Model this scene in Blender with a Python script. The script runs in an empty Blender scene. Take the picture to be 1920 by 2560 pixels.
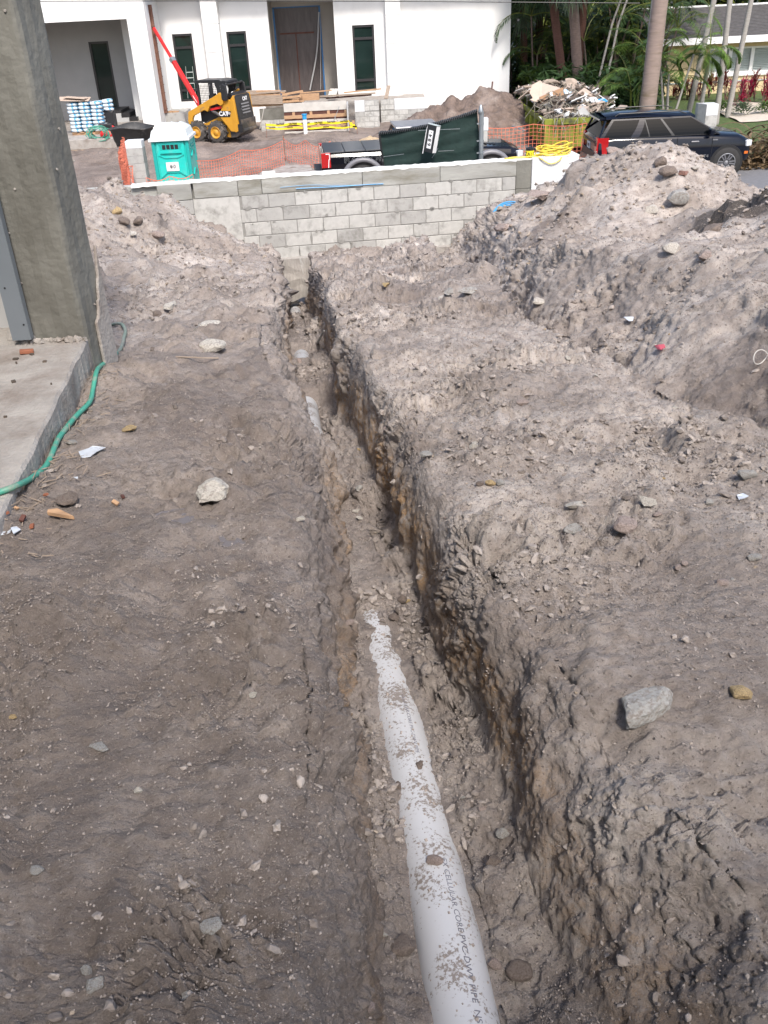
import bpy, bmesh, math, random
import numpy as np
from mathutils import Vector, Matrix, Euler
random.seed(7)
PI = math.pi
rad = math.radians
scene = bpy.context.scene
COL = scene.collection

# ------------------------------------------------------------------ camera
FPX, PITCH, ROLL, EYE = 2250.0, rad(30.3), rad(2.8), 1.6
ct, st = math.cos(PITCH), math.sin(PITCH)
fw = np.array([0, ct, -st]); up0 = np.array([0, st, ct]); rt0 = np.array([1.0, 0, 0])
rt = rt0*math.cos(ROLL)-up0*math.sin(ROLL); up = up0*math.cos(ROLL)+rt0*math.sin(ROLL)
camd = bpy.data.cameras.new('camera'); cam = bpy.data.objects.new('camera', camd); COL.objects.link(cam)
cam.matrix_world = Matrix(((rt[0], up[0], -fw[0], 0), (rt[1], up[1], -fw[1], 0), (rt[2], up[2], -fw[2], EYE), (0, 0, 0, 1)))
camd.sensor_fit = 'VERTICAL'; camd.sensor_height = 32.0; camd.lens = 32.0*FPX/2560
camd.clip_start = 0.05; camd.clip_end = 2000
scene.camera = cam

# ------------------------------------------------------------------ light
SUN_AZ, SUN_EL = rad(166), rad(50)     # azimuth clockwise from +Y
world = bpy.data.worlds.new('World'); scene.world = world; world.use_nodes = True
wn = world.node_tree.nodes; wl = world.node_tree.links
sky = wn.new('ShaderNodeTexSky'); sky.sky_type = 'NISHITA'; sky.sun_disc = False
sky.sun_elevation = SUN_EL; sky.sun_rotation = SUN_AZ
sky.air_density = 1.0; sky.dust_density = 3.0; sky.ozone_density = 1.0
wn['Background'].inputs[1].default_value = 0.15
wl.new(sky.outputs[0], wn['Background'].inputs[0])
sd = bpy.data.lights.new('sun', 'SUN'); sd.energy = 2.15; sd.angle = rad(9.0); sd.color = (1, .95, .88)
sun = bpy.data.objects.new('sun', sd); COL.objects.link(sun)
sv = Vector((math.sin(SUN_AZ)*math.cos(SUN_EL), math.cos(SUN_AZ)*math.cos(SUN_EL), math.sin(SUN_EL)))
sun.rotation_euler = sv.to_track_quat('Z', 'Y').to_euler()
vs = scene.view_settings
vs.view_transform = 'Standard'; vs.look = 'None'; vs.exposure = 0.85; vs.gamma = 1.0; vs.use_curve_mapping = False

# ------------------------------------------------------------------ placing helpers
def ray(px, py): return fw+rt*((px-960)/FPX)+up*((1280-py)/FPX)
def PY(px, py, Y):
    d = ray(px, py); k = Y/d[1]; return Vector((d[0]*k, Y, EYE+d[2]*k))
def PZ(px, py, Z):
    d = ray(px, py); k = (Z-EYE)/d[2]; return Vector((d[0]*k, d[1]*k, Z))
def project(P):
    Q = P-np.array([0, 0, EYE]); z = Q@fw
    return 960+FPX*(Q@rt)/z, 1280-FPX*(Q@up)/z, z

# ------------------------------------------------------------------ numpy noise
def _h(ix, iy, iz, seed):
    n = (ix*np.int64(374761393)+iy*np.int64(668265263)+iz*np.int64(2147483647)+np.int64(seed*1013904223)) & np.int64(0xffffffff)
    n = ((n ^ (n >> 13))*np.int64(1274126177)) & np.int64(0xffffffff)
    return ((n ^ (n >> 16)) & np.int64(0xffff)).astype(np.float32)/32767.5-1
def vnoise(p, seed=0):
    p = np.asarray(p, np.float32)
    i = np.floor(p).astype(np.int64); f = p-i; f = f*f*(3-2*f)
    x, y, z = i[:, 0], i[:, 1], i[:, 2]; fx, fy, fz = f[:, 0], f[:, 1], f[:, 2]
    r = 0
    for dz in (0, 1):
        a = _h(x, y, z+dz, seed); b = _h(x+1, y, z+dz, seed); c = _h(x, y+1, z+dz, seed); d = _h(x+1, y+1, z+dz, seed)
        s = (a+(b-a)*fx)*(1-fy)+(c+(d-c)*fx)*fy
        r = r+s*(fz if dz else 1-fz)
    return r
def fbm(p, octv, seed=0, gain=.5):
    r = 0; a = 1.0; t = 0
    for k in range(octv):
        r = r+a*vnoise(p*(2.03**k)+k*7.31, seed+k); t += a; a *= gain
    return r/t
def worley2(p, seed=0, edge=False):
    i = np.floor(p).astype(np.int64); best = np.full(len(p), 9., np.float32); sec2 = best.copy(); idv = np.zeros(len(p), np.float32)
    for dx in (-1, 0, 1):
        for dy in (-1, 0, 1):
            cx = i[:, 0]+dx; cy = i[:, 1]+dy; z0 = np.zeros_like(cx)
            jx = _h(cx, cy, z0, seed)*.45+.5; jy = _h(cx, cy, z0+1, seed)*.45+.5
            d = np.hypot(cx+jx-p[:, 0], cy+jy-p[:, 1]); w = _h(cx, cy, z0+2, seed)
            k = d < best; sec2 = np.where(k, best, np.minimum(sec2, d)); best = np.where(k, d, best); idv = np.where(k, w, idv)
    return (best, idv, sec2-best) if edge else (best, idv)
def sstep(a, b, x):
    t = np.clip((x-a)/(b-a), 0, 1); return t*t*(3-2*t)

# ------------------------------------------------------------------ materials
def newmat(name):
    m = bpy.data.materials.new(name); m.use_nodes = True
    nt = m.node_tree; return m, nt, nt.nodes, nt.links, nt.nodes['Principled BSDF']
def mat(name, col, rough=.6, metal=0, var=.12, scale=6, bump=0, bscale=60, spec=None, dirt=None, dscale=2.5, dlo=.55, dhi=.7, coat=0, stretch=None, bdist=.02, rnd=0):
    m, nt, N, L, b = newmat(name)
    tc = N.new('ShaderNodeTexCoord'); src = tc.outputs['Object']
    if rnd:
        oi = N.new('ShaderNodeObjectInfo'); va = N.new('ShaderNodeVectorMath'); va.operation = 'MULTIPLY_ADD'
        cx = N.new('ShaderNodeCombineXYZ'); L.new(oi.outputs['Random'], cx.inputs[0]); L.new(oi.outputs['Random'], cx.inputs[2])
        L.new(cx.outputs[0], va.inputs[0]); va.inputs[1].default_value = (37, 11, 53); L.new(src, va.inputs[2]); src = va.outputs[0]
    if stretch:
        mp = N.new('ShaderNodeMapping'); mp.inputs['Scale'].default_value = stretch; L.new(src, mp.inputs[0]); src = mp.outputs[0]
    no = N.new('ShaderNodeTexNoise'); no.inputs['Scale'].default_value = scale; no.inputs['Detail'].default_value = 5
    L.new(src, no.inputs['Vector'])
    rp = N.new('ShaderNodeValToRGB'); e = rp.color_ramp.elements
    e[0].position = .25; e[1].position = .75
    e[0].color = tuple(max(0, c*(1-var)) for c in col)+(1,); e[1].color = tuple(min(1, c*(1+var)) for c in col)+(1,)
    L.new(no.outputs[0], rp.inputs[0]); out = rp.outputs[0]
    if dirt:
        n2 = N.new('ShaderNodeTexNoise'); n2.inputs['Scale'].default_value = dscale; n2.inputs['Detail'].default_value = 7; n2.inputs['Roughness'].default_value = .65
        L.new(src, n2.inputs['Vector'])
        mr = N.new('ShaderNodeMapRange'); mr.inputs[1].default_value = dlo; mr.inputs[2].default_value = dhi
        L.new(n2.outputs[0], mr.inputs[0])
        mx = N.new('ShaderNodeMix'); mx.data_type = 'RGBA'; mx.inputs[7].default_value = tuple(dirt)+(1,)
        L.new(mr.outputs[0], mx.inputs[0]); L.new(out, mx.inputs[6]); out = mx.outputs[2]
    if rnd:
        r2 = N.new('ShaderNodeMapRange'); r2.inputs[3].default_value = 1-rnd; r2.inputs[4].default_value = 1+rnd*.5; L.new(oi.outputs['Random'], r2.inputs[0])
        m2 = N.new('ShaderNodeMix'); m2.data_type = 'RGBA'; m2.blend_type = 'MULTIPLY'; m2.inputs[0].default_value = 1; L.new(out, m2.inputs[6]); L.new(r2.outputs[0], m2.inputs[7]); out = m2.outputs[2]
    L.new(out, b.inputs['Base Color'])
    b.inputs['Roughness'].default_value = rough; b.inputs['Metallic'].default_value = metal
    if spec is not None: b.inputs['Specular IOR Level'].default_value = spec
    if coat: b.inputs['Coat Weight'].default_value = coat; b.inputs['Coat Roughness'].default_value = .04
    if bump:
        n3 = N.new('ShaderNodeTexNoise'); n3.inputs['Scale'].default_value = bscale; n3.inputs['Detail'].default_value = 6
        L.new(src, n3.inputs['Vector'])
        bp = N.new('ShaderNodeBump'); bp.inputs['Strength'].default_value = bump; bp.inputs['Distance'].default_value = bdist
        L.new(n3.outputs[0], bp.inputs['Height']); L.new(bp.outputs[0], b.inputs['Normal'])
    return m

M = {}
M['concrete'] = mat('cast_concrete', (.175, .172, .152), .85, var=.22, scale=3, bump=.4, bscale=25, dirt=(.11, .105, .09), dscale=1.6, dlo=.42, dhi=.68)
M['slab'] = mat('slab_concrete', (.34, .315, .29), .88, var=.16, scale=6, bump=.5, bscale=50, dirt=(.22, .185, .16), dscale=3.2, dlo=.45, dhi=.68)
M['block'] = mat('concrete_block', (.47, .465, .445), .92, var=.09, scale=14, bump=.5, bscale=120, dirt=(.26, .255, .24), dscale=5.5, dlo=.5, dhi=.72, bdist=.01, rnd=.08)
M['block2'] = mat('concrete_block_grey', (.40, .395, .38), .92, var=.10, scale=12, bump=.5, bscale=120, dirt=(.22, .215, .2), dscale=6, dlo=.5, dhi=.72, bdist=.01, rnd=.08)
M['mortar'] = mat('mortar', (.27, .265, .25), .95, var=.1, scale=20, bump=.5, bscale=90)
M['beam'] = mat('formed_beam', (.33, .33, .31), .88, var=.3, scale=2.2, bump=.3, bscale=30, dirt=(.2, .19, .155), dscale=2.0, dlo=.48, dhi=.68, stretch=(.6, 1, 2.6), rnd=.1)
M['limecap'] = mat('lime_cap', (.68, .68, .66), .9, var=.1, bump=.5, bscale=40)
M['stucco'] = mat('white_stucco', (.76, .76, .75), .85, var=.03, scale=1.2, bump=.15, bscale=60, dirt=(.66, .655, .64), dscale=.7, dlo=.5, dhi=.75)
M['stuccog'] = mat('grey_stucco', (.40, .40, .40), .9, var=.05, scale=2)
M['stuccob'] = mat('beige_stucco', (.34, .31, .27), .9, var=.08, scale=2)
M['plaster'] = mat('white_render', (.60, .61, .62), .85, var=.06, scale=4, bump=.2, bscale=40, dirt=(.42, .41, .4), dscale=5, dlo=.62, dhi=.72)
M['frame'] = mat('dark_frame', (.025, .024, .026), .4)
M['glass'] = mat('window_glass', (.012, .024, .021), .05, var=.3, scale=1.2, spec=.5)
M['farland'] = mat('far_land', (.03, .04, .02), 1, var=.4, scale=.2)
M['film'] = mat('plastic_film', (.085, .07, .068), .35, var=.25, scale=3, bump=.5, bscale=8, stretch=(3, 3, .6))
M['tape'] = mat('blue_tape', (.04, .16, .36), .6)
M['wood'] = mat('lumber', (.42, .26, .15), .8, var=.25, scale=5, stretch=(1, 8, 8), bump=.2)
M['woodg'] = mat('grey_lumber', (.30, .24, .19), .85, var=.3, scale=5, stretch=(1, 8, 8), bump=.2)
M['woodw'] = mat('pale_board', (.50, .48, .45), .85, var=.12, scale=4)
M['woodd'] = mat('dark_wood', (.10, .04, .03), .85, var=.3, scale=4)
M['ytape'] = mat('yellow_tape', (.80, .66, .02), .5, var=.05)
M['black'] = mat('black_paint', (.012, .012, .013), .45)
M['ink'] = mat('black_print', (.01, .01, .012), .6, var=0)
M['whiteprint'] = mat('white_print', (.75, .75, .75), .5, var=0)
M['pvc'] = None
M['teal'] = mat('teal_plastic', (.012, .50, .44), .42, var=.08, scale=3, dirt=(.12, .46, .42), dscale=2.2, dlo=.45, dhi=.75)
M['tealdk'] = mat('teal_plastic_trim', (.012, .34, .31), .42, var=.05)
M['roofpl'] = mat('translucent_roof', (.62, .68, .70), .4, var=.04)
M['mesh'] = mat('orange_mesh', (.62, .17, .10), .6, var=.15)
M['yellowm'] = mat('machine_yellow', (.55, .27, .025), .4, var=.12, scale=3, dirt=(.25, .16, .08), dscale=3, dlo=.58, dhi=.72)
M['machblk'] = mat('machine_black', (.018, .018, .02), .4, var=.2, dirt=(.2, .2, .2), dscale=5, dlo=.62, dhi=.7)
M['tyre'] = mat('rubber', (.05, .046, .044), .85, var=.25, scale=10, dirt=(.2, .17, .15), dscale=5, dlo=.5, dhi=.7, bump=.3)
M['tyrec'] = mat('car_rubber', (.022, .021, .021), .8, var=.15)
M['bucket'] = mat('worn_steel', (.08, .08, .085), .4, metal=.5, var=.4, scale=4, dirt=(.22, .18, .15), dscale=2, dlo=.5, dhi=.65)
M['red'] = mat('red_paint', (.62, .02, .02), .45, var=.1)
M['rust'] = mat('rusty_steel', (.20, .10, .07), .85, var=.4, scale=20)
M['screen'] = mat('green_windscreen', (.010, .030, .026), .75, var=.2, scale=10, bump=.25, bscale=25)
M['galv'] = mat('galvanised_steel', (.33, .36, .38), .45, metal=.7, var=.12)
M['stud'] = mat('steel_stud', (.20, .225, .25), .5, metal=.3, var=.08, scale=3)
M['carpaint'] = mat('black_blue_car_paint', (.003, .005, .012), .2, var=0, spec=.15, coat=.45)
M['carpaint2'] = mat('black_car_paint', (.005, .005, .008), .2, var=0, spec=.15, coat=.5)
M['carglass'] = mat('car_glass', (.002, .003, .004), .03, var=0, spec=.15)
M['bedcover'] = mat('bed_cover', (.045, .05, .055), .3, var=.1, scale=2)
M['chrome'] = mat('chrome', (.6, .6, .62), .2, metal=1, var=0)
M['rim'] = mat('rim_metal', (.32, .32, .34), .3, metal=.8, var=.05)
M['greyflare'] = mat('grey_flare', (.16, .16, .175), .4, var=.1)
M['tail'] = mat('tail_lens', (.38, .006, .008), .15, var=.1, coat=1)
M['amber'] = mat('amber_lens', (.6, .14, .02), .25)
M['lens'] = mat('clear_lens', (.6, .62, .65), .15, var=.1)
M['olive'] = mat('olive_paint', (.20, .225, .025), .6, var=.2, scale=3, dirt=(.07, .07, .03), dscale=2.5, dlo=.5, dhi=.66)
M['card'] = mat('cardboard', (.40, .24, .14), .85, var=.08)
M['cardl'] = mat('pale_cardboard', (.48, .38, .31), .85, var=.08)
M['paper'] = mat('scrap_paper', (.60, .60, .60), .8, var=.1)
M['scrap'] = mat('scrap_tan', (.36, .29, .24), .85, var=.25, scale=2)
M['scrapd'] = mat('scrap_dark', (.09, .07, .055), .9, var=.4, scale=4)
M['bluep'] = mat('blue_plastic', (.03, .30, .62), .4, var=.1)
M['bag'] = mat('cement_bag', (.62, .66, .68), .6, var=.06, dirt=(.06, .30, .52), dscale=3.2, dlo=.5, dhi=.56)
M['rubbertub'] = mat('black_tub', (.035, .035, .036), .55, var=.3, scale=5, dirt=(.16, .15, .14), dscale=4, dlo=.55, dhi=.75)
M['hose'] = mat('green_hose', (.055, .30, .215), .5, var=.12, scale=12, dirt=(.27, .27, .22), dscale=9, dlo=.52, dhi=.68, bump=.1)
M['hosedull'] = mat('dusty_green_hose', (.20, .25, .20), .7, var=.12, scale=12, dirt=(.28, .26, .22), dscale=9, dlo=.45, dhi=.65)
M['yhose'] = mat('yellow_hose', (.72, .55, .06), .5, var=.15, scale=5, dirt=(.65, .55, .33), dscale=6, dlo=.5, dhi=.7)
M['asphalt'] = mat('asphalt', (.16, .16, .17), .9, var=.12, scale=8, bump=.3, bscale=80)
M['lawn'] = mat('grass', (.07, .105, .028), .9, var=.35, scale=9, bump=.8, bscale=90)
M['sand'] = mat('pale_sand', (.50, .44, .37), .95, var=.12, bump=.4, bscale=30)
M['yard'] = mat('yard_soil', (.25, .205, .18), .95, var=.22, scale=1.2, bump=1, bscale=14, dirt=(.13, .10, .085), dscale=.7, dlo=.45, dhi=.7, bdist=.1)
M['farm'] = mat('far_soil', (.155, .115, .095), .95, var=.4, scale=3, bump=1, bscale=9, dirt=(.27, .22, .19), dscale=1.2, dlo=.5, dhi=.68, bdist=.1)
M['chips'] = mat('wood_chips', (.48, .36, .23), .9, var=.35, scale=14, bump=1, bscale=30, bdist=.05)
M['redbed'] = mat('crushed_brick', (.30, .15, .12), .95, var=.4, scale=9, bump=1, bscale=20, dirt=(.36, .30, .26), dscale=3, dlo=.48, dhi=.6, bdist=.05)
M['trunk'] = mat('palm_trunk', (.17, .12, .10), .9, var=.25, scale=8, stretch=(1, 1, 4), bump=.6, bscale=20)
M['trunkr'] = mat('cabbage_palm_trunk', (.135, .062, .045), .9, var=.3, scale=8, stretch=(1, 1, 4), bump=.8, bscale=20)
M['royal'] = mat('royal_palm_trunk', (.25, .19, .165), .85, var=.15, scale=3, stretch=(1, 1, 5), dirt=(.16, .12, .08), dscale=1.2, dlo=.5, dhi=.7)
M['trunkp'] = mat('pale_palm_trunk', (.30, .28, .26), .85, var=.18, scale=8, stretch=(1, 1, 4))
for k, c in dict(leaf=(.10, .17, .032), leafd=(.040, .078, .024), leafy=(.17, .20, .045), leafg=(.10, .145, .075), dead=(.20, .14, .08), cord=(.30, .015, .055), cordr=(.14, .018, .015)).items():
    m, nt, N, L, b = newmat('leaf_'+k); b.inputs['Roughness'].default_value = .5
    g = N.new('ShaderNodeNewGeometry'); rp = N.new('ShaderNodeValToRGB')
    rp.color_ramp.elements[0].color = tuple(x*.6 for x in c)+(1,); rp.color_ramp.elements[1].color = tuple(x*1.45 for x in c)+(1,)
    L.new(g.outputs['Random Per Island'], rp.inputs[0]); L.new(rp.outputs[0], b.inputs['Base Color'])
    tr = N.new('ShaderNodeBsdfTranslucent'); L.new(rp.outputs[0], tr.inputs[0])
    ms = N.new('ShaderNodeMixShader'); ms.inputs[0].default_value = .3
    L.new(b.outputs[0], ms.inputs[1]); L.new(tr.outputs[0], ms.inputs[2]); L.new(ms.outputs[0], N['Material Output'].inputs[0]); M[k] = m
M['ywall'] = mat('cream_wall', (.62, .50, .30), .85, var=.04)
M['wtrim'] = mat('white_trim', (.75, .75, .75), .6, var=.03)
M['shutter'] = mat('shutter', (.45, .50, .49), .5, var=.05)
M['shingle'] = mat('shingle', (.085, .08, .08), .9, var=.3, scale=6, bump=.6, bscale=30)
M['redbrick'] = mat('red_base', (.10, .02, .02), .9, var=.3)

# ------------------------------------------------------------------ object helpers
def tag(o, label=None, cat=None, group=None, kind=None):
    if label: o['label'] = label
    if cat: o['category'] = cat
    if group: o['group'] = group
    if kind: o['kind'] = kind
    return o
def thing(name, label, cat, loc=(0, 0, 0), rz=0, group=None):
    o = bpy.data.objects.new(name, None); COL.objects.link(o); o.empty_display_size = .2
    o.location = loc; o.rotation_euler = (0, 0, rz); return tag(o, label, cat, group)
def world_of(o):
    L = Matrix.LocRotScale(o.location, o.rotation_euler, o.scale)
    return (world_of(o.parent)@o.matrix_parent_inverse@L) if o.parent else L
def link(name, me, parent=None, world=False):
    o = bpy.data.objects.new(name, me); COL.objects.link(o)
    if parent:
        o.parent = parent
        if world:
            T = world_of(parent)
            o.matrix_parent_inverse = T.inverted()
    return o
def copy_tree(o, parent=None):
    c = o.copy(); COL.objects.link(c)
    if parent: c.parent = parent
    for ch in list(o.children): copy_tree(ch, c)
    return c
class B:
    def __init__(s): s.v = []; s.f = []
    def add(s, v, f):
        n = len(s.v); s.v += [tuple(x) for x in v]; s.f += [tuple(i+n for i in q) for q in f]; return s
    def hexa(s, c):   # 8 corners: bottom 4 ccw, top 4 ccw
        return s.add(c, [(3, 2, 1, 0), (4, 5, 6, 7), (0, 1, 5, 4), (1, 2, 6, 5), (2, 3, 7, 6), (3, 0, 4, 7)])
    def box(s, c, d, R=None):
        hx, hy, hz = d[0]/2, d[1]/2, d[2]/2
        p = [Vector(q) for q in ((-hx, -hy, -hz), (hx, -hy, -hz), (hx, hy, -hz), (-hx, hy, -hz), (-hx, -hy, hz), (hx, -hy, hz), (hx, hy, hz), (-hx, hy, hz))]
        if R is not None:
            if not isinstance(R, Matrix): R = Euler(R).to_matrix()
            p = [R@q for q in p]
        return s.hexa([q+Vector(c) for q in p])
    def span(s, a, b): return s.box([(a[i]+b[i])/2 for i in range(3)], [abs(b[i]-a[i]) for i in range(3)])
    def bar(s, a, b, w, h, upv=(0, 0, 1)):
        a = Vector(a); b = Vector(b); d = b-a; L = d.length; z = d.normalized(); x = Vector(upv).cross(z)
        if x.length < 1e-4: x = Vector((1, 0, 0)).cross(z)
        x.normalize(); y = z.cross(x); R = Matrix((x, y, z)).transposed()
        return s.box((a+b)/2, (w, h, L), R)
    def tube(s, pts, r, n=8, cap=True, squash=1):
        pts = [Vector(p) for p in pts]; k = len(pts); rr = r if isinstance(r, (list, tuple)) else [r]*k
        ref = Vector((0, 0, 1)); rings = []; V = []
        for i, p in enumerate(pts):
            t = (pts[min(i+1, k-1)]-pts[max(i-1, 0)]).normalized()
            x = ref.cross(t) if i == 0 else x-t*x.dot(t)
            if x.length < 1e-4: x = Vector((1, 0, 0)).cross(t)
            x.normalize(); y = t.cross(x)
            for j in range(n):
                a = 2*PI*j/n; V.append(p+(x*math.cos(a)+y*math.sin(a)*squash)*rr[i])
        F = [(i*n+j, i*n+(j+1) % n, (i+1)*n+(j+1) % n, (i+1)*n+j) for i in range(k-1) for j in range(n)]
        if cap: F += [tuple(range(n-1, -1, -1)), tuple((k-1)*n+j for j in range(n))]
        return s.add(V, F)
    def cyl(s, a, b, r, n=16): return s.tube([a, b], r, n)
    def lathe(s, prof, o=(0, 0, 0), axis=(0, 0, 1), n=24):
        z = Vector(axis).normalized(); x = z.orthogonal().normalized(); y = z.cross(x); V = []; o = Vector(o)
        for (r, h) in prof:
            for j in range(n):
                a = 2*PI*j/n; V.append(o+z*h+(x*math.cos(a)+y*math.sin(a))*r)
        F = [(i*n+j, i*n+(j+1) % n, (i+1)*n+(j+1) % n, (i+1)*n+j) for i in range(len(prof)-1) for j in range(n)]
        return s.add(V, F)
    def prism(s, poly, off):   # planar polygon of 3d points extruded by vector
        n = len(poly); off = Vector(off); V = [Vector(p) for p in poly]+[Vector(p)+off for p in poly]
        return s.add(V, [tuple(range(n-1, -1, -1)), tuple(range(n, 2*n))]+[(i, (i+1) % n, n+(i+1) % n, n+i) for i in range(n)])
    def sheet(s, pts): return s.add(pts, [tuple(range(len(pts)))])
    def mesh(s, name, m, smooth=False, normals=True):
        me = bpy.data.meshes.new(name); me.from_pydata([tuple(q) for q in s.v], [], s.f)
        if m: me.materials.append(m)
        if normals:
            bm = bmesh.new(); bm.from_mesh(me); bmesh.ops.recalc_face_normals(bm, faces=bm.faces); bm.to_mesh(me); bm.free()
        if smooth:
            me.shade_smooth()
        return me
    def build(s, name, m, parent=None, smooth=False, world=True, bevel=0, normals=True):
        o = link(name, s.mesh(name, m, smooth, normals), parent, world)
        if bevel:
            md = o.modifiers.new('bevel', 'BEVEL'); md.width = bevel; md.segments = 2; md.limit_method = 'ANGLE'
        return o
def smooth_path(pts, n=8):
    pts = [Vector(p) for p in pts]; P = [pts[0]*2-pts[1]]+pts+[pts[-1]*2-pts[-2]]; out = []
    for i in range(1, len(P)-2):
        for k in range(n):
            t = k/n; a, b, c, d = P[i-1], P[i], P[i+1], P[i+2]
            out.append(.5*((2*b)+(c-a)*t+(2*a-5*b+4*c-d)*t*t+(3*b-a-3*c+d)*t**3))
    out.append(pts[-1]); return out
def text_geo(s, size=1, depth=.002):
    cu = bpy.data.curves.new('t', 'FONT'); cu.body = s; cu.size = size; cu.extrude = depth; cu.resolution_u = 3
    cu.align_x = 'CENTER'; cu.align_y = 'CENTER'
    o = bpy.data.objects.new('t', cu); me = o.to_mesh()
    v = [Vector(q.co) for q in me.vertices]; f = [tuple(p.vertices) for p in me.polygons]
    o.to_mesh_clear(); bpy.data.objects.remove(o); bpy.data.curves.remove(cu); return v, f
def text_on(name, s, size, o, x, y, m, parent, depth=.002, sx=1, bold=0):
    v, f = text_geo(s, size, depth); o = Vector(o); x = Vector(x).normalized(); y = Vector(y).normalized(); z = x.cross(y)
    b = B(); b.add([o+x*q.x*sx+y*q.y+z*q.z for q in v], f)
    if bold:
        for dx, dy in ((bold, 0), (-bold, 0), (0, bold), (0, -bold)): b.add([o+x*(q.x*sx+dx)+y*(q.y+dy)+z*q.z*.95 for q in v], f)
    return b.build(name, m, parent, normals=False)
def rock_mesh(name, m, seed, sub=2, rough=.35, flat=.75, facet=True):
    bm = bmesh.new(); bmesh.ops.create_icosphere(bm, subdivisions=sub, radius=1); rs = np.random.RandomState(seed)
    P = np.array([v.co[:] for v in bm.verts])
    for k in range(14 if facet else 9):
        n = rs.normal(size=3); n /= np.linalg.norm(n); d = rs.uniform(.42, .8) if facet else rs.uniform(.58, .88)
        h = P@n; P = P-np.outer(np.maximum(h-d, 0)*(1.0 if facet else .8), n)
    P *= (1+rough*.8*fbm(P*1.5+seed*3.1, 3, seed)+rough*.15*fbm(P*6+seed, 2, seed))[:, None]; P *= np.array([1, rs.uniform(.65, .9), flat*rs.uniform(.7, 1)])
    for v, p in zip(bm.verts, P): v.co = p
    me = bpy.data.meshes.new(name); bm.to_mesh(me); bm.free(); me.materials.append(m)
    return me
# ------------------------------------------------------------------ soil terrain with its two trenches
def zgp(Y): return np.interp(Y, [0, 3, 5, 8, 11, 14.3, 16], [0, -.05, -.25, -.75, -1.35, -2.0, -2.2])
PT = np.array([[0.3, .195, -.37], [1.15, .130, -.40], [1.37, .112, -.40], [2.25, .022, -.49], [2.89, -.060, -.56], [5.7, -.49, -.97], [8.15, -.71, -1.38], [13.6, -1.22, -2.66], [14.6, -1.3, -2.85]])
def pipe_x(Y): return np.interp(Y, PT[:, 0], PT[:, 1])
def pipe_z(Y): return np.interp(Y, PT[:, 0], PT[:, 2])
PR = .084
def exposed(Y): return np.interp(Y, [0, 1.05, 1.15, 1.25, 1.38, 1.50, 1.60, 1.74, 1.97, 2.25, 2.5, 2.6, 2.78, 2.92, 3.05, 5.15, 5.35, 6.2, 6.5, 7.7, 7.9, 8.35, 8.6, 12.6, 13.2, 14],
                                 [.07, .040, .045, .060, .072, .062, .045, .031, .026, .020, .015, .012, .012, .008, -.05, -.07, .12, .12, -.05, -.05, .03, .05, -.06, -.03, .07, .05])
YB = [0.3, 1.0, 1.3, 1.6, 1.9, 2.5, 3.1, 4.2, 5.6, 7.7, 9.5, 12, 14.6]
LLX = [-.22, -.23, -.23, -.23, -.24, -.29, -.37, -.47, -.70, -.88, -1.05, -1.38, -1.56]
LBX = [-.04, -.05, -.06, -.09, -.11, -.14, -.16, -.22, -.64, -.80, -.98, -1.31, -1.48]
RBX = [.50, .435, .38, .325, .285, .19, .10, -.03, -.25, -.44, -.58, -.86, -.98]
RLX = [1.0, .82, .66, .56, .47, .34, .21, .10, -.10, -.36, -.46, -.74, -.86]
T2Y = [0, 2.5, 3.55, 3.88, 4.39, 5.01, 7.15, 10.1, 14.6]
T2X = [4.4, 2.55, 1.74, 1.52, 1.33, 1.20, 1.04, .84, .80]
def t2x(Y): return np.interp(Y, T2Y, T2X)

CP = []   # control points of the surface: x, Y, height above the falling profile
def cz(x, Y, Z): CP.append((x, Y, Z-float(zgp(Y))))
def cr(x, Y, r): CP.append((x, Y, r))
def cpx(px, py, Y): p = PY(px, py, Y); cz(p.x, Y, p.z)
for Y in (.5, 1.5, 2.5, 3.5, 5, 6.5):
    for x in (-3.5, -2, -1, 0, .9, 2): cr(x, Y, 0.0)
for Y in (8, 9.5, 11, 12.6): cr(-.7, Y, 0.0); cr(.3, Y, .0); cr(-1.25, Y, .02)
cr(-1.3, 14.3, 0); cr(-.2, 14.3, .05); cr(.8, 14.3, .03); cr(1.2, 14.4, .1)
cr(-2.2, 8, .02); cr(-4, 8, .15); cr(-6, 8, .3); cr(-2, 9.7, .1)
for p in [(215, 470), (400, 500), (540, 580), (690, 645)]: cpx(*p, 13)
cr(-5.5, 13, 1.1); cr(-8, 13, 1.0); cr(-4, 11.2, .80); cr(-3, 11.2, .55); cr(-2.2, 11.2, .22); cr(-6, 11.2, .9); cr(-4, 9.6, .33)
cr(-3.9, 14.2, .8); cr(-2.9, 14.2, .6); cr(-2.1, 14.2, .2)
for p in [(1100, 600), (1180, 565), (1250, 540), (1340, 500)]: cpx(*p, 12.6)
for p in [(1480, 440), (1580, 385), (1690, 357), (1740, 395), (1800, 440), (1860, 480)]: cpx(*p, 11.3)
cz(1.2, 14.3, -1.75); cz(2.0, 14.2, -1.35); cz(3.2, 13.6, -1.3); cz(3.8, 13.6, -1.2); cz(4.6, 13.0, -1.4)
cz(5.6, 11.3, -1.3); cz(6.5, 11, -1.5); cz(9, 11, -1.8)
for x, Y, Z in [(1.6, 10.6, -1.15), (2.1, 10.2, -.95), (3.2, 9.8, -.72), (4.2, 9.6, -.75), (1.7, 9.0, -.75), (2.4, 8.6, -.60), (3.2, 8.3, -.45), (1.7, 7.3, -.42), (2.4, 7.0, -.28), (3.2, 6.8, -.2), (2.0, 5.6, -.16), (2.8, 5.4, 0.0), (3.6, 5.2, .1), (2.6, 4.2, .0), (3.6, 3.6, .05)]: cz(x, Y, Z)
for p in [(1790, 590), (1830, 515), (1920, 480), (2060, 470)]: cpx(*p, 8.6)
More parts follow.
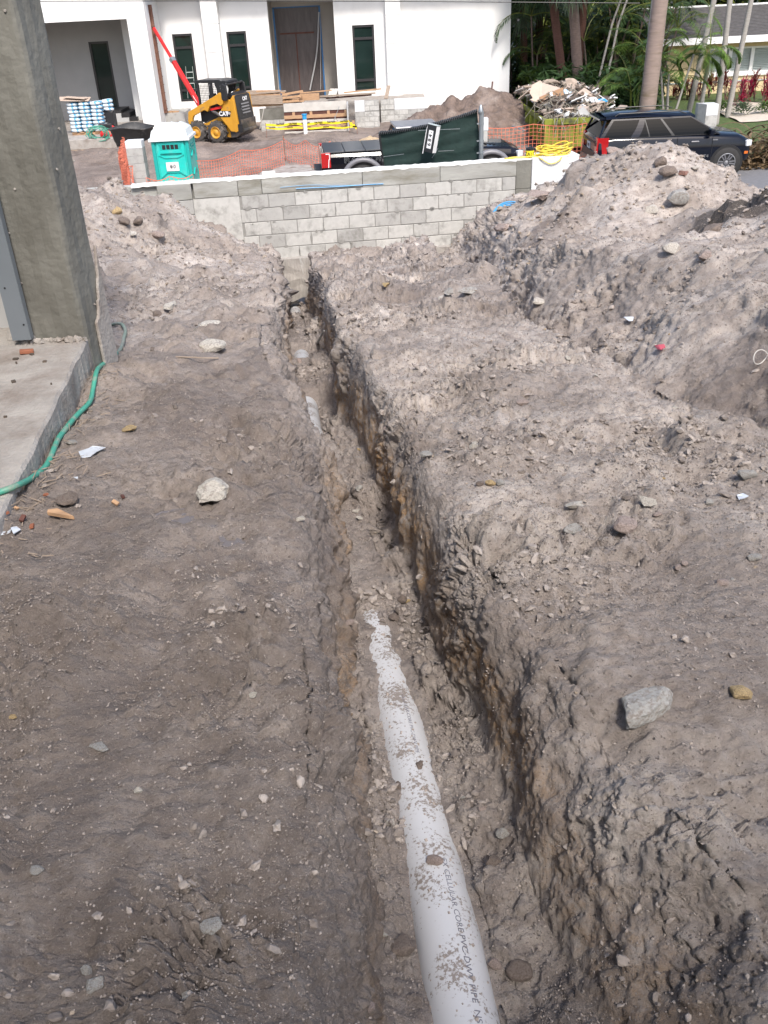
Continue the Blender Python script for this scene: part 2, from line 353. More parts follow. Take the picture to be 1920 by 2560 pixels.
cz(3.4, 9.4, -.62); cz(5.2, 8.6, -.1); cz(4.6, 7.6, -.2)
CP = np.array(CP); S_ = .55
def _U(r2): return np.where(r2 > 1e-9, r2*np.log(r2+1e-12)*.5, 0)
def _fit():
    X = CP[:, :2]*[1, S_]; n = len(X)
    K = _U(((X[:, None]-X[None])**2).sum(-1))+np.eye(n)*.02
    A = np.zeros((n+3, n+3)); A[:n, :n] = K; A[:n, n] = 1; A[:n, n+1:] = X; A[n, :n] = 1; A[n+1:, :n] = X.T
    return X, np.linalg.solve(A, np.r_[CP[:, 2], 0, 0, 0])
_X, _W = _fit()
def resid(x, Y):
    r = np.zeros(len(x)); y = Y*S_
    for (a, b_), w in zip(_X, _W): r += w*_U((x-a)**2+(y-b_)**2)
    return r+_W[-3]+_W[-2]*x+_W[-1]*y

NR = 1000
Yr = np.exp(np.linspace(math.log(.55), math.log(16.6), NR))
def wig(Y, s, a, f): return a*fbm(np.c_[Y*f, Y*0+s, Y*0], 4, s)
amp = np.interp(Yr, [.5, 2, 6, 14], [.02, .035, .07, .10])
LL = np.interp(Yr, YB, LLX)+wig(Yr, 3, 1, 2.2)*amp*1.3; LB = np.interp(Yr, YB, LBX)+wig(Yr, 5, 1, 2.5)*amp*.5
RB = np.interp(Yr, YB, RBX)+wig(Yr, 7, 1, 2.2)*amp*.6; RL = np.interp(Yr, YB, RLX)+wig(Yr, 9, 1, 2.0)*amp*1.6
LB = np.maximum(LB, LL+.03); RL = np.maximum(RL, RB+.05)
T2 = t2x(Yr)+wig(Yr, 11, 1, 1.6)*amp*1.5
T2 = np.maximum(T2, RL+.3)
wA = np.interp(Yr, [3, 5, 8, 14], [.10, .14, .22, .22]); wB = np.interp(Yr, [3, 8, 14], [.16, .2, .28]); wC = np.interp(Yr, [3, 5, 8, 10, 14], [1.0, .95, .6, .45, .5])
BP = np.array([-(2.3+.64*Yr), LL, LB, RB, RL, T2, T2+wA, T2+wA+wB, T2+wA+wB+wC, np.maximum(T2+2, 2.6+.66*Yr)])
CN = [215, 70, 105, 110, 165, 30, 20, 60, 95]
cols = []; sec = []
for k, n in enumerate(CN):
    t = np.arange(n)/n; cols.append(BP[k][:, None]*(1-t)+BP[k+1][:, None]*t); sec += [(k, q) for q in t]
cols.append(BP[-1][:, None]); sec.append((8, 1.0))
XX = np.concatenate(cols, 1); NC = XX.shape[1]; YY = np.repeat(Yr[:, None], NC, 1)
sk = np.array([s[0] for s in sec]); stt = np.array([s[1] for s in sec])
x = XX.ravel(); Y = YY.ravel()
SURF = (zgp(Y)+resid(x, Y)).reshape(NR, NC)
P2 = np.c_[x, Y, x*0]
lump = fbm(P2*2.1, 4, 21).reshape(NR, NC)
SURF = SURF+lump*np.interp(YY, [0, 3, 8, 14], [.03, .045, .09, .12])
# collapse behind the block wall and at the far right
back = sstep(14.75, 16.2, YY)*1.6; SURF = SURF-back
Z = SURF.copy()
FLOOR = np.repeat((pipe_z(Yr)-exposed(Yr))[:, None], NC, 1)
px_ = pipe_x(YY); dxp = np.abs(XX-px_)
FLOOR = FLOOR+np.clip((dxp-.06)/.2, 0, 1)*.06+fbm(P2*9, 4, 31).reshape(NR, NC)*np.where(dxp < .1, .014, .04)
FLOOR = FLOOR-.12*sstep(13.1, 13.9, YY)
lw = sk == 1; t = stt[lw]; pw = np.interp(Yr, [0, 2, 3, 4.4, 5.2, 14], [.55, .58, .66, .66, .5, .4])[:, None]
Z[:, lw] = FLOOR[:, lw]+(SURF[:, lw]-FLOOR[:, lw])*(1-t[None]**(1/pw))
fl = sk == 2; Z[:, fl] = FLOOR[:, fl]
rw = sk == 3; t = stt[rw][None]; q = np.interp(Yr, [0, 1, 1.6, 2.4, 5, 14], [1.6, 1.7, 1.9, 2.3, 2.8, 2.6])[:, None]
Z[:, rw] = FLOOR[:, rw]+(SURF[:, rw]-FLOOR[:, rw])*(1-(1-t)**q)
# plateau edge rounding
def near_lip(L, w, d): return -d*np.exp(-np.abs(XX-L[:, None])/w)
pl = (sk == 0) | (sk == 4)
Z[:, pl] += (near_lip(LL, .10, .03)+near_lip(RL, .12, .035))[:, pl]
Z[:, lw] -= .03*(1-stt[lw][None]); Z[:, rw] -= .035*stt[rw][None]
d2 = np.interp(Yr, [0, 3, 5, 8, 11, 13.5, 14.6], [.5, .5, .5, .6, .65, .5, .2])[:, None]
for k in (5, 6, 7):
    c = sk == k; t = stt[c][None]
    g = {5: t**.6, 6: t*0+1, 7: (1-t)**1.25}[k]
    Z[:, c] -= d2*g
# puddle dips
PUD = [(485, 1300, .085), (600, 1345, .05)]
PUDW = []
for (a, b_, r) in PUD:
    p = PZ(a, b_, -.06); PUDW.append((p.x, p.y, r)); Z -= .03*np.exp(-(((XX-p.x)/r)**2+((YY-p.y)/(r*.6))**2))
base = np.stack([XX, YY, Z], -1)
# normals of the smooth shape
def norms(G):
    du = np.gradient(G, axis=1); dv = np.gradient(G, axis=0); n = np.cross(du, dv); return n/(np.linalg.norm(n, axis=-1, keepdims=True)+1e-12)
N0 = norms(base).reshape(-1, 3); P = base.reshape(-1, 3).astype(np.float64)
steep = np.clip(1-N0[:, 2], 0, 1)
wet = sstep(-.1, .5, fbm(P*np.array([.9, .9, .9])+3.3, 3, 41))          # smoother trampled patches
trampled = ((np.repeat(sk[None], NR, 0).ravel() <= np.where(Y < 4, 1, 0)) & (Y < 7)).astype(np.float64)
ruf = .45+.9*sstep(-.25, .35, fbm(P*1.7, 3, 51)); ruf = ruf*(1-.1*trampled*wet)+.15*trampled
sec_id = np.repeat(sk[None], NR, 0).ravel(); tt = np.repeat(stt[None], NR, 0).ravel()
n1 = fbm(P*7.0, 3, 61); n2 = fbm(P*22.0, 3, 71); n3 = 1-2*np.abs(fbm(P*15.0, 3, 81)); n4 = fbm(P*48.0, 3, 91, .65)
wp_ = np.c_[n1, n2]
qd, qid, qe = worley2(np.c_[P[:, 0]*8.5+n1*1.6+n2*.5, P[:, 1]*8.5+P[:, 2]*6+n2*1.2], 15, True)
qd2, qid2, qe2 = worley2(np.c_[P[:, 0]*24+n1*2+n2*1.2, P[:, 1]*24+P[:, 2]*16-n1*2], 19, True)
wd, wid = worley2(np.c_[P[:, 0]*11+n1*1.3, P[:, 1]*11+P[:, 2]*5+n2], 5)
wd2, wid2 = worley2(np.c_[P[:, 0]*31+n2, P[:, 1]*31+P[:, 2]*13], 9)
dist = np.interp(Y, [0, 1.5, 4, 9, 15], [.8, .9, 1.0, 1.5, 1.9])
clod = np.clip(.5-wd, 0, 1)*(wid > .0)*1.0; clod2 = np.clip(.5-wd2, 0, 1)*(wid2 > -.1)
n5 = fbm(P*np.array([3.2, 3.2, 3.2])+11, 4, 95); rid = 1-np.abs(fbm(P*5.5+4, 3, 97))*3.2
onpipe = (sec_id == 2)&(np.abs(x-pipe_x(Y)) < .10)
vert = fbm(P*np.array([9, 9, 2.0]), 3, 99)
ZN = [(560, 1750, .20, 1.0), (640, 1560, .14, .8), (520, 2300, .16, 1.0), (420, 2420, .12, .8), (610, 1130, .28, .8), (690, 1000, .2, .7), (1120, 1010, .3, .8), (1260, 1330, .25, .9), (1400, 2050, .2, .3), (1800, 1980, .2, .8), (1560, 1330, .2, .5), (1700, 1150, .3, .7), (1500, 1150, .3, -.3), (1600, 1620, .25, -.5), (250, 1420, .35, -.5), (150, 1900, .3, -.4), (350, 950, .8, -.5), (1850, 1640, .3, -.5), (1700, 1900, .2, -.3)]
zn = np.zeros(len(P)); zd = np.zeros(len(P))
for (a_, b_, r_, s_) in ZN:
    q_ = PZ(a_, b_, float(zgp(2.2)) if b_ > 1200 else -.2); g_ = np.exp(-((P[:, 0]-q_.x)**2+(P[:, 1]-q_.y)**2)/(r_*r_)*1.3); zn += s_*g_; zd += max(0, s_)*g_
zd *= (trampled > 0)
ruf = np.clip(ruf+zn*1.1, .12, 2.0)
brk = sstep(-.2, .35, fbm(P*2.3+21, 3, 96))
D = ruf*(n5*.10+n1*.026+n2*.020+(n3-.4)*.008+clod*.026+clod2*.020+np.clip(brk+zn, 0, 1.3)*(qid*.016-sstep(.16, 0, qe)*.016+qid2*.008-sstep(.2, 0, qe2)*.008))*dist+n4*.016*np.clip(dist, 1, 1.7)+steep*(n1*.008+vert*.012)
D = D*np.where(sec_id == 3, .55+.45*sstep(.6, 1, tt), 1)*np.where(sec_id == 4, 1, 1)
D = np.where(onpipe, D*.3, D)
sec_id_dummy = 0
# undercut bite marks along the trench lips
bite = fbm(P*4.3+9, 2, 101); D -= np.clip(bite-.28, 0, 1)*.12*(.35+ruf*.5)
slabmask = sstep(-1.15, -1.6, x+ (Y-4.77)*.0)*(Y < 6.2)
D *= 1-.12*(trampled*wet)
P = P+N0*D[:, None]
# keep the soil under the concrete slab
SE = lambda yy: -1.579+(4.773-yy)*0.0
# colour masks
depth_ = (SURF.ravel()-base.reshape(-1, 3)[:, 2])
clay = np.where((sec_id == 3), sstep(.25, .5, depth_/np.maximum(.1, (SURF-FLOOR).ravel()))*sstep(1.0, .8, depth_/np.maximum(.1, (SURF-FLOOR).ravel()))*(.45+.55*sstep(1.3, 2.2, Y)), 0)+np.where(sec_id == 1, .6*sstep(.15, .4, depth_), 0)
clay *= sstep(-.55, .05, fbm(P*np.array([3, 3, 7]), 3, 111))
dry = sstep(-.15, .45, fbm(P*1.1+1.7, 4, 121)+.30*sstep(4, 8, Y)-.02+.28*(x > .2)*sstep(1.6, 3, Y))*(1-.6*trampled)
dry = np.clip(dry+.5*sstep(2.5, 1.0, np.abs(x-3.6))*sstep(9.5, 11, Y), 0, 1)
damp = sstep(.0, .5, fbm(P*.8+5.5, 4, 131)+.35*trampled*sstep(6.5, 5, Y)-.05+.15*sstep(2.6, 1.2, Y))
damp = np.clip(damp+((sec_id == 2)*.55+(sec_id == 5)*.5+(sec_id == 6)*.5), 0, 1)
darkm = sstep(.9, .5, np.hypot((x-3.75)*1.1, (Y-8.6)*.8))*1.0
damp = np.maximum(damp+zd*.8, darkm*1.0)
def grid_faces(nr, nc):
    i = np.arange(nr-1)[:, None]*nc+np.arange(nc-1)[None]; i = i.ravel()
    return np.stack([i, i+1, i+nc+1, i+nc], 1)
def np_mesh(name, V, F, m, smooth=True):
    me = bpy.data.meshes.new(name); nv, nf = len(V), len(F); k = F.shape[1]
    me.vertices.add(nv); me.vertices.foreach_set('co', np.ascontiguousarray(V, np.float32).ravel())
    me.loops.add(nf*k); me.loops.foreach_set('vertex_index', np.ascontiguousarray(F, np.int32).ravel())
    me.polygons.add(nf); me.polygons.foreach_set('loop_start', np.arange(0, nf*k, k, dtype=np.int32))
    me.update(calc_edges=True); me.validate()
    if smooth: me.shade_smooth()
    if m: me.materials.append(m)
    return me
# slab edge line in plan (from the photo): soil on its left is pressed down below the slab
e0 = PZ(217, 847, 0); e1 = PZ(50, 1186, 0); ed = (e1-e0); slope = ed.x/ed.y
edge_x = lambda yy: e0.x+(yy-e0.y)*slope
under = (x < edge_x(Y)-.01) & (Y < e0.y+1.0) & (Y > 3.02)
P[:, 2] = np.where(under, np.minimum(P[:, 2], -.2), P[:, 2])
nearslab = np.exp(-np.abs(x-edge_x(Y))/.12)*(Y < e0.y+.8)
F = grid_faces(NR, NC)
m, nt, N, L, b = newmat('soil')
tc = N.new('ShaderNodeNewGeometry'); pos = tc.outputs['Position']
def attr(n):
    a = N.new('ShaderNodeAttribute'); a.attribute_name = n; return a.outputs['Fac']
def noise(scale, det=5, rough=.6):
    n = N.new('ShaderNodeTexNoise'); n.inputs['Scale'].default_value = scale; n.inputs['Detail'].default_value = det; n.inputs['Roughness'].default_value = rough
    L.new(pos, n.inputs['Vector']); return n.outputs[0]
def mrange(s, a, b_, c=0, d=1):
    n = N.new('ShaderNodeMapRange'); n.inputs[1].default_value = a; n.inputs[2].default_value = b_; n.inputs[3].default_value = c; n.inputs[4].default_value = d
    L.new(s, n.inputs[0]); return n.outputs[0]
def mixc(f, a, c2, blend='MIX'):
    n = N.new('ShaderNodeMix'); n.data_type = 'RGBA'; n.blend_type = blend
    for sock, v in ((0, f), (6, a), (7, c2)):
        if isinstance(v, (tuple, float, int)): n.inputs[sock].default_value = (v+(1,)) if isinstance(v, tuple) else v
        else: L.new(v, n.inputs[sock])
    return n.outputs[2]
def mul(a, c2):
    n = N.new('ShaderNodeMath'); n.operation = 'MULTIPLY'; L.new(a, n.inputs[0])
    if isinstance(c2, (int, float)): n.inputs[1].default_value = c2
    else: L.new(c2, n.inputs[1])
    return n.outputs[0]
c = mixc(mrange(noise(5), .35, .65), (.266, .222, .193), (.355, .302, .267))
c = mixc(mrange(noise(38, 6), .42, .62), c, (.395, .345, .312))
c = mixc(mul(attr('dry'), mrange(noise(9), .3, .6)), c, (.56, .50, .455))
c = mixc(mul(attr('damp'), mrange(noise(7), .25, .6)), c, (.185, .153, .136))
c = mixc(attr('peat'), c, (.075, .063, .055))
c = mixc(mul(attr('clay'), mrange(noise(26, 6, .7), .38, .6)), c, (.37, .225, .105))
c = mixc(mrange(noise(150, 3), .60, .70), c, (.40, .36, .325))
c = mixc(mrange(noise(1.3, 4), .38, .62), c, mixc(.55, c, (.18, .148, .130)))
c = mixc(mrange(noise(14, 6, .7), .5, .64), c, mixc(.45, c, (.19, .155, .137)))
vo = N.new('ShaderNodeTexVoronoi'); vo.inputs['Scale'].default_value = 45; L.new(pos, vo.inputs['Vector'])
hv = N.new('ShaderNodeSeparateColor'); L.new(vo.outputs['Color'], hv.inputs[0])
sp = mul(mrange(vo.outputs['Distance'], .34, .24), mrange(hv.outputs[0], .86, .88))
c = mixc(mrange(noise(90, 2), .38, .30), c, (.15, .122, .107))
L.new(c, b.inputs['Base Color'])
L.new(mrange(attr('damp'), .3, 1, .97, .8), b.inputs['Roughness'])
b1 = N.new('ShaderNodeBump'); b1.inputs['Strength'].default_value = .8; b1.inputs['Distance'].default_value = .0055; L.new(noise(120, 8, .75), b1.inputs['Height'])
b2 = N.new('ShaderNodeBump'); b2.inputs['Strength'].default_value = .8; b2.inputs['Distance'].default_value = .014; L.new(noise(30, 8, .7), b2.inputs['Height']); L.new(b1.outputs[0], b2.inputs['Normal'])
L.new(b2.outputs[0], b.inputs['Normal'])
M['soil'] = m
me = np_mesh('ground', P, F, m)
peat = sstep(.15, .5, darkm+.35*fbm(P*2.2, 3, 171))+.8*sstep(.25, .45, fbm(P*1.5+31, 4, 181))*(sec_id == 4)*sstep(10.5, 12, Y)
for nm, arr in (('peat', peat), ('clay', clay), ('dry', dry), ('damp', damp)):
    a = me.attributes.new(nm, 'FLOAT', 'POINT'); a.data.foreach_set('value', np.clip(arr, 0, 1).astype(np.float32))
ground = tag(link('ground', me), 'muddy grey brown soil dug open by two trenches', kind='structure')
GP = P; GNrm = norms(P.reshape(NR, NC, 3)).reshape(-1, 3)
gx, gy, gz = project(P)
def on_ground(px, py, r=5):
    k = np.where((np.abs(gx-px) < r) & (np.abs(gy-py) < r))[0]
    if not len(k): return on_ground(px, py, r*2) if r < 60 else PZ(px, py, 0)
    j = k[np.argmin(gz[k])]; return Vector(GP[j])
for i, (a, b_, r) in enumerate(PUDW):
    zc = float(np.median(GP[(np.hypot(GP[:, 0]-a, GP[:, 1]-b_) < r*.8), 2]))-.002
    bb = B(); n = 28; bb.sheet([(a+r*1.7*math.cos(t)*(1+.2*math.sin(3*t+i)), b_+r*1.3*math.sin(t)*(1+.2*math.cos(2*t+i)), zc) for t in np.linspace(0, 2*PI, n, endpoint=False)])
    m2, nt, N, L, b = newmat('puddle_water'); b.inputs['Base Color'].default_value = (.15, .13, .12, 1); b.inputs['Roughness'].default_value = .08
    bb.build('puddle', m2)['kind'] = 'structure'

# ------------------------------------------------------------------ pebbles and clods too many to count
rs = np.random.RandomState(5)
def ico(sub):
    bm = bmesh.new(); bmesh.ops.create_icosphere(bm, subdivisions=sub, radius=1); v = np.array([q.co[:] for q in bm.verts]); f = np.array([[q.index for q in p.verts] for p in bm.faces]); bm.free(); return v, f
IV, IF = ico(1); IV2, IF2 = ico(2)
def scatter(name, n, weight, smin, smax, m, seed, label, sink=.3, powr=3.2, flat=.7, sub=2):
    rs = np.random.RandomState(seed); w = weight.copy(); w[~ok] = 0; w /= w.sum(); idx = rs.choice(len(GP), n, p=w)
    sz = smin*(smax/smin)**(rs.rand(n)**powr)*np.interp(GP[idx, 1], [0, 2, 5, 14], [.55, .75, 1, 1.9])
    jit = rs.normal(size=(n, 3))*.004*np.interp(GP[idx, 1], [0, 15], [1, 4])[:, None]*[1, 1, 0]
    Pn = GP[idx]+jit+GNrm[idx]*(sz*(.5-sink))[:, None]
    me = bpy.data.meshes.new(name); me.vertices.add(n); me.vertices.foreach_set('co', Pn.astype(np.float32).ravel()); me.update()
    at = me.attributes.new('psize', 'FLOAT', 'POINT'); at.data.foreach_set('value', sz.astype(np.float32))
    o = link(name, me); ck = (m.name, sub)
    if ck not in VARS:
        c = bpy.data.collections.new(name+'_variants')
        for i in range(6):
            q = bpy.data.objects.new('clod_shape', rock_mesh('clod_shape', m, 700+i, sub, .9, flat, True)); c.objects.link(q)
        VARS[ck] = c
    ng = bpy.data.node_groups.new(name, 'GeometryNodeTree'); ng.interface.new_socket('Geometry', in_out='INPUT', socket_type='NodeSocketGeometry'); ng.interface.new_socket('Geometry', in_out='OUTPUT', socket_type='NodeSocketGeometry')
    N = ng.nodes; L = ng.links; gi = N.new('NodeGroupInput'); go = N.new('NodeGroupOutput'); ip = N.new('GeometryNodeInstanceOnPoints'); ci = N.new('GeometryNodeCollectionInfo')
    ci.inputs['Collection'].default_value = VARS[ck]; ci.inputs['Separate Children'].default_value = True; ci.inputs['Reset Children'].default_value = True
    rv = N.new('FunctionNodeRandomValue'); rv.data_type = 'FLOAT_VECTOR'; rv.inputs[0].default_value = (-.6, -.6, 0); rv.inputs[1].default_value = (.6, .6, 6.28); rv.inputs['Seed'].default_value = seed
    na = N.new('GeometryNodeInputNamedAttribute'); na.data_type = 'FLOAT'; na.inputs[0].default_value = 'psize'
    L.new(gi.outputs[0], ip.inputs['Points']); L.new(ci.outputs[0], ip.inputs['Instance']); ip.inputs['Pick Instance'].default_value = True
    L.new(rv.outputs[0], ip.inputs['Rotation']); L.new(na.outputs[0], ip.inputs['Scale']); L.new(ip.outputs[0], go.inputs[0])
    md = o.modifiers.new('scatter', 'NODES'); md.node_group = ng
    return tag(o, label, kind='stuff')
VARS = {}
ok = (~under) & (GP[:, 1] > .6) & (GP[:, 1] < 14.4) & (gx > -300) & (gx < 2250)
ok &= ~((np.abs(GP[:, 0]-pipe_x(GP[:, 1])) < .075) & (exposed(GP[:, 1]) > 0) & (rs.rand(len(GP)) < .85))
cell = np.gradient(XX, axis=1)*np.gradient(YY, axis=0); cell = np.abs(cell).ravel(); lod = cell/np.clip(gz, .5, 20)**1.55
def island_mat(name, cols, rough=.9, bumpy=True):
    m, nt, N, L, b = newmat(name); g = N.new('ShaderNodeNewGeometry'); oi = N.new('ShaderNodeObjectInfo'); rp = N.new('ShaderNodeValToRGB'); rp.color_ramp.interpolation = 'LINEAR'
    e = rp.color_ramp.elements
    while len(e) < len(cols): e.new(.5)
    for i, cc in enumerate(cols): e[i].position = i/(len(cols)-1); e[i].color = tuple(cc)+(1,)
    L.new(oi.outputs['Random'], rp.inputs[0]); n = N.new('ShaderNodeTexNoise'); n.inputs['Scale'].default_value = 60; n.inputs['Detail'].default_value = 5
    L.new(g.outputs['Position'], n.inputs['Vector']); mx = N.new('ShaderNodeMix'); mx.data_type = 'RGBA'; mx.blend_type = 'MULTIPLY'; mx.inputs[0].default_value = .7
    mr = N.new('ShaderNodeMapRange'); mr.inputs[1].default_value = .3; mr.inputs[2].default_value = .6; mr.inputs[3].default_value = .6; mr.inputs[4].default_value = 1.1
    L.new(n.outputs[0], mr.inputs[0]); L.new(rp.outputs[0], mx.inputs[6]); L.new(mr.outputs[0], mx.inputs[7]); L.new(mx.outputs[2], b.inputs['Base Color'])
    b.inputs['Roughness'].default_value = rough
    bp = N.new('ShaderNodeBump'); bp.inputs['Strength'].default_value = .8; bp.inputs['Distance'].default_value = .006; L.new(n.outputs[0], bp.inputs['Height']); L.new(bp.outputs[0], b.inputs['Normal'])
    return m
M['clod'] = island_mat('soil_clods', [(.14, .118, .105), (.25, .215, .193), (.34, .298, .27), (.33, .288, .26), (.20, .172, .154)])
M['peb'] = island_mat('limestone_pebbles', [(.27, .232, .205), (.34, .30, .268), (.31, .25, .19), (.26, .225, .20), (.40, .36, .325)])
pm = fbm(GP*1.3+2, 3, 141); flat_ = GNrm[:, 2] > .35
rough_w = .15+np.clip(ruf-.45, 0, 1)*1.3
scatter('soil_crumbs', 260000, lod*(.25+rough_w*sstep(-.25, .35, pm))*np.where(flat_, 1, .45)*np.where(trampled > 0, .55, 1)*(1+1.2*(sec_id == 2)), .0022, .0085, M['clod'], 3, 'fine crumbs of soil strewn over the ground', sub=1, powr=2.2, sink=.15)
scatter('soil_clods', 19000, lod*rough_w*sstep(-.1, .35, fbm(GP*2.1+12, 3, 161))*np.where(flat_, 1, .3)*np.where(trampled > 0, .16, 1)*(1+2.0*(sec_id == 2)), .005, .034, M['clod'], 13, 'crumbled clods strewn over the soil')
scatter('gravel', 14000, lod*np.where((x > .1) & (Y > 2) & (Y < 8), 2.2, 1)*(.06+sstep(.05, .4, fbm(GP*1.9+7, 3, 151))+.5*dry)*np.where(flat_, 1, .15)*np.where(trampled > 0, .09, 1), .0020, .0125, M['peb'], 4, 'pale limestone gravel strewn over the soil')
mound = ((x > 1.2) & (Y > 8.5)) | ((x < -1.2) & (Y > 7.8))
scatter('mound_rubble', 16000, cell*mound*(GNrm[:, 2] > .2), .004, .028, M['peb'], 6, 'broken limestone rubble on the soil mounds', powr=2.8)
# ------------------------------------------------------------------ own building at the left: slab, column, stud
ux = Vector((ed.x, ed.y, 0)).normalized()            # along the slab edge, towards the camera
if ux.y > 0: ux = -ux
nx = Vector((-ux.y, ux.x, 0))
if nx.x > 0: nx = -nx                                # into the building
A0 = Vector((e0.x, e0.y, 0))
sl = thing('building_slab', 'grey concrete floor slab edge at the left with dusty broken rim', 'slab', tuple(A0))
b = B()
# slab as a grid-edged prism with an uneven rim
rim = []; n = 60; Lr = (e0-PZ(-40, 1310, 0)).length+.75
for i in range(n+1):
    t = -0.75+Lr*i/n; w = .004*math.sin(i*.7)+.003*random.uniform(-1, 1)
    rim.append(A0+ux*t-nx*w*.8)
V = []
for p in rim: V += [p+nx*3.2+ux*0, p+nx*.012, p-Vector((0, 0, .014)), p-Vector((0, 0, random.uniform(.30, .34)))+nx*random.uniform(-.008, .012)]
F_ = [(i*4+k, i*4+k+1, i*4+k+5, i*4+k+4) for i in range(n) for k in range(3)]
b.add(V, F_+[(3, 2, 1, 0), (n*4, n*4+1, n*4+2, n*4+3)]); b.v += [tuple(V[n*4]-Vector((0, 0, .34)))]; b.f += [(n*4+3, n*4, len(b.v)-1)]; b.build('floor_slab', M['slab'], sl, smooth=False)
b = B()
for i in range(26):
    c = A0+ux*random.uniform(-.1, 1.6)+nx*random.uniform(.03, .5); b.box(c+Vector((0, 0, .004)), (random.uniform(.006, .02), random.uniform(.006, .03), .008), (0, 0, random.random()*3))
tag(b.build('grit', M['scrapd'], sl), kind='stuff')

colh = 4.2
cb = thing('concrete_column', 'tall rough grey concrete column standing on the slab at the left', 'column', tuple(A0+nx*.0))
# front face base runs from (217,843) to about (80,848); side face runs to (265,800)
c0 = PZ(216, 845, 0); c1 = PZ(70, 852, 0); c2 = PZ(268, 800, 0.0)
c1 = c0+(c1-c0)*1.0; c2 = c0+(c2-c0)*1.0; c3 = c1+(c2-c0)
b = B(); nseg = 60; ring = []
corner = [c0, c2, c3, c1]
V = []; per = []
def edge_pts(a, c, k): return [a+(c-a)*i/k for i in range(k)]
outl = edge_pts(c0, c2, 10)+edge_pts(c2, c3, 4)+edge_pts(c3, c1, 6)+edge_pts(c1, c0, 14)
for j in range(nseg+1):
    z = -.25+(colh+.25)*j/nseg
    for i, p in enumerate(outl):
        r = (i in (0,)) and .01 or 0
        q = Vector((p.x, p.y, z)); cen = (c0+c3)/2; dd = Vector((q.x-cen.x, q.y-cen.y, 0)).normalized()
        q += dd*(-.012 if i in (0, 10, 14, 20) else 0)+dd*.004*math.sin(z*9+i*1.3)*(1 if i % 2 else .4)
        V.append(q)
k = len(outl)
b.add(V, [(j*k+i, j*k+(i+1) % k, (j+1)*k+(i+1) % k, (j+1)*k+i) for j in range(nseg) for i in range(k)])
b.build('column_shaft', M['concrete'], cb, smooth=False)
b = B()                                                    # mortar foot and plaster smears
sd_ = (c2-c0); on_ = Vector((sd_.y, -sd_.x, 0)).normalized()
if on_.y > 0 and on_.x < 0: on_ = -on_
pr_ = []
for i in range(13):
    t = .42+.60*i/12; hgt_ = .02+.38*max(0, (t-.42)/.6)**1.6+random.uniform(0, .05); pr_.append((t, hgt_))
poly_ = [c0+sd_*.42+Vector((0, 0, -.25)), c0+sd_*1.02+Vector((0, 0, -.25))]+[c0+sd_*t+Vector((0, 0, hz_)) for t, hz_ in reversed(pr_)]
b.prism([q+on_*.002 for q in poly_], on_*.018)
b.build('mortar_foot', M['slab'], cb, bevel=.006)
b = B()
for i in range(40):
    t = random.random(); p = c1.lerp(c0, t); b.box(p+Vector((random.uniform(-.01, .01), -.02-random.random()*.04, .006)), (random.uniform(.01, .035), random.uniform(.01, .03), .02), (random.random(), random.random(), 3*random.random()))
tag(b.build('mortar_crumbs', M['slab'], cb), kind='stuff')
b = B()
for i in range(22):
    t = random.uniform(.03, .97); z = random.uniform(.1, 3.2)
    if i % 2: p = c1.lerp(c0, t); nn = Vector((0, -1, 0))
    else: p = c0.lerp(c2, t); nn = Vector((.7, -.6, 0))
    b.lathe([(.0, .004), (.005, .004), (.007, 0)], Vector((p.x, p.y, z))+nn*.004, nn, 7)
b.build('air_hole_ring', M['slab'], cb)
# steel stud beside the column
s_r = PZ(84, 846, 0.03); s_l = PZ(38, 848, 0.03)
sp = thing('steel_stud', 'blue grey galvanised steel stud standing in front of the column', 'stud', (s_r.x, s_r.y, .03))
b = B(); w = (s_r-s_l).length
for a0, d0 in (((s_l+s_r)/2+Vector((0, -.035, 0)), (w, .003, 1.55)), ((s_r+Vector((-.0015, -.012, 0))), (.003, .045, 1.55)), ((s_l+Vector((.0015, -.012, 0))), (.003, .045, 1.55))):
    b.box((a0.x, a0.y, .78+.03), d0)
b.build('stud_channel', M['stud'], sp)
for i, z in enumerate((.12, .32, .78, 1.2)):
    b = B(); b.lathe([(0, .003), (.005, .003), (.005, 0)], (s_l.x+w*(.3 if i % 2 else .8), s_l.y-.037, z), (0, -1, 0), 8); b.build('screw', M['ink'], sp)
b = B(); b.hexa([PZ(20, 850, 0)-Vector((0, .02, 0)), PZ(92, 857, 0), PZ(96, 838, 0), PZ(20, 836, 0)]+[q+Vector((0, 0, .035)) for q in (PZ(24, 850, 0), PZ(88, 855, 0), PZ(92, 840, 0), PZ(20, 838, 0))])
tag(b.build('mortar_lump', M['slab'], bevel=.01), 'rough mortar lump under the foot of the steel stud', 'mortar')
# back of the building: wall panel beside the stud, and an unseen shell added behind the camera to shade the trench
b = B(); q = PZ(0, 870, 0)
b.span((q.x-2.6, q.y+.35, 0), (s_l.x+.03, q.y+.40, 3.4)); tag(b.build('hoarding', M['stuccog']), 'grey board hoarding closing the opening behind the steel stud', 'hoarding')
bs = thing('shade_shell', 'unseen grey concrete building shell added behind the camera to shade the trench', 'building', (0, -3, 0))
b = B(); b.span((-9, -4.2, -.3), (7, -3.9, 5.8)); b.build('shade_wall', M['concrete'], bs)
b = B(); b.span((-9, -4, 4.2), (-1.9, 5.35, 4.45)); b.build('roof_slab', M['concrete'], bs)

